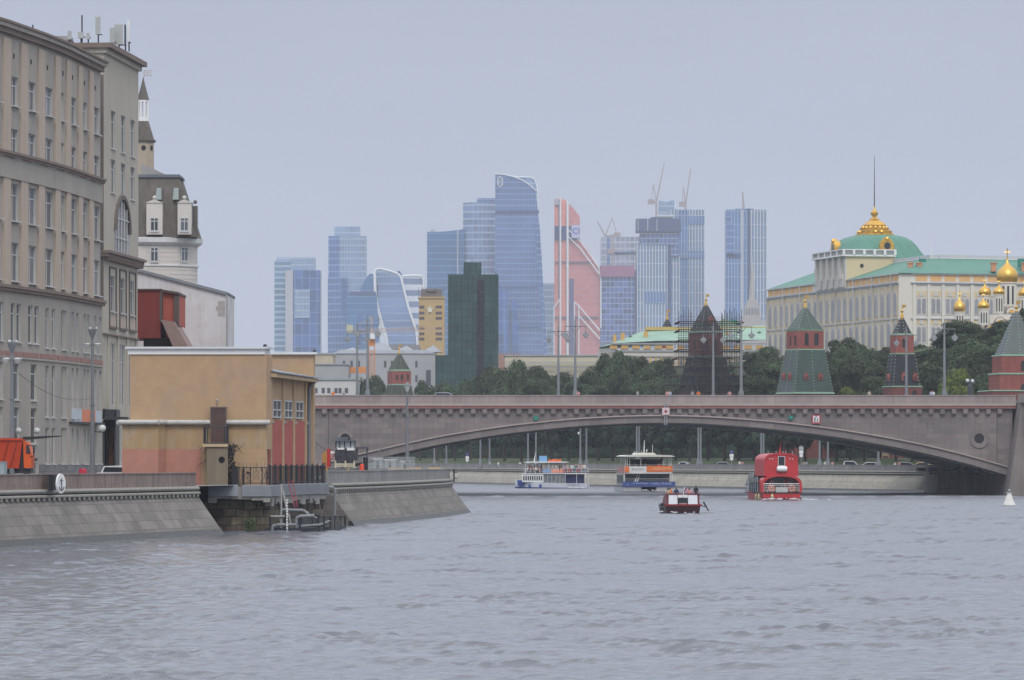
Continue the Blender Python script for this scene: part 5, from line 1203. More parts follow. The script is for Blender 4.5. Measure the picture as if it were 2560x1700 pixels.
# white and grey roofscape left of the net
def house(label, x0, x1, yt, D, mat, yb=None, dep=25, wins=None, roof=None, wsz=(5, 10), cat='building', name='town_house', group=None):
    t = thing(name, label, cat, (X((x0 + x1) / 2, D), D, G0), group=group)
    MB().box(X(x0, D), X(x1, D), D, D + dep, G0, Z(yt, D)).build('wall', mat, t)
    if roof: MB().ext_y([(X(x0 - 2, D), Z(yt, D) + .01), (X(x1 + 2, D), Z(yt, D) + .01), (X(x1 - roof[2], D), Z(yt - roof[0], D)), (X(x0 + roof[2], D), Z(yt - roof[0], D))], D - .4, D + dep).build('roof', roof[1], t)
    for row in (wins or []):
        for px0 in row[1]: MB().box(X(px0 - wsz[0] / 2, D), X(px0 + wsz[0] / 2, D), D - .06, D + .2, Z(row[0] + wsz[1], D), Z(row[0], D)).build('window', M('far_window', (.10, .10, .115), var=.2), t)
    return t
TINW = M('white_tin_roof', (.46, .48, .52), var=.12, scale=.1, rough=.5); TING = M('grey_tin_roof', (.33, .345, .37), var=.15, scale=.15)
GW = M('grey_white_plaster', (.37, .37, .38), var=.08, scale=.15); WW = M('white_far_plaster', (.55, .54, .53), var=.06)
house('pale yellow low block just right of the pumping house roof', 784, 832, 886, 1500, M('dull_yellow_far', (.45, .38, .28)), roof=(4, TING, 1))
house('white low house with dark square windows by the bridge parapet', 784, 895, 950, 1420, WW, wins=[(970, (790, 808, 822, 840, 850, 866))], wsz=(8, 13), roof=(6, TING, 2))
house('grey block with wide roof terrace above the white low house', 786, 870, 912, 1480, GW, roof=(3, TING, 1))
inst = house('long grey-white institute with white tin roofs behind the small red tower', 832, 1088, 884, 1700, GW, wins=[(902, (860, 879, 897, 921, 963, 980, 1002, 1041, 1052)), (938, (1041, 1053, 1066))], wsz=(6, 17), roof=(9, TINW, 18))
m = MB(); D = 1705
for a, b, c in ((908, 985, 32), (1055, 1105, 22), (985, 1040, 20), (850, 905, 14)): m.ext_y([(X(a, D), Z(880, D)), (X(b, D), Z(880, D)), (X(b - 14, D), Z(880 - c * .5, D)), (X((a + b) / 2 + 4, D), Z(880 - c * .8, D)), (X(a + 16, D), Z(880 - c * .45, D))], D, D + 18)
m.each('tin_roof', TINW, inst)
house('grey hall with rooftop scaffold rail behind the institute', 975, 1048, 862, 1760, M('brown_grey', (.26, .25, .26)))
house('white wall with grey corner by the green net', 1046, 1092, 900, 1650, GW, wins=[(925, (1071,))], wsz=(12, 40))
t = thing('tower_crane', 'orange tower crane with a long pale jib left of the twisted tower', 'crane', (X(929, 1500), 1500, G0)); D = 1500
ORC = M('crane_orange', (.60, .25, .09), var=.15)
m = MB()
for dx in (-.9, .9):
    for dy in (0, 1.8): m.tube((X(929, D) + dx, D + dy, G0), (X(929, D) + dx, D + dy, Z(845, D)), .16, n=4)
for k in range(26): z = G0 + 1.4 * k; m.tube((X(929, D) - .9, D, z), (X(929, D) + .9, D, z + 1.4), .12, n=4); m.tube((X(929, D) + .9, D, z), (X(929, D) - .9, D, z + 1.4), .12, n=4)
m.box(X(922, D), X(937, D), D - .2, D + 1.6, Z(865, D), Z(848, D)); m.build('mast', ORC, t)
m = MB()
for dz in (0, 1.0): m.tube((X(866, D), D, Z(833, D) + dz), (X(1118, D), D, Z(825, D) + dz), .13, n=4)
for k in range(50): a = 866 + 5 * k; m.tube((X(a, D), D, Z(833 - .032 * (a - 866), D)), (X(a + 5, D), D, Z(833 - .032 * (a - 866), D) + (1.0 if k % 2 else 1)), .07, n=3)
m.tube((X(929, D), D, Z(845, D)), (X(929, D), D, Z(792, D)), .3, n=4); m.tube((X(929, D), D, Z(792, D)), (X(1040, D), D, Z(825, D)), .06, n=3); m.tube((X(929, D), D, Z(792, D)), (X(870, D), D, Z(830, D)), .06, n=3); m.build('jib', M('pale_orange_lattice', (.50, .36, .28)), t)
m = MB().box(X(866, D), X(882, D), D - .5, D + 1, Z(832, D), Z(812, D)); m.build('counterweight', M('pale_yellow_box', (.5, .5, .38)), t)
m = MB().box(X(926, D), X(937, D), D - 1.4, D, Z(848, D), Z(834, D)); m.build('cab', WHITE, t)
m = MB().box(X(862, D), X(920, D), D - 5, D - 1, Z(933, D), Z(918, D)); tag(m.build('scaffold_deck', ORC), 'orange builders deck at the foot of the orange crane', 'scaffold')
# cream building behind trees, centre
crm = house('long cream building right of the green net, below the sail tower', 1262, 1500, 890, 1500, M('cream_far', (.52, .47, .36), var=.05), roof=(3, TING, 0), wins=[])
m = MB(); D = 1499
for py in (905, 918): m.box(X(1262, D), X(1500, D), D - .5, D, Z(py + 2, D), Z(py, D))
m.each('cornice_rail', TING, crm)
house('brown low roof between the green net and the sail tower', 1246, 1302, 884, 1550, M('brown_brick_far', (.33, .20, .17)))
# green-roofed armoury palace
D = 1260; t = thing('green_roofed_palace', 'long cream and yellow palace wing with a mint green roof behind the scaffolded tower', 'building', (X(1700, D), D, G0)); q = lambda py: Z(py, 1260)
MINT = ashlar('mint_metal_roof', (.24, .36, .29), (.27, .395, .315), 1.2, 60, .05, (.22, .39, .30), var=.06, rough=.6, offset=0, streak=.08)
CRW = M('cream_white_wall', (.60, .56, .50), var=.05); OCHP = M('ochre_panel', (.58, .36, .13), var=.06)
m = MB().ext_z([(X(1500, D), D), (X(1540, D), D - 3), (X(1925, D), D - 3), (X(1925, D), D + 30), (X(1500, D), D + 30)], G0, q(872)); m.build('wall', CRW, t)
m = MB(); a = [(X(1500, D), D - .4, q(870)), (X(1545, D), D - 3.4, q(862)), (X(1925, D), D - 3.4, q(852)), (X(1925, D), D + 28, q(852)), (X(1500, D), D + 28, q(870))]; b = [(X(1520, D), D + 7, q(858)), (X(1625, D), D + 9, q(822)), (X(1925, D), D + 9, q(812)), (X(1925, D), D + 14, q(812)), (X(1580, D), D + 14, q(830))]
m.add([(X(1500, D), D - 1, q(868)), (X(1548, D), D - 3.6, q(858)), (X(1640, D), D - 3.6, q(853)), (X(1925, D), D - 3.6, q(850)), (X(1925, D), D + 8, q(811)), (X(1622, D), D + 8, q(821)), (X(1500, D), D + 20, q(868)), (X(1925, D), D + 20, q(845))], [[0, 1, 5], [1, 2, 5], [2, 3, 4, 5], [0, 5, 6], [5, 4, 7, 6]]); m.build('roof', MINT, t)
m = MB().box(X(1616, D), X(1925, D), D + 6, D + 14, q(824), q(815.5)); m.build('attic', M('yellow_attic', (.50, .37, .13), var=.1), t)
m = MB(); m.box(X(1500, D), X(1925, D), D - 3.3, D - 3.1, q(880), q(876)); m.box(X(1500, D), X(1925, D), D - 3.5, D - 3.1, q(862) , q(858)); m.box(X(1500, D), X(1925, D), D - 3.3, D - 3.1, q(893), q(890)); m.build('cornice', TING, t)
for k in range(14): px0 = 1524 + 28 * k; m = MB().box(X(px0, D), X(px0 + 18, D), D - 3.25, D - 3.1, q(873), q(864)); m.build('frieze_panel', OCHP, t)
for k in range(14):
    px0 = 1534 + 28 * k; m = MB(); m.box(X(px0 - 9, D), X(px0 - 5, D), D - 3.3, D - 3.05, q(935), q(893) - .01); m.box(X(px0 + 5, D), X(px0 + 9, D), D - 3.3, D - 3.05, q(935), q(893) - .01); m.build('wall_strip', OCHP, t)
    m = MB(); n = 9; m.ext_y([(X(px0 - 4, D), q(935))] + [(X(px0, D) + 4.2 * D / F * math.cos(math.pi * i / n - math.pi) * -1 * -1, q(905) + 4.5 * D / F * math.sin(math.pi * (n - i) / n)) for i in range(n + 1)] + [(X(px0 + 4, D), q(935))], D - 3.15, D - 3.02); m.build('window', M('pale_window', (.26, .26, .27)), t)
for px0, py, w_ in ((1537, 846, 4), (1557, 842, 5), (1615, 838, 5.5), (1818, 838, 5)): MB().box(X(px0 - w_, D), X(px0 + w_, D), D + .5, D + 2, q(py + 10), q(py - 10)).build('chimney', OCHP, t)
for px0, py in ((1577, 841), (1641, 840), (1899, 831)): MB().ball((X(px0, D), D + 2, q(py + 2)), .55).build('dormer', M('dark_green_dormer', (.05, .12, .09)), t)
MB().ext_y([(X(1790, D), q(813)), (X(1856, D), q(813)), (X(1815, D), q(792))], D + 12, D + 26).build('roof_peak', MINT, t)
MB().ext_y([(X(1832, D), q(800)), (X(1855, D), q(806)), (X(1850, D), q(796)), (X(1835, D), q(794))], D + 16, D + 24).build('roof_box', M('emerald_tin', (.06, .30, .20)), t)
# ------------------------------------------------------------ the great palace on the hill
PLW = M('palace_white_stone', (.66, .63, .57), var=.05, scale=.1); PLY = M('palace_yellow', (.65, .53, .34), var=.05, scale=.2)
EMER = ashlar('emerald_metal_roof', (.085, .215, .165), (.10, .24, .185), .9, 80, .05, (.065, .17, .13), var=.07, rough=.55, offset=0, streak=.06)
GREYT = M('grey_balustrade', (.52, .52, .54), var=.05); PWIN = M('palace_window', (.29, .295, .32), rough=.3, var=.3, scale=.3)
PL, PC = (65.5, 1228.0), (90.2, 1119.0); PR = (X(2640, 1131), 1131.0); PC2 = (X(2279, 1119.6), 1119.6)
gp = thing('great_palace', 'long white and yellow palace with emerald roof and gilded square dome on the hill', 'palace', (PC[0], PC[1], 28))
lf = FR(PL, PC, 1); rf = FR(PC2, PR, 1); ZE, ZF = 46.7, 48.9
PB = [PL, PC, PC2, PR, (PR[0] - 8, 1236), (PL[0] + 30, 1250)]
m = MB().ext_z(PB, 26, ZF); m.build('wall', PLW, gp)
m = MB(); 
for f, u0, u1 in ((lf, 0, lf.L), (rf, 0, rf.L)):
    f.box(m, u0 - .2, u1 + .2, ZE, ZE + .3, 0, .55); f.box(m, u0 - .1, u1 + .1, ZE - .35, ZE - .002, 0, .25); f.box(m, u0 - .2, u1 + .2, 38.3, 38.65, 0, .3); f.box(m, u0 - .3, u1 + .3, ZF - .15, ZF + .1, 0, .5); f.box(m, u0 - .3, u1 + .3, 31.0, 31.35, 0, .35)
m.each('cornice', GREYT, gp)
NB = 22; bw = lf.L / NB
def arch_poly(f, m, uc, w_, z0, z1, d0, d1, n=8, point=0):
    r = w_ / 2; pts = [(uc - r, z0)] + [(uc + r * math.cos(math.pi - math.pi * i / n), z1 - r * (1 + point) + r * (1 + point) * math.sin(math.pi * i / n)) for i in range(n + 1)] + [(uc + r, z0)]
    m.pts8([f.p(u, d0, z) for u, z in pts], [f.p(u, d1, z) for u, z in pts])
fp = MB(); ya = MB(); pil = MB(); su = MB()
for i in range(NB):
    uc = (i + .5) * bw
    if not 8 <= i <= 13: lf.box(fp, i * bw + .5, (i + 1) * bw - .5, ZE + .5, ZF - .35, 0, .06)
    lf.box(pil, i * bw - .45, i * bw + .45, 31.4, ZE - .36, 0, .35 if i % 3 == 0 else .18)
    for z0, z1 in ((39.4, 44.7), (32.2, 37.6)):
        lf.box(ya, uc - 2.1, uc + 2.1, z0 - .6, z1 + 1.3, 0, .05); arch_poly(lf, su, uc, 2.75, z0 - .2, z1 + .5, .051, .2, point=.6)
        m = MB(); arch_poly(lf, m, uc, 2.1, z0, z1 - .2, .2, .26, point=.4); m.build('window', PWIN, gp)
NR = 9; br_ = 3.65
for i in range(NR):
    u0 = .6 + i * br_; uc = u0 + br_ / 2
    rf.box(fp, u0 + .45, u0 + br_ - .35, ZE + .5, ZF - .35, 0, .06); rf.box(pil, u0 - .35, u0 + .4, 31.4, ZE - .36, 0, .35)
    for z0, z1 in ((39.6, 43.1), (33.0, 36.5)):
        rf.box(ya, u0 + .5, u0 + br_ - .45, z1 + .45, z1 + 1.75, 0, .06); arch_poly(rf, su, uc, 1.1, z1 + .6, z1 + 1.6, .07, .16)
        rf.box(su, u0 + .45, u0 + br_ - .4, z0 - .3, z1 + .3, .0, .12)
        m = MB(); arch_poly(rf, m, uc - .62, .9, z0, z1, .12, .16); arch_poly(rf, m, uc + .62, .9, z0, z1, .12, .16); m.build('window', PWIN, gp)
fp.each('frieze_panel', M('palace_ochre', (.70, .43, .19), var=.05), gp); ya.build('yellow_field', PLY, gp); pil.each('pilaster', PLW, gp); su.each('window_surround', M('carved_white_stone', (.55, .53, .50), var=.1, scale=.8), gp)
m = MB()
for i in range(0, NB + 1, 3): m.tube(lf.p(i * bw + .1, .5, 31), lf.p(i * bw + .1, .5, ZF), .12, n=5)
m.each('drainpipe', GREYT, gp)
def inset(P, k):
    c = Vector((sum(p[0] for p in P) / len(P), sum(p[1] for p in P) / len(P))); return [tuple(c + (Vector(p) - c) * k) for p in P]
RT = [(77, 1222), (99, 1136), (101, 1135.5), (PR[0] - 6, 1145), (PR[0] - 20, 1222), (95, 1232)]
m = MB().pts8([(x, y, ZF + .1) for x, y in inset(PB, 1.012)], [(x, y, 53.1) for x, y in RT]); m.build('roof', EMER, gp)
m = MB()
for a, b in zip(RT, RT[1:] + RT[:1]): m.bar((a[0], a[1], 53.6), (b[0], b[1], 53.6), .3, .75)
m.build('roof_balustrade', GREYT, gp)
m = MB()
for a, b in zip(RT, RT[1:] + RT[:1]): m.bar((a[0], a[1], 53.15), (b[0], b[1], 53.15), .45, .14)
m.build('roof_edge', WHITE, gp)
for px0, py in ((2276, 666), (2298, 666), (2484, 666), (2560, 666)):
    D = 1127; m = MB().box(X(px0 - 6, D), X(px0 + 6, D), D - 1, D + 1, Z(676, D) - .3, Z(659, D)); m.box(X(px0 - 7.5, D), X(px0 + 7.5, D), D - 1.2, D + 1.2, Z(659, D) + .01, Z(656, D)); m.build('chimney', M('chimney_brick', (.55, .28, .16)), gp)
for px0 in (2306, 2553): D = 1133; MB().box(X(px0 - 8, D), X(px0 + 8, D), D - 1, D + 1, Z(668, D), Z(647, D)).build('green_chimney', M('dark_emerald', (.03, .20, .16)), gp)
# raised centre of the long front
u0, u1 = 8.9 * bw, 13.9 * bw
m = MB(); ZA = 54.6
m.pts8([lf.p(u0, .3, ZE + .3), lf.p(u1, .3, ZE + .3), lf.p(u1, -12, ZE + .3), lf.p(u0, -12, ZE + .3)], [lf.p(u0, .3, ZA), lf.p(u1, .3, ZA), lf.p(u1, -12, ZA), lf.p(u0, -12, ZA)]); m.build('attic', PLY, gp)
m = MB(); lf.box(m, u0 + .02, u1 - .02, ZE + .3, ZA, .3, .7)
for i in range(5):
    u = u0 + (u1 - u0) * (i + .5) / 5; lf.box(m, u - .35, u + .35, ZE + 2.5, ZA - .1, .7, 1.5); arch_poly(lf, m, u + 2.0 if i < 4 else u, 2.6, ZE + .5, ZE + 3.6, .7, 1.0)
m.build('carved_front', M('carved_white_stone', (.55, .53, .50)), gp)
m = MB(); lf.box(m, u0 - .6, u1 + .6, ZA + .01, ZA + .4, -12, 1.6); lf.box(m, u0 - .5, u1 + .5, ZA + 1.5, ZA + 1.75, .9, 1.4)
P1 = lf.p(u1 + .5, 1.2, 0); P2 = lf.p(u1 + .5, -12, 0)
m.bar((P1[0], P1[1], ZA + 1.6), (P2[0], P2[1], ZA + 1.6), .4, .25)
for k in range(6): u = u0 - .4 + (u1 - u0 + .8) * k / 5; lf.box(m, u - .35, u + .35, ZA + .4, ZA + 1.5, .9, 1.4)
for k in range(1, 6): q_ = lf.p(u1 + .5, 1.2 - 13 * k / 5, 0); m.box(q_[0] - .3, q_[0] + .3, q_[1] - .3, q_[1] + .3, ZA + .4, ZA + 1.5)
m.build('attic_balustrade', WHITE, gp)
m = MB(); lf.box(m, u0, u1, ZA + .42, ZA + 1.48, 1.05, 1.2); lf.box(m, u1 + .4, u1 + .55, ZA + .42, ZA + 1.48, -12, 1.0); m.build('baluster_screen', M('baluster_grey', (.27, .28, .27)), gp)
m = MB(); c_ = lf.p(u1 + .05, -3.5, ZA - 2.2); m.ball(c_, .45); m.build('round_vent', DARK, gp)
# square dome
ang = math.atan2(lf.t.y, lf.t.x); Dd = 1182.0; kd = Dd / F; dc = (X(2186, Dd), Dd); rot = ang + math.pi / 2
def sq_loft(m, prof_, n=1, rot=rot, bul=0):
    vs = []; fs = []; c, s = math.cos(rot), math.sin(rot); N_ = 24
    for h, z in prof_:
        for i in range(N_):
            a = 2 * math.pi * i / N_; ca, sa = math.cos(a), math.sin(a); p = 5.0; r = (abs(ca) ** p + abs(sa) ** p) ** (-1 / p); x, y = h * r * ca, h * r * sa
            vs.append((dc[0] + x * c - y * s, dc[1] + x * s + y * c, z))
    for j in range(len(prof_) - 1):
        for i in range(N_): fs.append([j * N_ + i, j * N_ + (i + 1) % N_, (j + 1) * N_ + (i + 1) % N_, (j + 1) * N_ + i])
    fs.append([(len(prof_) - 1) * N_ + i for i in range(N_)]); m.add(vs, fs)
zd = lambda py: Z(py, Dd)
m = MB(); sq_loft(m, [(12.6, zd(668)), (12.0, zd(655)), (11.3, zd(645)), (10.2, zd(630)), (9.3, zd(616)), (8.3, zd(604)), (6.9, zd(595)), (5.2, zd(590)), (3.6, zd(588))])
dm = m.build('dome', EMER, gp, True)
GOLD2 = M('old_gold', (.60, .36, .07), rough=.4, metal=.6, var=.25, scale=1.2)
m = MB(); sq_loft(m, [(4.3, zd(589)), (4.3, zd(586)), (3.8, zd(584)), (3.9, zd(578)), (3.2, zd(576)), (3.3, zd(571)), (2.5, zd(568)), (2.6, zd(563)), (2.2, zd(558)), (1.3, zd(552)), (1.0, zd(549))])
rr = random.Random(2)
for i in range(16): a = 2 * math.pi * i / 16; m.ball((dc[0] + 3.9 * math.cos(a), dc[1] + 3.9 * math.sin(a), zd(581)), .5, 6, 4); m.ball((dc[0] + 3.0 * math.cos(a), dc[1] + 3.0 * math.sin(a), zd(569)), .38, 6, 4)
m.lathe(dc[0], dc[1], [(1.3, zd(549)), (.7, zd(544)), (.45, zd(541)), (.9, zd(536)), (.95, zd(532)), (.6, zd(528)), (.25, zd(524)), (.15, zd(515))], 12)
cr_ = m.build('gilded_crown', GOLD2, dm, True)
m = MB().tube((dc[0], dc[1], zd(524)), (dc[0], dc[1], zd(389)), .16, .05, 6); m.build('flagpole', M('dark_pole', (.12, .09, .09)), dm)
for (px0, py, w_, nrm) in ((2217, 619, 17, rot + math.pi * 1.5), (2104, 621, 17, rot + math.pi)):
    m = MB(); nv = Vector((math.cos(nrm), math.sin(nrm), 0)); sv = Vector((-nv.y, nv.x, 0)); r_ = 1.75
    c = Vector((dc[0], dc[1], 0)) + nv * 10.6; c.z = zd(py)
    ringp = lambda r, o: [c + sv * r * math.cos(a) + Vector((0, 0, r * math.sin(a))) + nv * o for a in [2 * math.pi * i / 16 for i in range(16)]]
    m.pts8(ringp(r_, -1.5), ringp(r_, .1)); fr4 = [(-2.0, -1.75), (2.0, -1.75), (1.75, .4), (1.1, 1.5), (0, 2.3), (-1.1, 1.5), (-1.75, .4)]; m.pts8([c + sv * a + Vector((0, 0, z)) - nv * .9 for a, z in fr4], [c + sv * a + Vector((0, 0, z)) - nv * .02 for a, z in fr4]); m.ball(c + Vector((0, 0, r_)) , .5, 6, 4); m.ball(c + sv * r_ - Vector((0, 0, r_ * .8)), .6, 6, 4); m.ball(c - sv * r_ - Vector((0, 0, r_ * .8)), .6, 6, 4); o = m.build('round_gold_frame', GOLD2, dm)
    m = MB(); m.pts8(ringp(.85, 0), ringp(.85, .16)); m.build('round_window', GLASSD, o)
m = MB().tube((X(2328, 1134), 1134, 53), (X(2328, 1134), 1134, Z(578, 1134)), .12, .05); tag(m.build('flagpole', WHITE), 'thin white pole on the emerald palace roof', 'flagpole')

# ------------------------------------------------------------ golden-domed cathedral at the right edge
D = 1075.0; q = lambda py: Z(py, D); k = D / F
ca = thing('cathedral', 'white stone cathedral with gilded onion domes standing before the palace at the right edge', 'cathedral', (X(2500, D), D + 8, 28))
def onion(px0, dy, r, yb, yt, ydr, cross=16, win=True):
    x = X(px0, D); y = D + dy; R_ = r * k; zb, zt = q(yb), q(yt); H_ = zt - zb
    m = MB().lathe(x, y, [(R_ * .82, q(ydr)), (R_ * .82, zb - .3), (R_ * .9, zb - .25), (R_ * .9, zb)], 16); o = m.build('drum', PLW, ca, True)
    m = MB().lathe(x, y, [(R_ * .84, zb + .01), (R_ * .96, zb + H_ * .14), (R_, zb + H_ * .28), (R_ * .93, zb + H_ * .42), (R_ * .78, zb + H_ * .56), (R_ * .46, zb + H_ * .70), (R_ * .2, zb + H_ * .83), (R_ * .07, zt)], 20); d_ = m.build('onion_dome', GOLD, ca, True)
    ch = cross * k; m = MB().tube((x, y, zt), (x, y, zt + ch * 1.6), .06 + ch * .04, n=5); m.tube((x - ch * .45, y, zt + ch * 1.0), (x + ch * .45, y, zt + ch * 1.0), .06 + ch * .03, n=5); m.ball((x, y, zt + ch * .1), ch * .12); m.build('cross', GOLD, d_)
    if win:
        for a in (-120, -90, -60):
            xx, yy = x + R_ * .83 * math.cos(R(a)), y + R_ * .83 * math.sin(R(a)); w_ = max(R_ * .09, .12)
            MB().box(xx - w_, xx + w_, yy - .06, yy + .4, q(ydr) + .5, zb - .9).build('slit_window', GLASSD, o)
onion(2532, 12, 28, 701, 644, 762, 19)
onion(2472, 9, 16, 735, 706, 775, 9); onion(2504, 6, 15, 734, 710, 782, 9); onion(2461, 2, 15, 771, 745, 812, 9); onion(2403, 4, 15, 778, 741, 815, 9); onion(2568, 6, 15, 738, 712, 782, 9)
m = MB().box(X(2436, D), X(2600, D), D + 2, D + 22, 28, q(820)); m.box(X(2480, D), X(2600, D), D + 5, D + 22, q(820), q(785)); m.box(X(2390, D), X(2436, D), D + 3, D + 14, 28, q(825)); m.build('wall', PLW, ca)
ZK = M('brown_gable_roof', (.28, .20, .14), var=.2)
for px0, py, r, dy in ((2450, 822, 13, 0), (2478, 815, 12, 1), (2505, 800, 14, 3), (2535, 775, 15, 4), (2560, 775, 15, 4), (2520, 826, 10, 0), (2412, 832, 10, 1)):
    x = X(px0, D); z0 = q(py + 5); rr_ = r * k; n = 10
    arc = lambda s: [(x + s * rr_ * math.cos(math.pi * i / n), z0 + s * rr_ * 1.05 * math.sin(math.pi * i / n)) for i in range(n + 1)]
    MB().ext_y(arc(1.0), D + 1.4 + dy, D + 8).build('gable_roof', ZK, ca); MB().ext_y(arc(.85), D + 1.3 + dy - .2, D + 1.38 + dy).build('gable_field', PLW, ca)
    MB().ext_y(arc(.5), D + 1.3 + dy - .3, D + 1.05 + dy + .02).build('gilded_panel', M('fresco_gold', (.65, .38, .10), var=.3, scale=2), ca)

# ------------------------------------------------------------ fortress towers along the wall
TG = ashlar('green_roof_tiles', (.030, .054, .042), (.042, .070, .055), .5, .35, .03, (.015, .05, .03), var=.15, streak=.1, rough=.42, spec=.6)
TB_ = ashlar('slate_green_tiles', (.018, .045, .040), (.030, .062, .055), .5, .35, .03, (.012, .03, .03), var=.15, streak=.1, rough=.42, spec=.6)
TK = ashlar('dark_slate_tiles', (.020, .020, .026), (.034, .034, .042), .5, .35, .03, (.012, .012, .015), var=.15, streak=.1, rough=.6, spec=.3)
BRICKS = ashlar('shaded_base_brick', (.15, .055, .046), (.19, .065, .055), .6, .2, .01, (.2, .1, .09))
EAVE = M('pale_green_eave', (.20, .31, .23), var=.1)
DOTS = M('pale_ridge_tiles', (.42, .45, .40), var=.1)
def ftower(label, px, D, th, lv, tile, apex, name='fortress_tower', dotn=True, bk=None, wins=(), base_py=None, dorm=()):
    k = D / F; x = X(px, D); cs = abs(math.cos(th)) + abs(math.sin(th)); hw = lambda w_: w_ / 2 * k / cs
    t = thing(name, label, 'tower', (x, D, 4)); q = lambda py: Z(py, D); c, s = math.cos(th), math.sin(th)
    def W(lx, ly, z): return (x + lx * c - ly * s, D + lx * s + ly * c, z)
    dots = MB()
    def seam(y0, w0, y1, w1, fx, fy):
        a = Vector(W(hw(w0) * fx, hw(w0) * fy, q(y0))); b = Vector(W(hw(w1) * fx, hw(w1) * fy, q(y1))); n = int((b - a).length / .62)
        for i in range(n):
            p = a.lerp(b, (i + .5) / n); dots.ball(p, .1, 5, 3)
    for kind, y0, y1, w0, w1 in lv:
        m = MB().frus(x, D, q(y0), q(y1), hw(w0), hw(w0), max(hw(w1), .02), max(hw(w1), .02), th)
        m.build({'b': 'brick_storey', 'r': 'tiled_roof', 'e': 'eave', 'w': 'brick_base'}[kind], {'b': bk or BRICK, 'r': tile, 'e': EAVE, 'w': BRICKS}[kind], t)
        if kind == 'r' and dotn:
            for fx, fy in ((-1, -1), (1, -1), (-1, 1), (0, -1.01), (-1.01, 0)): seam(y0, w0, y1, w1, fx, fy)
    if dots.v: dots.build('ridge_tiles', DOTS, t)
    for face, u, y0, y1, w_, w_at in wins:       # face 'f' front, 'l' left; u in -1..1
        h = hw(w_at); ww = w_ / 2 * k; n = 6
        pts = [(-ww, q(y1)), (ww, q(y1))] + [(ww * math.cos(math.pi * i / n), q(y0) - ww + ww * math.sin(math.pi * i / n)) for i in range(n + 1)]
        m = MB()
        if face == 'f': m.pts8([W(u * h + a, -h - .06, z) for a, z in pts], [W(u * h + a, -h + .3, z) for a, z in pts])
        else: m.pts8([W(-h - .06, u * h + a, z) for a, z in pts], [W(-h + .3, u * h + a, z) for a, z in pts])
        m.build('window', DARK, t)
    for face, u, y0, y1, w_, w_at in dorm:
        h = hw(w_at); ww = w_ / 2 * k; m = MB(); pts = [(-ww, q(y1)), (ww, q(y1)), (ww, q(y0 + (y1 - y0) * .35)), (0, q(y0)), (-ww, q(y0 + (y1 - y0) * .35))]
        F_ = (lambda a, d, z: W(u * h + a, -h - d, z)) if face == 'f' else (lambda a, d, z: W(-h - d, u * h - a, z))
        m.pts8([F_(a, .5, z) for a, z in pts], [F_(a, -1.2, z) for a, z in pts]); o = m.build('dormer', bk or BRICK, t)
        m = MB(); p2 = [(-ww * .35, q(y1 - 2)), (ww * .35, q(y1 - 2)), (ww * .35, q(y0 + (y1 - y0) * .5)), (-ww * .35, q(y0 + (y1 - y0) * .5))]; m.pts8([F_(a, .56, z) for a, z in p2], [F_(a, .45, z) for a, z in p2]); m.build('dormer_window', DARK, o)
    za = q(apex); f = MB().lathe(x, D, [(.42, za - .7), (.3, za), (.15, za + .4), (.32, za + .7), (.25, za + .9), (.05, za + 1.1), (.04, za + 2.2)], 8)
    f.ext_y([(x, za + 1.3), (x + .9, za + 1.5), (x + .7, za + 1.7), (x + .95, za + 1.95), (x, za + 1.95)], D - .04, D + .04); f.build('gilded_vane', GOLD, t)
    return t
ftower('large fortress tower with bright green tiled roofs and red brick lantern storey', 2012.5, 965, R(22), [('w', 1200, 985, 140, 138), ('e', 985, 980.5, 146, 141), ('r', 980, 876, 137, 97), ('e', 876, 873, 98, 96), ('b', 873, 828, 91, 91), ('e', 828, 823, 91, 94), ('r', 823, 762, 86, 1)], TG, 762,
       wins=[('f', -.35, 833, 864, 11, 91), ('f', .42, 833, 864, 12, 91), ('l', -.5, 840, 864, 7, 91), ('l', .3, 840, 864, 7, 91)], dorm=[('f', -.45, 932, 951, 12, 118), ('f', .42, 932, 951, 12, 118), ('l', .5, 932, 951, 11, 118), ('l', -.3, 932, 951, 11, 118)])
ftower('slim fortress tower with dark slate pyramid roofs and one tall window', 2255, 930, R(14), [('w', 1200, 968, 96, 94), ('e', 968, 965, 97, 95), ('r', 965, 886, 82, 62), ('e', 886, 883, 62, 61), ('b', 883, 838, 57, 57), ('e', 838, 834, 58, 55), ('r', 834, 787, 47, 1)], TK, 787,
       wins=[('f', -.15, 847, 869, 7, 57), ('f', .5, 976, 990, 12, 94)], dorm=[('f', -.2, 930, 952, 13, 74), ('f', .75, 930, 952, 12, 74), ('l', .2, 935, 952, 12, 74)])
ftower('tall fortress tower with slate green spire roof cut by the right edge', 2541, 900, R(8), [('w', 1200, 979, 182, 180), ('e', 979, 976, 184, 181), ('b', 976, 937, 130, 130), ('e', 937, 933, 134, 131), ('b', 933, 891, 114, 114), ('e', 891, 887, 117, 113), ('r', 887, 778, 100, 8)], TB_, 778,
       wins=[('f', .12, 902, 928, 15, 114), ('f', .1, 960, 976, 18, 130)])
ftower('fortress tower with dark tiled spire wrapped in scaffolding', 1765, 1111, R(26), [('w', 1200, 983, 150, 148), ('r', 983, 893, 142, 96), ('e', 893, 889, 88, 88), ('b', 889, 832, 84, 84), ('e', 832, 828, 90, 88), ('r', 828, 757, 80, 3)], TK, 757, bk=BRICKS,
       wins=[('f', -.4, 850, 874, 6, 84), ('f', .3, 850, 874, 8, 84), ('l', 0, 850, 874, 7, 84)], dorm=[('f', .1, 790, 812, 14, 55), ('f', -.2, 930, 948, 12, 112), ('f', .5, 930, 948, 12, 112)])
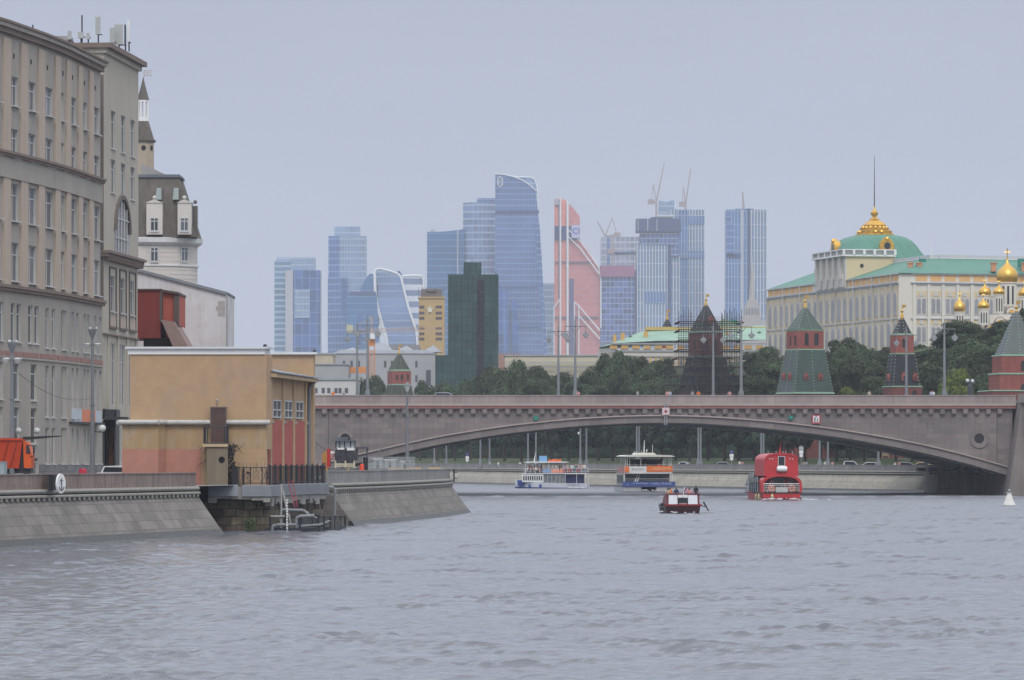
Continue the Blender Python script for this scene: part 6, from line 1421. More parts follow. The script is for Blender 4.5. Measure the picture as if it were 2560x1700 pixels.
ftower('small red fortress tower with green-brown pyramid roof left of the netted belfry', 998, 1370, R(18), [('w', 1200, 992, 76, 74), ('r', 992, 963, 74, 62), ('e', 963, 960, 62, 60), ('b', 960, 928, 60, 60), ('e', 928, 924, 61, 58), ('r', 924, 878, 54, 1)], M('mossy_roof_tiles', (.06, .065, .05), var=.25, scale=1), 878,
       wins=[('f', -.55, 936, 950, 5, 60), ('f', .0, 936, 950, 6, 60), ('f', .65, 936, 950, 5, 60)])
ftower('tip of a small dark tower roof with gold vane above the mint green roof', 1668, 1300, R(20), [('b', 1000, 818, 28, 28), ('r', 818, 793, 25, 3)], TK, 793)
# scaffolding round the tower
D = 1111; q = lambda py: Z(py, D); k = D / F
sc = thing('scaffolding', 'dense grey tube scaffolding with plank decks around the dark-roofed tower', 'scaffolding', (X(1768, D), D, 4))
SCM = M('scaffold_tube', (.055, .055, .06), var=.2); SCP = M('scaffold_plank', (.06, .045, .035), var=.3)
pl, tb = MB(), MB()
decks = [(807, 1692, 1852, 1), (828, 1692, 1850, 1), (853, 1692, 1848, 1), (877, 1690, 1850, 1), (897, 1686, 1858, 1), (919, 1664, 1862, 0), (941, 1662, 1864, 0), (963, 1660, 1866, 0)]
yf, yb = D - 8.2, D + 8.2
for py, a, b, big in decks:
    for yy in (yf, yb): pl.box(X(a, D), X(b, D), yy - .7, yy + .7, q(py), q(py) + .2); tb.tube((X(a, D), yy - .5, q(py) + 1.1), (X(b, D), yy - .5, q(py) + 1.1), .05, n=3)
    for xx in (X(a, D), X(b, D)): pl.box(xx - .4, xx + .4, yf, yb, q(py) - .2, q(py) - .02)
for yy in (yf - .5, yf + .5, yb): 
    a = 1664
    while a <= 1864:
        inner = 1692 <= a <= 1852; top = (788 - (a * 13 % 17)) if (inner and not 1728 < a < 1802) else (805 if inner else 914)
        tb.tube((X(a, D), yy, 4), (X(a, D), yy, q(top)), .05 if abs(a - 1768) > 50 else .075, n=3); a += 6 if yy != yb else 12
for py in range(815, 985, 11): tb.tube((X(1692 if py < 915 else 1664, D), yf - .5, q(py)), (X(1850 if py < 915 else 1864, D), yf - .5, q(py)), .05, n=3)
for i in range(9): a = 1670 + 22 * i; tb.tube((X(a, D), yf - .55, q(975)), (X(a + 20, D), yf - .55, q(920)), .045, n=3)
pl.build('decks', SCP, sc); tb.build('tubes', SCM, sc)
# double globe signal by the right tower
t = thing('globe_lamp_post', 'dark ornate lamp post with two white globes on the bridge ramp at right', 'lamp', (X(2425, 800), 800, DECK)); D = 800
MB().lathe(X(2425, D), D, [(.5, DECK), (.45, Z(965, D)), (.2, Z(960, D)), (.15, Z(945, D))], 8).build('post', M('dark_bronze_post', (.06, .07, .08)), t)
m = MB(); m.ball((X(2419, D), D, Z(952, D)), .33); m.ball((X(2431, D), D, Z(953, D)), .33); m.build('globes', GLASSW, t, True)

# ------------------------------------------------------------ trees
def leafmat(name, c, var=.5):
    m, t, b, N, L = nodes(name); b.inputs['Roughness'].default_value = .75; b.inputs['Specular IOR Level'].default_value = .15
    tc = N('ShaderNodeTexCoord'); n = N('ShaderNodeTexNoise'); n.inputs['Scale'].default_value = 6; n.inputs['Detail'].default_value = 3; L(tc.outputs['Object'], n.inputs['Vector'])
    r = N('ShaderNodeMapRange'); r.inputs[1].default_value = .3; r.inputs[2].default_value = .7; r.inputs[3].default_value = 1 - var; r.inputs[4].default_value = 1 + var; L(n.outputs[0], r.inputs[0])
    oi = N('ShaderNodeObjectInfo'); r2 = N('ShaderNodeMapRange'); r2.inputs[3].default_value = .65; r2.inputs[4].default_value = 1.55; L(oi.outputs['Random'], r2.inputs[0])
    mm = N('ShaderNodeMath'); mm.operation = 'MULTIPLY'; L(r.outputs[0], mm.inputs[0]); L(r2.outputs[0], mm.inputs[1])
    v = N('ShaderNodeVectorMath'); v.operation = 'SCALE'; v.inputs[0].default_value = c; L(mm.outputs[0], v.inputs[3])
    hs_ = N('ShaderNodeHueSaturation'); r3 = N('ShaderNodeMapRange'); r3.inputs[3].default_value = .45; r3.inputs[4].default_value = .525; L(oi.outputs['Random'], r3.inputs[0]); L(r3.outputs[0], hs_.inputs['Hue']); L(v.outputs[0], hs_.inputs['Color'])
    L(hs_.outputs[0], b.inputs['Base Color']); return m
LEAF = leafmat('dark_foliage', (.040, .058, .027)); LEAFR = leafmat('row_foliage', (.034, .051, .034)); LEAFL = leafmat('light_foliage', (.13, .21, .045))
BARK = M('bark', (.055, .045, .038), var=.25, scale=3)
def crown_mesh(seed, nl, leaves, rx=.36, zc=.62, rz=.38, ls=.0155, shape='round'):
    g = np.random.RandomState(seed); lob = []
    for i in range(nl):
        th = g.rand() * 6.28; u = g.rand() ** .5; zz = g.uniform(-1, 1)
        if shape == 'round': w_ = math.sqrt(max(1 - zz * zz, .05)); c = (rx * .72 * u * w_ * math.cos(th), rx * .72 * u * w_ * math.sin(th), zc + rz * .68 * zz); r = g.uniform(.10, .17)
        else: w_ = (1 - (zz + 1) / 2) ** .6 * .9 + .15; c = (rx * .8 * u * w_ * math.cos(th), rx * .8 * u * w_ * math.sin(th), zc + rz * .85 * zz); r = g.uniform(.08, .14)
        lob.append((c, r))
    per = leaves // nl; V = []; 
    for c, r in lob:
        d = g.normal(size=(per, 3)); d /= np.linalg.norm(d, axis=1)[:, None]; d[:, 2] = np.abs(d[:, 2]) * np.where(g.rand(per) < .75, 1, -1)
        rad = r * g.uniform(.72, 1.12, per) ; p = np.array(c) + d * rad[:, None]
        # leaf clump quads, roughly facing outward
        a = np.cross(d, g.normal(size=(per, 3))); a /= np.linalg.norm(a, axis=1)[:, None] + 1e-9; b2 = np.cross(d, a) + g.normal(size=(per, 3)) * .5
        s = (ls * g.uniform(.5, 1.3, per))[:, None]
        V.append(np.stack([p - a * s - b2 * s * .6, p + a * s - b2 * s * .6, p + a * s * .7 + b2 * s * .7, p - a * s * .7 + b2 * s * .7], 1))
    V = np.concatenate(V).reshape(-1, 3); n = len(V) // 4
    me = bpy.data.meshes.new('crown'); me.from_pydata(V.tolist(), [], [[4 * i, 4 * i + 1, 4 * i + 2, 4 * i + 3] for i in range(n)])
    # dense dark heart so the crown is not see-through everywhere
    return me, lob
def make_tree(name, label, group, seed, leaf, shape='round', rx=.36, leaves=7500, cat='tree'):
    t = thing(name, label, cat, (0, 0, 0), group=group, local=True)
    me, lob = crown_mesh(seed, 22, leaves, rx=rx, shape=shape); me.materials.append(leaf); o = bpy.data.objects.new('crown', me); COL.objects.link(o); o.parent = t
    m = MB().tube((0, 0, -.08), (.01, 0, .38), .028, .018, 7)
    for (c, r) in lob[:7]: m.tube((.01, 0, .28 + .1 * random.random()), (c[0] * .8, c[1] * .8, c[2]), .012, .004, 5)
    m.build('trunk', BARK, t); return t
GH = 'leafy trees covering the fortress hill'; GRW = 'row of trees on the lawn behind the far bank'
hill_p = [make_tree('hill_tree', 'dark broadleaf tree in the wood on the hill below the palace', GH, 10 + i, LEAF) for i in range(6)]
row_p = [make_tree('lawn_tree', 'dark dense tree in the row seen beneath the bridge arch', GRW, 40 + i, LEAFR, 'cone', .33) for i in range(4)]
used = set()
def plant(protos, x, y, zb, H, wd, label=None):
    p = random.choice(protos); s = (wd, wd, H)
    if p.name not in used:
        used.add(p.name); p.location = (x, y, zb); p.scale = s; p.rotation_euler = (0, 0, random.random() * 6.28); t = p
    else: t = copy_tree(p, (x, y, zb), random.random() * 6.28, scale=s)
    if label: t['label'] = label; t['group'] = 'trees: ' + label
    return t
sil = [(838, 978), (865, 962), (900, 942), (930, 938), (962, 943), (1035, 950), (1065, 947), (1110, 950), (1150, 948), (1190, 938), (1225, 912), (1262, 915), (1300, 893), (1335, 905), (1370, 930), (1405, 935), (1440, 955), (1478, 925), (1510, 884), (1560, 872), (1600, 880), (1640, 900), (1668, 893), (1695, 935), (1740, 960), (1800, 960), (1850, 945), (1878, 880), (1905, 862), (1930, 870), (1960, 900), (2070, 880), (2110, 837), (2150, 858), (2190, 880), (2230, 880), (2300, 880), (2335, 862), (2362, 832), (2390, 800), (2412, 795), (2450, 822), (2480, 828), (2520, 792), (2560, 760), (2620, 755)]
def hill_D(px): return interp([(830, 1460), (1000, 1420), (1300, 1290), (1500, 1230), (1750, 1180), (2000, 1085), (2250, 1030), (2560, 1000)], px)
ZN = [(958, 'left of the small red fortress tower'), (1100, 'between the small red tower and the netted belfry'), (1290, 'before and right of the netted belfry'), (1450, 'below the long cream building'), (1690, 'left of the scaffolded tower'), (1950, 'between the scaffolded and the green-roofed tower'), (2225, 'between the green-roofed and the slim tower'), (2450, 'right of the slim dark tower'), (9999, 'by the right-edge fortress tower')]
def zone(px, row):
    w_ = next(n for a, n in ZN if px < a); return ('treetop on the skyline ' if row == 0 else 'dark leafy tree lower on the slope ') + w_
for row in range(5):
    px0 = 846 + 13 * (row % 2)
    while px0 < 2610:
        pyt = interp(sil, px0) + row * 27 + random.uniform(-3, 9)
        D = hill_D(px0) - row * 20; wr = random.uniform(7.5, 11) * (1 if row else 1.05) * (D / 1150) ** .5
        if pyt < 990 and not (row == 0 and pyt > 983) and not 958 < px0 < 1040:
            x = X(px0, D); zt_ = Z(pyt, D); zb = hz(x, D)
            if zb < 0: zb = 4
            if D > Dw(x) + 2 or px0 < 1300:
                H = max(zt_ - zb, 6.5); plant(hill_p, x, D, zt_ - H, H * 1.02, wr * 1.25, zone(px0, row))
        px0 += random.uniform(26, 36) * (1150 / D)
# isolated crowns read from the photograph
for px0, py, D, H, wd in ((2060, 905, 1000, 11, 10), (1890, 930, 1010, 11, 12), (1920, 905, 1030, 11, 13), (1600, 955, 1150, 9, 11), (1500, 962, 1150, 8, 11), (2150, 905, 985, 12, 12), (2330, 905, 960, 12, 13), (2400, 880, 965, 14, 13), (2440, 850, 975, 14, 14), (1330, 945, 1200, 10, 13), (1440, 945, 1180, 9, 12), (2222, 862, 1052, 12, 11), (2262, 862, 1052, 12, 11), (2300, 860, 1052, 12, 11), (2170, 864, 1052, 12, 11), (2212, 868, 1040, 12, 11), (2243, 874, 1045, 11, 11), (2290, 868, 1045, 12, 12), (2318, 866, 1045, 12, 12), (2130, 862, 1050, 12, 11), (2180, 940, 960, 9, 10), (1700, 968, 1120, 6, 8)):
    plant(hill_p, X(px0, D), D, Z(py, D) - H, H, wd)
# light green shrub by the bridge end
pb = make_tree('lime_shrub', 'bright yellow-green shrub in front of the dark wooded slope', 'lime shrubs', 77, LEAFL, leaves=1800)
used.add(pb.name); pb.location = (X(2400, 880), 880, Z(990, 880) - 4); pb.scale = (8.5, 5, 9.2)
c = copy_tree(pb, (X(2365, 882), 882, Z(990, 882) - 4), 1.2, scale=(7, 5, 7)); c['label'] = 'smaller yellow-green shrub left of the bright one by the two-globe lamp'
pb['label'] = 'larger bright yellow-green shrub just left of the two-globe lamp post'; del pb['group']; del c['group']
c = copy_tree(pb, (X(2118, 930), 930, Z(992, 930) - 4), 2.2, scale=(9, 5, 6)); c['label'] = 'low pale green shrub between the green-roofed tower and the slim dark tower'
# rows under the bridge
for row in range(4):
    px0 = 925 + row * 11
    while px0 < 2420:
        y = ray(px0, De, 75 + 62 * row); x = X(px0, y); zb = max(hz(x, y), 4.5)
        if y < Dw(x) - 12: plant(row_p, x, y, zb - .1, min(random.uniform(13.5, 17) + row * 1.5, Z(1004, y) - zb), random.uniform(11, 14), 'dark dense tree in the %s row seen beneath the bridge arch' % ('front', 'second', 'third', 'rear')[row])
        px0 += random.uniform(34, 46)
m = MB()
t = None
mb = MB(); pts = [(X(a, ray(a, De, 40)), ray(a, De, 40)) for a in range(940, 2420, 40)]
rr = random.Random(12)
for a, b in zip(pts, pts[1:]):
    for q_ in range(150):
        f = rr.random(); x = a[0] + (b[0] - a[0]) * f; y = a[1] + (b[1] - a[1]) * f + 130 + rr.uniform(0, 40); z = max(hz(x, y), 4) + rr.uniform(0, 3.4); s = rr.uniform(.4, .9)
        mb.add([(x - s, y, z - s * .6), (x + s, y + rr.uniform(-.5, .5), z - s * .5), (x + s * .5, y, z + s * .7), (x - s * .6, y, z + s * .5)], [[0, 1, 2, 3]])
tag(mb.build('undergrowth', LEAFR), kind='stuff')
# dust netting hung inside the lower scaffold lifts
m = MB(); rr = random.Random(31); D = 1111
for i in range(260):
    a = rr.uniform(1690, 1846); py = rr.uniform(888, 975); w_ = rr.uniform(3, 9); h_ = rr.uniform(3, 9)
    if abs(a - 1768) > 48 + (py - 880) * .33: continue
    x0, x1 = X(a, D), X(a + w_, D); m.box(x0, x1, D - 7.6 - rr.random() * .5, D - 7.55, Z(py + h_, D), Z(py, D))
m.build('dust_net', M('brown_dust_net', (.05, .045, .042), var=.2), sc)
# ------------------------------------------------------------ people
SKIN = M('skin', (.48, .28, .20), var=.05); HAIR = M('brown_hair', (.05, .035, .025)); HAIR2 = M('fair_hair', (.28, .20, .10))
CLO = {n: M(n + '_cloth', c, var=.06) for n, c in dict(white=(.66, .66, .66), grey=(.28, .29, .31), pale_blue=(.36, .44, .58), navy=(.03, .04, .10), black=(.02, .02, .022), red=(.48, .04, .05), pink=(.60, .30, .30), orange=(.75, .18, .03), green=(.08, .20, .12), beige=(.46, .38, .28), lilac=(.38, .33, .50), denim=(.09, .13, .22)).items()}
def body(pose):
    J = {'pel': (0, 0, .95), 'wst': (0, 0, 1.10), 'chs': (0, 0, 1.33), 'nk': (0, .0, 1.50), 'hd': (0, -.015, 1.62), 'top': (0, -.01, 1.73)}
    for s, n in ((-1, 'l'), (1, 'r')):
        J['sh' + n] = (s * .18, 0, 1.42); J['el' + n] = (s * .25, .02, 1.15); J['wr' + n] = (s * .26, -.06, .92); J['hn' + n] = (s * .255, -.09, .80)
        J['hp' + n] = (s * .10, 0, .90); J['kn' + n] = (s * .11, -.01, .50); J['an' + n] = (s * .12, .02, .08); J['to' + n] = (s * .13, -.17, .03)
    if pose == 'walk':
        J.update(knl=(-.10, -.17, .52), anl=(-.10, -.24, .10), tol=(-.10, -.40, .08), knr=(.10, .08, .50), anr=(.10, .30, .16), tor=(.10, .20, .03), ell=(-.24, .12, 1.17), wrl=(-.24, .10, .93), hnl=(-.24, .06, .82), elr=(.24, -.10, 1.17), wrr=(.22, -.26, 1.0), hnr=(.21, -.34, .93))
    if pose == 'lean':
        J.update(ell=(-.30, -.18, 1.16), wrl=(-.16, -.36, 1.14), hnl=(-.06, -.40, 1.13), elr=(.30, -.18, 1.16), wrr=(.16, -.36, 1.16), hnr=(.06, -.40, 1.17), nk=(0, -.08, 1.48), hd=(0, -.12, 1.59), top=(0, -.13, 1.70))
    if pose == 'sit':
        d = -.45
        for k in ('pel', 'wst', 'chs', 'nk', 'hd', 'top', 'shl', 'shr', 'ell', 'elr', 'hpl', 'hpr'): J[k] = (J[k][0], J[k][1], J[k][2] + d)
        for s, n in ((-1, 'l'), (1, 'r')): J['kn' + n] = (s * .14, -.42, .48); J['an' + n] = (s * .14, -.42, .08); J['to' + n] = (s * .14, -.58, .03); J['wr' + n] = (s * .18, -.26, .60); J['hn' + n] = (s * .15, -.36, .58)
    rad = dict(pel=.155, wst=.135, chs=.165, nk=.058, hd=.098, top=.07, sh=.075, el=.048, wr=.033, hn=.038, hp=.10, kn=.062, an=.045, to=.038)
    E = [('pel', 'wst'), ('wst', 'chs'), ('chs', 'nk'), ('nk', 'hd'), ('hd', 'top')]
    for n in 'lr': E += [('chs', 'sh' + n), ('sh' + n, 'el' + n), ('el' + n, 'wr' + n), ('wr' + n, 'hn' + n), ('pel', 'hp' + n), ('hp' + n, 'kn' + n), ('kn' + n, 'an' + n), ('an' + n, 'to' + n)]
    names = list(J); me = bpy.data.meshes.new('person'); me.from_pydata([J[n] for n in names], [(names.index(a), names.index(b)) for a, b in E], [])
    o = bpy.data.objects.new('person', me); COL.objects.link(o); md = o.modifiers.new('s', 'SKIN'); md.use_smooth_shade = True
    for i, n in enumerate(names):
        r = rad.get(n, rad.get(n[:2], .05)); sv = me.skin_vertices[0].data[i]; sv.radius = (r, r * (.72 if n in ('pel', 'wst', 'chs') else 1)); sv.use_root = n == 'pel'
    ss = o.modifiers.new('u', 'SUBSURF'); ss.levels = 1; bpy.context.view_layer.update()
    ev = bpy.data.meshes.new_from_object(o.evaluated_get(bpy.context.evaluated_depsgraph_get())); bpy.data.objects.remove(o)
    zone = {}
    for a, b in E:
        k = a[:2] + b[:2]
        zone[(a, b)] = 0 if (b[:2] in ('wr', 'hn') or b in ('hd', 'top')) else (2 if b[:2] in ('hp', 'kn', 'an', 'to') else 1)
    segs = [(Vector(J[a]), Vector(J[b]), zone[(a, b)], b) for a, b in E]
    for p in ev.polygons:
        c = p.center; best = (9, 0)
        for a, b, zn, nm in segs:
            d = b - a; t_ = max(0, min(1, (c - a).dot(d) / d.length_squared)); dd = (c - (a + d * t_)).length - rad.get(nm, rad.get(nm[:2], .05)) * .8
            if dd < best[0]: best = (dd, zn)
        zn = best[1]; hd = Vector(J['hd'])
        if zn == 0 and (c - hd).length < .2 and (c.z > hd.z + .035 and (c.y > hd.y - .06 or c.z > hd.z + .09)) or (zn == 0 and (c - hd).length < .2 and c.y > hd.y + .03): zn = 3
        p.material_index = zn
    for k in range(4): ev.materials.append(None)
    me2 = ev; me2.name = 'person'; return me2
BODY = {p: body(p) for p in ('stand', 'walk', 'lean', 'sit')}
npers = [0]
def person(loc, rz, label, shirt='white', trousers='navy', pose='stand', group=None, hair=0, parent=None, sc=1.0):
    o = bpy.data.objects.new('person', BODY[pose]); COL.objects.link(o); o.location = loc; o.rotation_euler = (0, 0, rz); o.scale = (sc,) * 3
    for i, m in enumerate((SKIN, CLO[shirt], CLO[trousers], (HAIR, HAIR2)[hair])):
        sl = o.material_slots[i]; sl.link = 'OBJECT'; sl.material = m
    tag(o, label, 'person', group); return o

# ------------------------------------------------------------ boats
def hullmesh(L_, W_, H_, flare=.12, bowrise=.5, n=12, wl=-.35, transom=.92):
    """rounded hull from stern (y=0) to a pointed bow (y=L)"""
    vs = []; fs = []; m = 7
    for i in range(n + 1):
        s = i / n; y = L_ * s; hw = W_ / 2 * (transom + (1 - transom) * min(s * 4, 1)) * (1 - max(0, (s - .55) / .45) ** 2.2) + .03; top = H_ + bowrise * s ** 3
        for j in range(m):
            q = j / (m - 1); a = hw * (1 - flare * (1 - q)) if q > .01 else hw * (1 - flare) * .93
            vs.append((-a, y, wl + (top - wl) * q))
        for j in range(m):
            q = 1 - j / (m - 1); a = hw * (1 - flare * (1 - q)); vs.append((a, y, wl + (top - wl) * q))
    M2 = 2 * m
    for i in range(n):
        for j in range(M2): fs.append([i * M2 + j, i * M2 + (j + 1) % M2, (i + 1) * M2 + (j + 1) % M2, (i + 1) * M2 + j])
    fs.append(list(range(M2))); fs.append([n * M2 + j for j in range(M2)][::-1])
    return MB().add(vs, fs)
CLEARG = M('boat_window', (.10, .12, .13), rough=.1, spec=.8, var=.2); CHROME = M('stainless_rail', (.62, .64, .66), rough=.3, metal=.7)
CREAMW = M('cream_boat_paint', (.66, .65, .58), rough=.45, var=.05)
# --- the red double-decker
D = 659.; bt = thing('red_boat', 'bright red two-deck tour boat with rounded cabin and white raft canister, seen from astern', 'boat', (X(1954, D), D, 0), R(6.5), local=True)
hullmesh(19, 5.75, .92, bowrise=.7).build('hull', RED, bt, True)
DR = M('dark_red_antifoul', (.20, .015, .02), rough=.5)
m = MB().box(-2.75, 2.75, -.06, .4, -.3, .34); m.build('stern_platform', DR, bt)
m = MB().box(-2.95, 2.95, -.1, 14, .92, 1.02); m.build('rubbing_strake', IRON, bt)
def arcp(hw, z0, z1, n=14, p=2.6): return [(-hw, z0)] + [(-hw * (abs(math.cos(math.pi * i / n)) ** (2 / p)) * (1 if i <= n / 2 else -1), z0 + (z1 - z0) * (.35 + .65 * math.sin(math.pi * i / n) ** (2 / p))) for i in range(n + 1)] + [(hw, z0)]
o_, i_ = arcp(2.85, 1.03, 3.55), arcp(2.5, 1.03, 3.22)
def ringy(m, o_, i_, y0, y1):
    for k in range(len(o_) - 1):
        a, b, c, d = o_[k], o_[k + 1], i_[k + 1], i_[k]
        m.pts8([(p[0], y0, p[1]) for p in (a, b, c, d)], [(p[0], y1, p[1]) for p in (a, b, c, d)])
m = MB(); ringy(m, o_, i_, -.02, 3.0); m.build('aft_arch', RED, bt, True)
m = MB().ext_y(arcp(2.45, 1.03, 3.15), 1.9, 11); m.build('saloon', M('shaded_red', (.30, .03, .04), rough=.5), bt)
m = MB().box(-.65, .6, 1.8, 1.9, 1.1, 3.05); m.build('saloon_door', GLASSD, bt)
m = MB().box(-.75, -.66, 1.76, 1.88, 1.1, 3.1); m.box(.61, .7, 1.76, 1.88, 1.1, 3.1); m.box(1.2, 2.0, 1.78, 1.89, 1.5, 2.7); m.build('door_frame', M('dull_steel', (.22, .2, .2)), bt)
m = MB().box(-.7, .95, .5, 1.0, 1.03, 1.72); m.build('bench_locker', M('grey_locker', (.40, .41, .40)), bt)
m = MB().path([(-1.9, .6, 1.1), (-.9, 1.5, 3.2)], .05); m.path([(-1.55, .6, 1.1), (-.6, 1.5, 3.2)], .05); m.build('steps', CHROME, bt)
for sx in (-1.35, 1.45):
    m = MB(); n = 14
    for i in range(n): a, b = 2 * math.pi * i / n, 2 * math.pi * (i + 1) / n; m.cur = 0; m.tube((sx + .36 * math.cos(a), .1, 1.62 + .36 * math.sin(a)), (sx + .36 * math.cos(b), .1, 1.62 + .36 * math.sin(b)), .09, n=6)
    m.build('lifebuoy', ORANGE, bt)
m = MB()
for z in (1.25, 1.5, 1.75, 2.0, 2.22): m.path([(-2.6, 0, z), (2.5, 0, z)], .013 if z < 2.2 else .025)
for x in (-2.6, -1.3, 0, 1.3, 2.5): m.tube((x, 0, 1.03), (x, 0, 2.22), .022)
m.build('stern_rail', CHROME, bt)
up = [(-2.42, 3.3), (-2.34, 4.6), (-2.3, 5.5), (-2.15, 5.95), (-1.7, 6.25), (-.9, 6.38), (0, 6.42), (.9, 6.38), (1.7, 6.25), (2.15, 5.95), (2.3, 5.5), (2.34, 4.6), (2.42, 3.3)]
m = MB().ext_y(up, .25, 8.5); uc = m.build('upper_cabin', RED, bt, True)
m = MB().ext_y([(x * 1.02, z + .03) for x, z in up[2:11]] + [(2.2, 5.5), (2.0, 5.85), (1.6, 6.1), (0, 6.25), (-1.6, 6.1), (-2.0, 5.85), (-2.2, 5.5)], .12, .3); m.build('cabin_rim', RED, bt, True)
m = MB().box(-.42, .44, .12, .24, 4.75, 5.95); w_ = m.build('aft_window', GLASSD, uc)
m = MB()
for a in ((-.47, -.42, 4.7, 6.0), (.44, .49, 4.7, 6.0), (-.42, .44, 4.7, 4.75), (-.42, .44, 5.95, 6.0)): m.box(a[0], a[1], .08, .22, a[2], a[3])
m.build('window_frame', WHITE, w_)
m = MB(); m.lathe(0, 0, [(.2, -.72), (.34, -.66), (.38, -.3), (.38, .3), (.34, .66), (.2, .72)], 14); m.v = [(z + .03, -.1 + y * .9, 4.28 + x) for x, y, z in m.v]; m.build('raft_canister', WHITE, bt, True)
for x in (-1.62, -1.25, 1.2, 1.58): MB().ball((x, .2, 5.63), .1, 8, 5).build('stern_light', GLASSW, uc, True)
m = MB().tube((-.05, 1.2, 6.4), (.05, 1.2, 7.3), .14, .05); m.tube((.05, 1.2, 7.2), (.08, 1.2, 7.9), .03); m.build('mast', RED, uc)
m = MB()
for x in (-1.7, -.6, .35, .75, 1.7): m.tube((x, 1, 6.2), (x, 1, 6.55), .05); m.ball((x, 1, 6.58), .09, 6, 4)
m.build('deck_fittings', STEEL, uc)
# glazed port side, fenders
m = MB().ext_x([(1.5, 1.1), (9, 1.1), (9, 2.7), (3, 3.2), (2, 2.7)], -2.92, -2.86); m.build('side_glazing', CLEARG, bt)
m = MB()
for k in range(5): m.path([(-2.95, 1.6 + 1.8 * k, 1.05), (-2.95, 1.7 + 1.8 * k, 2.4), (-2.9, 2.2 + 1.8 * k, 3.1)], .06)
m.path([(-2.95, 1.5, 2.3), (-2.95, 9.5, 2.3)], .05); m.path([(-3.0, .5, 2.0), (-3.2, 12, 2.1)], .03); m.path([(-3.0, .5, 1.5), (-3.2, 12, 1.6)], .03); m.build('side_frames', IRON, bt)
m = MB().ext_x([(8, 1), (16, 1.1), (15, 2.6), (12, 3.6), (8, 3.7)], -2.5, 2.5); m.build('forward_cabin', CLEARG, bt)
for x, y in ((-2.95, 1.1), (-2.98, 3.2), (-1.35, -.2)): m = MB().lathe(x, y, [(.1, -.02), (.2, .1), (.21, .62), (.1, .75), (.03, .9)], 8); m.build('fender', M('cream_fender', (.55, .48, .28)), bt, True)
# --- orange and white catamaran
D = 840.; bt = thing('party_boat', 'white double-deck catamaran with orange banner, blue stern band and white roof', 'boat', (X(1622, D), D, 0), R(3.2), local=True)
for s in (-1, 1): m = MB().box(min(s * 1.35, s * 4.5), max(s * 1.35, s * 4.5), 0, 20, -.4, .74); m.ext_z([(s * 1.35, 20), (s * 4.5, 20), (s * 2.9, 24)] if s > 0 else [(s * 4.5, 20), (s * 1.35, 20), (s * 2.9, 24)], -.4, .9); m.build('float', M('silver_grey_hull', (.42, .43, .44), rough=.5, var=.12), bt)
m = MB().box(-4.55, 4.55, .3, 20, .741, .9); m.box(-1.34, 1.34, 4, 19, .2, .74); m.build('bridge_deck', M('shadow_grey', (.10, .10, .11)), bt)
BB = M('blue_banner', (.07, .11, .30), var=.08, rough=.5); m = MB().box(-4.62, 4.65, -.12, .28, .76, 1.68); bb = m.build('blue_stern_band', BB, bt)
m = MB(); put_text(m, '+7 (495) 277-95-35', .5, (2.1, -.15, 1.3), sx=.95); put_text(m, 'от московская', .38, (-1.5, -.15, 1.38), sx=1.0); put_text(m, '~', .8, (-3.7, -.15, 1.2)); m.build('lettering', M('pale_blue_lettering', (.55, .62, .85)), bb)
m = MB().box(-4.3, 4.2, .4, 18, 3.05, 3.2); m.build('upper_deck', CREAMW, bt)
m = MB().box(-4.25, 4.15, .3, .42, 3.08, 4.35); bp_ = m.build('stern_screen', WHITE, bt)
m = MB().box(-.35, 4.2, .2, .298, 3.42, 4.42); ob_ = m.build('orange_banner', M('orange_banner_cloth', (.78, .20, .05), var=.06), bt)
m = MB(); put_text(m, '- СКИДКИ ДО 90%', .42, (2.15, .17, 3.92), sx=.98); m.build('banner_lettering', M('pale_yellow_lettering', (.80, .68, .45)), ob_)
m = MB().box(-4.2, -3.42, .2, .298, 3.3, 4.32); m.build('orange_emblem', M('orange_banner_cloth', (0, 0, 0)), bp_)
m = MB(); put_text(m, 'BIGLION', .55, (-1.9, .25, 3.85), sx=.98); m.build('screen_lettering', M('pale_grey_lettering', (.46, .43, .47)), bp_)
m = MB().box(-4.35, -4.28, .5, 14, 3.15, 4.3); m.build('side_banner', M('pinkish_banner', (.46, .24, .21)), bt)
m = MB().box(-4.0, 3.9, 3.0, 3.1, .95, 3.05); m.box(-4.4, -4.3, 2, 16, .95, 3.05); m.build('lower_cabin', M('cabin_shade_glass', (.20, .22, .24), rough=.3, var=.2), bt)
for k in range(6): m = MB().box(-4.45, -4.401, 2.3 + 2.2 * k, 4.1 + 2.2 * k, 1.3, 2.75); m.build('side_window', GLASSD, bt)
m = MB(); m.path([(-2.7, .5, .95), (-1.8, 1.6, 3.0)], .1); m.path([(-2.3, .5, .95), (-1.4, 1.6, 3.0)], .1); m.build('stair', WHITE, bt)
m = MB()
for x in (-4.2, 4.15): m.tube((x, .5, .9), (x, .5, 3.1), .05)
for z in (1.95, 2.2): m.path([(-4.2, .4, z), (4.15, .4, z)], .02)
m.build('stern_rails', WHITE, bt)
m = MB()
for x in (-4.0, -3.7, -3.3, -1.35, 2.75, 3.75, 4.05): m.tube((x * .98, .8 if abs(x) < 3.5 else 1.2, 3.2), (x, .8, 6.05), .045)
for y in (3, 6, 9, 12): 
    for x in (-4, 4): m.tube((x, y, 3.2), (x, y, 6.05), .045)
m.path([(-4.1, .5, 4.6), (4.1, .5, 4.6)], .025); m.build('roof_posts', WHITE, bt)
m = MB().ext_y([(-4.7, 6.12), (-4.2, 6.0), (4.3, 6.0), (4.72, 6.08), (3.9, 6.3), (0, 6.42), (-3.8, 6.3)], .2, 15); m.ext_y([(-2.3, 6.38), (1.5, 6.38), (1.1, 6.72), (-2.0, 6.72)], 2, 9); m.build('roof', CREAMW, bt, True)
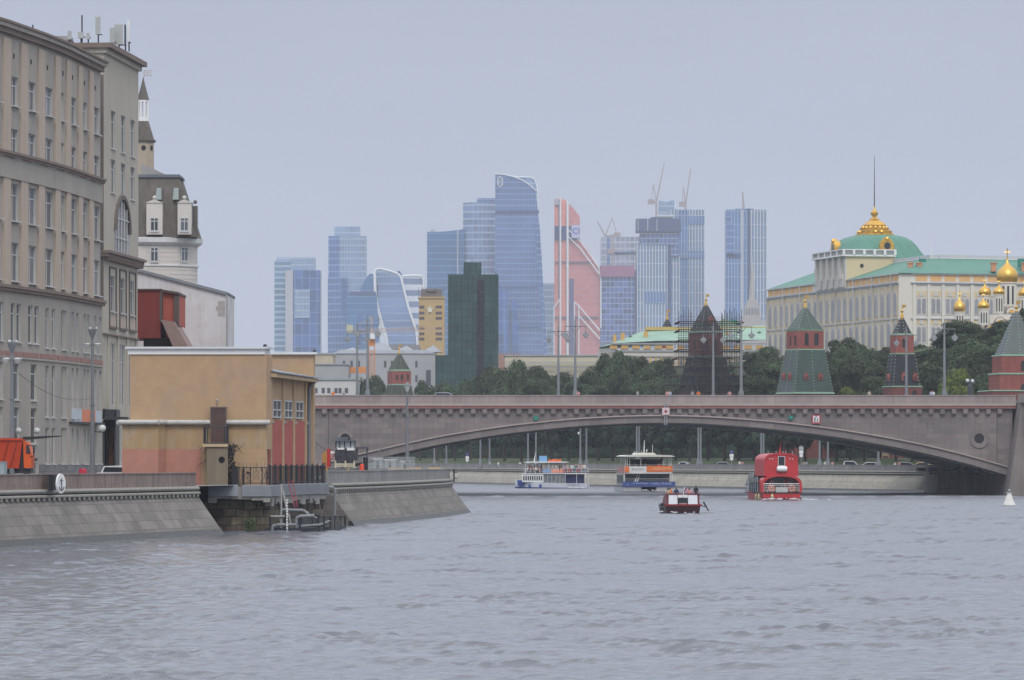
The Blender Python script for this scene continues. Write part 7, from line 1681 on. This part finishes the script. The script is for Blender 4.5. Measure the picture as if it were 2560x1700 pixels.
m = MB().tube((-.5, 4, 6.7), (-.45, 4, 8.9), .09, .05); m.tube((1.0, 4, 6.7), (1.0, 4, 8.2), .035); m.tube((-.05, 4, 6.7), (-.05, 4, 7.0), .05); m.ball((-.05, 4, 7.15), .14)
for x in (-2.2, -1.9, -.9): m.tube((x, 4, 6.6), (x, 4, 7.0), .04)
m.build('masts', WHITE, bt)
m = MB().box(-1.1, .2, 2.0, 2.1, 5.65, 5.95); m.build('lit_sign', M('lilac_sign', (.45, .43, .60)), bt)
m = MB()
for i, x in enumerate((-3.4, -2.6, -1.0, .2, 1.2, 2.2, 3.2)): m.box(x - .3, x + .3, 1.5, 1.9, 3.2, 4.55); m.box(x - .28, x + .28, 5, 5.4, 3.2, 4.5)
m.box(-3, 3, 8, 8.2, 3.2, 5.6); m.build('seats_and_bar', M('dark_furniture', (.03, .03, .035)), bt)
th = R(3.2)
def onboat(D0, px, th, x, y): return (X(px, D0) + x * math.cos(th) - y * math.sin(th), D0 + x * math.sin(th) + y * math.cos(th))
for x, y, z, sh, tr, lab in ((-2.2, 2.3, 3.2, 'beige', 'black', 'bare-armed passenger standing at left on the catamaran upper deck'), (1.85, 1.2, 3.2, 'red', 'black', 'passenger in red leaning over the orange banner'), (2.25, 1.3, 3.2, 'black', 'black', 'dark-clothed passenger beside the one in red above the orange banner'), (3.2, 1.3, .95, 'black', 'black', 'dark figure standing on the catamaran lower deck above the phone number'), (-.4, 2.4, 3.2, 'grey', 'navy', 'seated-height passenger in grey under the lilac sign of the catamaran')):
    a, b = onboat(840., 1622, th, x, y); person((a, b, z), th, lab, sh, tr, 'lean' if y < 1.5 else 'stand')
# --- small dark red cabin boat
D = 494.; bt = thing('small_boat', 'small dark red motor boat with two white stern panels, nearest boat in mid river', 'boat', (X(1708, D), D, 0), R(4), local=True)
DKR = M('oxblood_boat_paint', (.032, .008, .010), rough=.4, var=.15); RDP = M('dull_red_cabin', (.17, .035, .045), rough=.5)
hullmesh(9.5, 3.95, .86, bowrise=.35, transom=.9).build('hull', DKR, bt, True)
m = MB().box(-1.95, 1.95, -.04, .3, .78, .95); m.build('stern_ledge', M('deep_red_trim', (.22, .02, .025)), bt)
m = MB().pts8([(-1.75, .12, .94), (1.75, .12, .94), (1.6, 6, .94), (-1.6, 6, .94)], [(-1.58, .3, 1.98), (1.58, .3, 1.98), (1.4, 5.5, 1.98), (-1.4, 5.5, 1.98)]); m.build('cabin', RDP, bt)
for a, b in ((-1.5, -.58), (.52, 1.5)): m = MB().pts8([(a, .06, .97), (b, .06, .97), (b, .11, .97), (a, .11, .97)], [(a * .98, .22, 1.9), (b * .98, .22, 1.9), (b * .98, .28, 1.9), (a * .98, .28, 1.9)]); m.build('white_panel', M('translucent_white_panel', (.68, .70, .74), rough=.35, var=.03), bt)
m = MB().box(-.52, .46, .0, .1, 1.1, 1.62); m.build('stern_opening', GLASSD, bt)
m = MB().box(-.54, -.06, .02, .16, 1.64, 1.93); m.box(-.02, .47, .02, .16, 1.64, 1.93); m.build('upper_panels', WHITE, bt)
m = MB().box(-.42, .36, -.06, .02, .96, 1.08); m.build('name_strip', M('pinkish_strip', (.45, .28, .27)), bt)
m = MB(); m.path([(-1.66, .2, 2.05), (1.66, .2, 2.05)], .05)
for x in (-1.66, -.55, .48, 1.66): m.tube((x, .2, .95), (x, .2, 2.05), .04)
m.path([(-1.66, .2, 2.05), (-1.8, 4, 2.0)], .04); m.path([(1.66, .2, 2.05), (1.9, 4, 1.9)], .04); m.build('canopy_frame', RDP, bt)
m = MB().tube((0, .1, 1.9), (.16, .1, 2.75), .03); m.build('flagstaff', WHITE, bt)
m = MB()
for i, dz in enumerate((0, 1)): pass
m.pts8([(.02, .08, 2.15), (.22, .08, 2.28), (.22, .1, 2.28), (.02, .1, 2.15)], [(.12, .08, 2.5), (.5, .08, 2.65), (.5, .1, 2.65), (.12, .1, 2.5)]); m.build('flag', M('wine_flag', (.30, .06, .13)), bt)
m = MB().tube((2.2, 1, 1.2), (2.75, 1, .25), .09, .06); m.ball((-2.15, .5, .95), .16); m.box(-2.3, -1.9, .4, .7, .42, .62); m.tube((2.0, .8, .8), (2.4, .9, .7), .05); m.build('oars', IRON, bt)
th = R(4)
for x, y, sh, lab in ((-1.45, 1.2, 'beige', 'sunburnt passenger at the left of the small dark red boat'), (-1.1, 2.6, 'orange', 'passenger in orange behind the sunburnt one on the small boat'), (-.55, 1.5, 'navy', 'dark-haired passenger left of the flag on the small boat'), (.85, 2.0, 'pink', 'passenger in pink right of the flag on the small boat'), (1.5, 1.6, 'black', 'passenger in black at the right corner of the small boat')):
    a, b = onboat(494., 1708, th, x, y); person((a, b, 1.42 if sh != 'black' else 1.6), th + 2.8, lab, sh, 'black', 'sit')
# --- blue and white ferry, broadside
D = 925.; th = R(82); bt = thing('ferry', 'blue and white passenger ferry crowded on its open upper deck, bow to the left', 'boat', (X(1471, D), D + .6, 0), th, local=True)
h = hullmesh(14.2, 4.6, .95, bowrise=.75, transom=.95); h.build('hull', M('ferry_white_paint', (.60, .62, .65), rough=.5, var=.07), bt, True)
FB = M('ferry_blue_paint', (.035, .07, .27), rough=.45); h = hullmesh(14.3, 4.7, .1, bowrise=.25, wl=-.4, transom=.95); h.build('blue_waterline', FB, bt, True)
for y in (8.8, 10.9): MB().box(2.2, 2.38, y, y + .45, .1, .75).build('tyre_fender', FB, bt)
for s in (-1, 1): MB().pts8([(s * 1.6, 12.4, .5), (s * 1.1, 13.6, .5), (s * .6, 13.6, .5), (s * 1.2, 12.4, .5)], [(s * 1.85, 12.3, 1.5), (s * 1.2, 13.7, 1.6), (s * .6, 13.7, 1.6), (s * 1.4, 12.3, 1.5)]).build('bow_patch', FB, bt)
m = MB().box(-2.05, 2.05, 8.4, 12.6, 1.2, 2.85); lc = m.build('lower_cabin', WHITE, bt)
for k in range(9):
    MB().pts8([(s_, 8.7 + .43 * k + o1, z) for s_, o1, z in ((2.06, 0, 1.5), (2.06, .26, 1.5), (2.09, .26, 1.5), (2.09, 0, 1.5))], [(s_, 8.7 + .43 * k + o1, z) for s_, o1, z in ((2.06, 0, 2.35), (2.06, .26, 2.35), (2.09, .26, 2.35), (2.09, 0, 2.35))]).build('window', GLASSD, lc)
m = MB().box(-2.0, 2.0, 4.4, 8.4, 1.0, 2.75); m.build('glazed_saloon', M('saloon_glass', (.16, .17, .18), rough=.2, var=.5, scale=1.5), bt)
for k in range(6): MB().box(2.001, 2.05, 4.4 + .8 * k, 4.5 + .8 * k, 1.0, 2.75).build('saloon_mullion', STEEL, bt)
m = MB().box(-2.2, 2.25, .2, 12.4, 2.78, 2.9); m.build('upper_deck', WHITE, bt)
m = MB().box(-1.8, 1.5, 1.0, 4.3, .95, 2.7); m.build('stair_recess', M('indigo_recess', (.03, .03, .09)), bt)
m = MB()
for y in (.3, 2.0, 4.2): m.tube((2.2, y, .9), (2.2, y, 2.8), .04); m.tube((-2.2, y, .9), (-2.2, y, 2.8), .04)
for x in (-2.2, 2.22):
    for z in (3.2, 3.5, 3.85): m.path([(x, .2, z), (x, 12.4, z)], .025)
    y = .2
    while y < 12.5: m.tube((x, y, 2.9), (x, y, 3.85), .025); y += .9
for z in (3.3, 3.85): m.path([(-2.2, .2, z), (2.22, .2, z)], .025)
for y in (4.6, 7.5, 10, 12): m.tube((2.1, y, 2.9), (2.1, y, 4.95), .035); m.tube((-2.1, y, 2.9), (-2.1, y, 4.95), .035)
m.build('rails_and_posts', WHITE, bt)
m = MB().box(-2.2, 2.25, 4.0, 12.2, 4.95, 5.05); m.box(-2.1, 2.1, 4.2, 11.8, 5.051, 5.12); m.build('roof', WHITE, bt)
MB().box(.4, .6, 8.0, 9.5, 5.13, 6.25).build('blue_sign_box', M('pale_blue_sign', (.17, .34, .56), var=.1), bt)
m = MB()
for y, w_ in ((5.6, .7), (6.5, .9), (7.3, .5)): m.box(.2, 1.6, y - w_ / 2, y + w_ / 2, 5.13, 5.35 + w_ * .3)
m.build('life_rafts', M('raft_orange', (.75, .15, .05)), bt)
MB().tube((1.2, 10.4, 5.1), (1.2, 10.1, 7.0), .11, .02).build('mast', WHITE, bt)
MB().box(2.24, 2.3, 7.0, 8.6, 3.0, 3.7).build('blue_banner', M('powder_blue_banner', (.25, .35, .52)), bt); MB().box(2.24, 2.3, 4.7, 6.9, 2.98, 3.72).build('pink_banner', M('salmon_banner', (.70, .30, .22)), bt)
MB().box(1.2, 1.6, 4.2, 8.2, 3.9, 4.9).build('beige_screen', M('beige_screen', (.42, .38, .33)), bt)
for y in (1.7, 3.4, 4.4):
    m = MB()
    for i in range(10): a, b = 2 * math.pi * i / 10, 2 * math.pi * (i + 1) / 10; m.tube((2.3, y + .3 * math.cos(a), 3.4 + .3 * math.sin(a)), (2.3, y + .3 * math.cos(b), 3.4 + .3 * math.sin(b)), .07, n=5)
    m.build('lifebuoy', M('red_lifebuoy', (.55, .08, .06)), bt)
m = MB(); put_text(m, 'МОСКВА-102', .42, (0, 0, 0)); m.v = [(-2.32, 2.6 - a, .62 + c) for a, b, c in m.v]
def flip(o):      # the crowded side faces the camera
    for ch in o.children:
        for v_ in ch.data.vertices: v_.co.x = -v_.co.x
        ch.data.flip_normals(); flip(ch)
flip(bt); m.build('hull_lettering', M('blue_grey_lettering', (.22, .27, .42)), bt)
def onf(x, y): return (X(1471, 925) + x * math.cos(th) - y * math.sin(th), 925.6 + x * math.sin(th) + y * math.cos(th))
rr = random.Random(9); cols = ['white', 'pale_blue', 'grey', 'beige', 'navy', 'white', 'lilac', 'pink', 'red', 'green', 'black', 'white']
y = .5; i = 0
while y < 12.2:
    for x in ((2.0, .9, -.4, -1.6) if y > 4.3 else (1.9, .3, -1.2)):
        if 4.3 < y < 8.2 and x < 1.5: continue
        a, b = onf(-x + rr.uniform(-.15, .15), y + rr.uniform(-.15, .15)); c = cols[i % len(cols)]; i += 1
        sit = y > 8.4 and rr.random() < .5
        person((a, b, 2.9), rr.uniform(0, 6.28), 'passenger in a %s top in the crowd on the ferry upper deck' % c.replace('_', ' '), c, rr.choice(['navy', 'black', 'denim']), 'sit' if sit else rr.choice(['stand', 'lean']), 'ferry passengers in %s tops' % c.replace('_', ' '), rr.randint(0, 1))
    y += .62
# --- buoy
D = 579.; m = MB().lathe(X(2523, D), D, [(.75, -.15), (.8, .1), (.6, .45), (.32, 1.25), (.2, 1.45)], 12); b_ = thing('buoy', 'white cone-shaped river buoy floating before the right bridge pier', 'buoy', (X(2523, D), D, 0)); m.build('body', M('buoy_white', (.60, .60, .56), var=.12, scale=2), b_, True)
m = MB().box(X(2523, D) - .38, X(2523, D) + .38, D - .1, D + .1, 1.46, 1.62); m.ball((X(2523, D), D, 1.82), .16); m.build('topmark', STEEL, b_)
# --- foam of the wakes
FO = M('wake_foam', (.40, .41, .42), var=.3, scale=2, rough=.9)
def foam(x0, x1, y0, y1, n, lab, s=.5):
    m = MB(); rr = random.Random(int(x0 * 7 + y0))
    for _ in range(n):
        x, y = rr.uniform(x0, x1), rr.uniform(y0, y1); a, b = rr.uniform(.15, 1) * s, rr.uniform(.1, .5) * s; z = .14 + rr.uniform(0, .14); k = 7
        vs = [(x + a * math.cos(2 * math.pi * i / k) * rr.uniform(.6, 1.2), y + b * 2 * math.sin(2 * math.pi * i / k), z + .05 * math.sin(i)) for i in range(k)]; m.add(vs, [list(range(k))])
    tag(m.build('wake_foam', FO), kind='stuff')
foam(X(1905, 655), X(2010, 655), 648, 659, 46, '', .35); foam(X(1990, 655), X(2080, 640), 640, 652, 10, '', .3); foam(X(1562, 836), X(1690, 836), 826, 840, 50, '', .4); foam(X(1400, 915), X(1480, 915), 905, 921, 20, '', .4); foam(X(1650, 490), X(1765, 490), 486, 493, 8, '', .25)

# ------------------------------------------------------------ vehicles and works on the left bank
D = 352.; q = lambda py: Z(py, D); dt = thing('dump_truck', 'orange tipper truck with sloping skip, cab facing right, at the far left edge', 'truck', (X(45, D), D, G0))
m = MB().pts8([(X(-60, D), D - .2, q(1168)), (X(48, D), D - .2, q(1171)), (X(48, D), D + 2.2, q(1171)), (X(-60, D), D + 2.2, q(1168))], [(X(-60, D), D - .35, q(1098)), (X(57, D), D - .35, q(1098)), (X(57, D), D + 2.35, q(1098)), (X(-60, D), D + 2.35, q(1098))]); m.box(X(-60, D), X(58, D), D - .45, D - .3, q(1101), q(1095)); m.build('skip', M('truck_orange', (.44, .05, .018), rough=.45, var=.12, scale=1.5), dt)
m = MB()
for px0 in (-20, 5, 27): m.bar((X(px0 + 17, D), D - .36, q(1102)), (X(px0, D), D - .24, q(1166)), .08, .1)
m.build('skip_ribs', M('truck_orange_dark', (.30, .04, .02)), dt)
m = MB().ext_y([(X(60, D), q(1170)), (X(78, D), q(1170)), (X(80, D), q(1138)), (X(70, D), q(1106)), (X(58, D), q(1104))], D - .1, D + 2.1); cb = m.build('cab', M('truck_cab_orange', (.62, .10, .02), rough=.35), dt)
m = MB().ext_y([(X(66, D), q(1134)), (X(77, D), q(1134)), (X(72, D), q(1112)), (X(66, D), q(1112))], D - .14, D - .101); m.build('cab_window', GLASSD, cb)
m = MB().box(X(84, D), X(88, D), D - .5, D - .3, q(1135), q(1118)); m.path([(X(73, D), D - .1, q(1113)), (X(85, D), D - .4, q(1116)), (X(86, D), D - .4, q(1140)), (X(76, D), D - .1, q(1142))], .03); m.build('mirror', IRON, cb)
m = MB().box(X(50, D), X(60, D), D + .05, D + 1.9, q(1171), q(1106)); m.box(X(-60, D), X(76, D), D + .1, D + 1.9, q(1183), q(1171) - .01); m.build('chassis_and_gap_fill', IRON, dt)  # first box is added, a dark fill for the black gap beside the cab
for px0 in (-30, 24, 68): m = MB().lathe(0, 0, [(.5, -.15), (.52, .0), (.5, .15)], 14); m.v = [(X(px0, D) + x, D - .02 + z, G0 + .52 + y) for x, y, z in m.v]; m.build('wheel', IRON, dt)
m = MB().box(X(-20, 340), X(14, 340), 339, 341, G0, Z(1156, 340)); m.box(X(-21, 340), X(15, 340), 338.95, 341.05, Z(1156, 340) + .01, Z(1156, 340) + .06); tag(m.build('electric_cabinet', M('grey_cabinet', (.30, .36, .38))), 'pale grey street cabinet in front of the orange truck at the left edge', 'cabinet')
m = MB().lathe(X(207, 398), 398, [(.3, G0), (.34, G0 + .6), (.34, Z(1176, 398)), (.26, Z(1172, 398)), (.05, Z(1171, 398))], 12); tag(m.build('plastic_barrel', M('crimson_plastic', (.50, .03, .06), rough=.45), None, True), 'round crimson barrel top showing above the parapet near the lamp post', 'barrel')
def car(px, D, label, paint, Lc=4.3, H_=1.5, facing=1, z=G0, wag=False, group=None):
    t = thing('parked_car', label, 'car', (X(px, D), D, z), 0 if facing > 0 else math.pi, group, local=True)
    hl = Lc / 2; m = MB()
    body_ = [(-hl, .32), (-hl, .80), (-hl * .93, .92), (hl * .35, .92), (hl * .93, .80), (hl, .6), (hl, .3)]
    m.pts8([(a, -.86, b) for a, b in body_], [(a, .86, b) for a, b in body_]); m.build('body', paint, t)
    tp = H_; back = -hl * .95 if wag else -hl * .78
    cab = [(back, .93), (back + .25, tp - .04), (-.1 * hl, tp), (hl * .12, tp - .05), (hl * .48, .93)]
    m = MB().pts8([(a, -.74, b) for a, b in cab], [(a, .74, b) for a, b in cab]); c = m.build('cabin', paint, t)
    g = [(back + .16, .97), (back + .33, tp - .12), (hl * .08, tp - .14), (hl * .38, .97)]
    m = MB().pts8([(a, -.765, b) for a, b in g], [(a, .765, b) for a, b in g]); m.build('side_glass', GLASSD, c)
    m = MB().pts8([(hl * .16, -.66, tp - .12), (hl * .16, .66, tp - .12), (hl * .46, .66, .97), (hl * .46, -.66, .97)], [(hl * .2, -.66, tp - .10), (hl * .2, .66, tp - .10), (hl * .5, .66, .99), (hl * .5, -.66, .99)]); m.build('windscreen', GLASSD, c)
    for a in (-hl * .62, hl * .6):
        for s in (-.82, .82):
            m = MB().lathe(0, 0, [(.3, -.1), (.32, 0), (.3, .1)], 12); m.v = [(a + x, s + zz, .32 + y) for x, y, zz in m.v]; m.build('wheel', IRON, t)
    for s in (-.62, .62): MB().box(hl - .03, hl + .02, s - .16, s + .16, .58, .72).build('headlight', GLASSW, t)
    return t
CW = M('white_car_paint', (.66, .67, .68), rough=.25, var=.02, spec=.6); CSV = M('silver_car_paint', (.40, .43, .46), rough=.3, var=.02, spec=.6)
def fcar(px, s, label, paint, **k): y = ray(px, De, s); return car(px, y, label, paint, z=3.61, **k)
car(304, 392, 'white car with dark windscreen half hidden behind the pink base of the pumping house', CW, 4.2, 1.5, 1)
car(1120, 752.5, 'silver estate car crossing the bridge, roof showing above the parapet', CSV, 4.6, 1.62, 1, DECK + .02, True)
fcar(1715, 20, 'white hatchback behind the far parapet, half hidden by a rider', CW, Lc=4.0)
fcar(1800, 20, 'pale silver saloon on the far bank between the orange boat and the red boat', CSV, facing=-1)
fcar(2131, 18, 'left and larger of two white cars right of the red boat', CW, H_=1.7)
fcar(2168, 18, 'right and lower of two white cars right of the red boat', CW, H_=1.5, facing=-1)
fcar(2270, 18, 'silver car on the far bank under the falling end of the arch', CSV)
fcar(2298, 24, 'low white car with orange bonnet nearest the bridge abutment', M('cream_orange_paint', (.65, .45, .28), rough=.3), facing=-1)
# people on the far bank
for px0, s, sh, tr, po, lab in ((1849, 12, 'white', 'black', 'walk', 'person in a white shirt and dark trousers walking left of the red boat'), (1856, 14, 'pink', 'beige', 'walk', 'person in pink beside the white-shirted walker'), (1717, 10, 'pale_blue', 'navy', 'sit', 'cyclist in blue before the white hatchback'),
    (1300, 12, 'white', 'white', 'sit', 'person in white sitting on the far parapet left of the ferry'), (1308, 12, 'black', 'black', 'sit', 'person in black sitting beside the one in white'), (1486, 12, 'grey', 'navy', 'sit', 'person in grey sitting behind the ferry stern'), (1225, 10, 'white', 'beige', 'sit', 'person in white at the foot of the fourth lamp post'), (1246, 10, 'white', 'white', 'sit', 'person in white alone between lamp posts at left'),
    (2009, 12, 'beige', 'beige', 'stand', 'person in beige right of the red boat cabin'), (2016, 12, 'pale_blue', 'navy', 'stand', 'person in a pale blue top right of the red boat cabin'), (2047, 9, 'white', 'beige', 'stand', 'stout person in white by the lamp post right of the red boat'), (2062, 12, 'white', 'denim', 'walk', 'person in white and jeans walking between two lamp posts'), (2081, 12, 'pink', 'beige', 'stand', 'person in salmon standing right of the two lamp posts'),
    (2237, 10, 'white', 'white', 'sit', 'person in white under the arch end'), (2248, 10, 'pink', 'pink', 'stand', 'person in coral beside the one in white under the arch end')):
    y = ray(px0, De, s); person((X(px0, y), y, 3.6 + (.25 if po == 'sit' else 0)), random.uniform(0, 6), lab, sh, tr, po)
# people on the bridge
for px0, sh, po, lab in ((1446, 'pink', 'lean', 'person in pink leaning on the bridge parapet at a lamp foot'), (1668, 'pink', 'stand', 'person with pink arms above the hanging ladder'), (1675, 'pale_blue', 'stand', 'person in pale blue right above the hanging ladder'), (1731, 'grey', 'stand', 'person in grey on the bridge before the scaffolded tower'), (1746, 'orange', 'lean', 'person in black and orange with raised arms on the bridge'), (1824, 'pink', 'lean', 'person in cream bending over the bridge parapet'),
    (2173, 'beige', 'walk', 'small pale person on the bridge near the green-roofed tower'), (2328, 'pale_blue', 'stand', 'person in pale blue on the bridge right of the slim dark tower'), (2333, 'white', 'stand', 'person in white beside the pale blue one on the bridge'), (833, 'orange', 'walk', 'workman in orange on the bridge at the far left'), (860, 'grey', 'walk', 'person in grey on the bridge left of the lamp pair'), (1594, 'grey', 'walk', 'lone small figure on the bridge between lamp pairs')):
    person((X(px0, YB + 1.2), YB + 1.2, DECK + .12), random.uniform(-.6, .6), lab, sh, 'black', po)
# signs on the far bank
def rsign(px, s, lab, mat, zc, r=.35, extra=True):
    y = ray(px, De, s); x = X(px, y); t = thing('road_sign', lab, 'road sign', (x, y, 3.6))
    MB().tube((x, y, 3.6), (x, y, zc + .3), .05).build('post', STEEL, t)
    m = MB(); n = 14; m.pts8([(x + r * math.cos(2 * math.pi * i / n), y - .1, zc + r * math.sin(2 * math.pi * i / n)) for i in range(n)], [(x + r * math.cos(2 * math.pi * i / n), y - .06, zc + r * math.sin(2 * math.pi * i / n)) for i in range(n)]); m.build('disc', mat, t)
    if extra: MB().box(x - .38, x + .38, y - .09, y - .06, zc - .95, zc - .42).box(x - .3, x + .3, y - .09, y - .06, zc - 1.6, zc - 1.0).build('plate', WHITE, t)
VI = M('violet_blue_disc', (.12, .10, .26)); GD = M('grey_sign_back', (.36, .38, .40))
rsign(1168, 9, 'round dark blue sign with white plates near the cape end of the arch', VI, 6.7); rsign(1829, 9, 'round dark blue sign with white plates left of the red boat', VI, 7.0); rsign(2003, 8, 'round grey sign back with square plate right of the red boat', GD, 7.6, .45)
t = thing('notice_board', 'small brown timber notice shelter under the falling arch end', 'notice board', (X(2215, 905), 905, 4)); y = 905
MB().box(X(2205, y), X(2207, y), y, y + .2, 3.6, Z(1118, y)).box(X(2221, y), X(2223, y), y, y + .2, 3.6, Z(1118, y)).box(X(2200, y), X(2226, y), y - .5, y + .7, Z(1118, y), Z(1114, y)).build('frame', TANW, t); MB().box(X(2208, y) , X(2220, y), y + .05, y + .12, Z(1140, y), Z(1122, y)).build('panel', M('tan_panel', (.35, .27, .18)), t)

# road works on the cape
D = 432.; q = lambda py: Z(py, D); x_ = lambda px: X(px, D)
rl = thing('road_roller', 'white and black road machine with glazed cab and red side boxes working on the cape', 'road machine', (x_(862), D, G0))
m = MB().ext_y([(x_(838), q(1158)), (x_(888), q(1158)), (x_(888), q(1126)), (x_(884), q(1121)), (x_(842), q(1121)), (x_(838), q(1126))], D, D + 2.4); m.build('body', M('machine_black', (.05, .052, .06), rough=.35, var=.8, scale=2.5), rl)
m = MB().box(x_(843), x_(861), D - .04, D + 1, q(1124), q(1121) + .05); m.box(x_(867), x_(886), D - .04, D + 1, q(1126), q(1121) + .05); m.build('white_hood', WHITE, rl)
m = MB().box(x_(840), x_(886), D + .6, D + 2.4, q(1121) + .06, q(1103)); m.build('cab_glass', M('pale_cab_glass', (.50, .56, .58), rough=.4), rl)
m = MB()
for a in (839, 849, 861, 876, 887): m.box(x_(a) - .04, x_(a) + .04, D + .5, D + .58, q(1121) + .06, q(1103))
m.build('cab_posts', IRON, rl)
m = MB().box(x_(825), x_(889), D + .1, D + 2.9, q(1103) + .005, q(1100.5)); m.box(x_(842), x_(868), D + .3, D + 2, q(1099) + .005, q(1093.5)); m.build('cab_roof', M('slate_roof_paint', (.13, .15, .18)), rl)
m = MB().box(x_(826), x_(836.5), D + .3, D + 1.6, q(1146), q(1128)); m.build('warning_board', WHITE, rl); m = MB().box(x_(817), x_(826) - .01, D + .3, D + 1.6, q(1168), q(1122)); m.build('red_side_box', RED, rl)
m = MB()
for k in range(4): m.ext_y([(x_(826.5), q(1146 + 3.0 * k - 8)), (x_(836), q(1142 + 3.0 * k - 8)), (x_(836), q(1140.6 + 3.0 * k - 8)), (x_(826.5), q(1144.6 + 3.0 * k - 8))], D + .27, D + .29)
m.build('red_stripes', RED, rl)
m = MB()
for z0 in (1162, 1167): m.box(x_(837), x_(887), D - .3, D - .2, q(z0), q(z0) + .12)
for a in (837, 862, 884): m.box(x_(a), x_(a) + .14, D - .32, D - .18, q(1170), q(1152))
m.build('cream_platform', M('cream_rail', (.55, .50, .38)), rl)
m = MB().box(x_(888), x_(921), D + .4, D + .8, q(1122), q(1117)); m.tube((x_(918), D + .6, q(1120)), (x_(916), D + .6, q(1145)), .08); m.tube((x_(892), D + .6, q(1120)), (x_(892), D + .6, q(1150)), .1); m.build('side_arm', M('dark_arm', (.09, .09, .11)), rl)
for px0 in (845, 882): m = MB().lathe(0, 0, [(.5, -.3), (.52, 0), (.5, .3)], 14); m.v = [(x_(px0) + x, D + .4 + z, G0 + .5 + y) for x, y, z in m.v]; m.build('roller_drum', IRON, rl)
m = MB()
for a in (868,): m.bar((x_(a), D - .5, q(1178)), (x_(a + 6), D - .5, q(1168)), .1, .2)
tag(m.build('wood_plank', TANW), 'short pale plank leaning before the road machine', 'plank')
m = MB().lathe(x_(904.5), D, [(.2, G0), (.22, q(1178)), (.18, q(1161)), (.1, q(1160))], 10); o = m.build('traffic_barrel', M('signal_orange', (.80, .10, .05), rough=.5), None, True); tag(o, 'bright orange traffic barrel right of the road machine', 'traffic barrel')
for px0, sh, lab in ((796, 'orange', 'workman in an orange vest left of the road machine'), (812, 'grey', 'workman in grey nearest the red box of the road machine'), (806, 'navy', 'dark-clothed workman between the two others'), (899, 'grey', 'workman right of the road machine near the orange barrel')):
    person((X(px0, D + 1), D + 1, G0), random.uniform(0, 3), lab, sh, 'navy', 'stand')
m = MB().box(X(906, D), X(918, D), D + 2, D + 3, G0, q(1145)); m.box(X(905, D), X(919, D), D + 1.9, D + 3.1, q(1145) + .005, q(1143)); tag(m.build('generator', M('machine_grey', (.06, .06, .07))), 'dark upright generator box between road machine and site fence', 'generator')
t = thing('excavator_arm', 'small ochre digger peeking out behind the red box of the road machine', 'digger', (X(808, D + 6), D + 6, G0)); D6 = D + 6
MB().ext_y([(X(804, D6), Z(1136, D6)), (X(814, D6), Z(1126, D6)), (X(820, D6), Z(1130, D6)), (X(818, D6), Z(1180, D6)), (X(808, D6), Z(1180, D6))], D6, D6 + 1.6).build('body', M('digger_ochre', (.48, .25, .08)), t)
for px0, px1, s, lab in ((906, 960, 452, 'grey mesh site fence panels right of the road machine'), (962, 1038, 470, 'grey mesh site fence running on towards the lamp post')):
    t = thing('site_fence', lab, 'fence', (X(px0, s), s, G0)); m = MB()
    a = px0
    while a <= px1: m.tube((X(a, s), s, G0), (X(a, s), s, Z(1143, s)), .03, n=4); a += 2.2
    for py in (1143, 1160, 1178): m.tube((X(px0, s), s, Z(py, s)), (X(px1, s), s, Z(py, s)), .04, n=4)
    m.build('mesh_panel', STEEL, t)
for px0, w_, py, s, lab, mt in ((975, 26, 1148, 600, 'low grey site hut with white roof left of the cape lamp post', GD), (1012, 22, 1152, 590, 'pale grey site container behind the cape lamp post', CSV), (944, 20, 1146, 610, 'grey site container beside the bridge foot', GD)):
    t = thing('site_hut', lab, 'site hut', (X(px0, s), s, G0)); MB().box(X(px0 - w_ / 2, s), X(px0 + w_ / 2, s), s, s + 5, G0, Z(py + 3, s)).build('wall', mt, t); MB().box(X(px0 - w_ / 2, s) - .1, X(px0 + w_ / 2, s) + .1, s - .1, s + 5.1, Z(py + 3, s) + .005, Z(py, s)).build('roof', WHITE, t); MB().box(X(px0 - 3, s), X(px0 + 3, s), s - .03, s + .1, G0 + .9, Z(py + 7, s)).build('window', GLASSD, t)
for px0, px1, s, lab in ((970, 1010, 482, 'left of three stacks of pale timber boards behind the cape parapet'), (1015, 1054, 485, 'middle stack of pale timber boards behind the cape parapet'), (1071, 1103, 490, 'right stack of pale timber boards near the cape tip')):
    t = thing('timber_stack', lab, 'timber stack', (X(px0, s), s, G0)); m = MB()
    for k in range(5): m.box(X(px0 + k % 2, s), X(px1 - k % 3, s), s, s + .9, G0 + .3 + .18 * k, G0 + .3 + .18 * k + .16)
    m.build('boards', M('pale_timber', (.55, .40, .22), var=.15, scale=2), t)
m = MB(); s = 497; m.box(X(1133, s), X(1137, s), s - .3, s + .3, Z(1210, s) + .2, Z(1173, s)); m.path([(X(1137, s), s, Z(1181, s)), (X(1144, s), s, Z(1181, s))], .04); m.path([(X(1137, s), s, Z(1195, s)), (X(1144, s), s, Z(1195, s))], .04); tag(m.build('end_bracket', IRON), 'black iron end plate with two stubs on the cape parapet', 'bracket')
# ------------------------------------------------------------ air between here and the far towers
m = MB().box(-3650, 3650, -350, 9600, -4, 560)
hzo = m.build('haze', []); tag(hzo, kind='stuff')
hm = bpy.data.materials.new('haze'); hm.use_nodes = True; t = hm.node_tree; t.nodes.clear()
o = t.nodes.new('ShaderNodeOutputMaterial'); v = t.nodes.new('ShaderNodeVolumePrincipled')
v.inputs['Color'].default_value = (.82, .88, 1.0, 1); v.inputs['Density'].default_value = .000068; v.inputs['Anisotropy'].default_value = .0
t.links.new(v.outputs[0], o.inputs['Volume']); hzo.data.materials.append(hm)
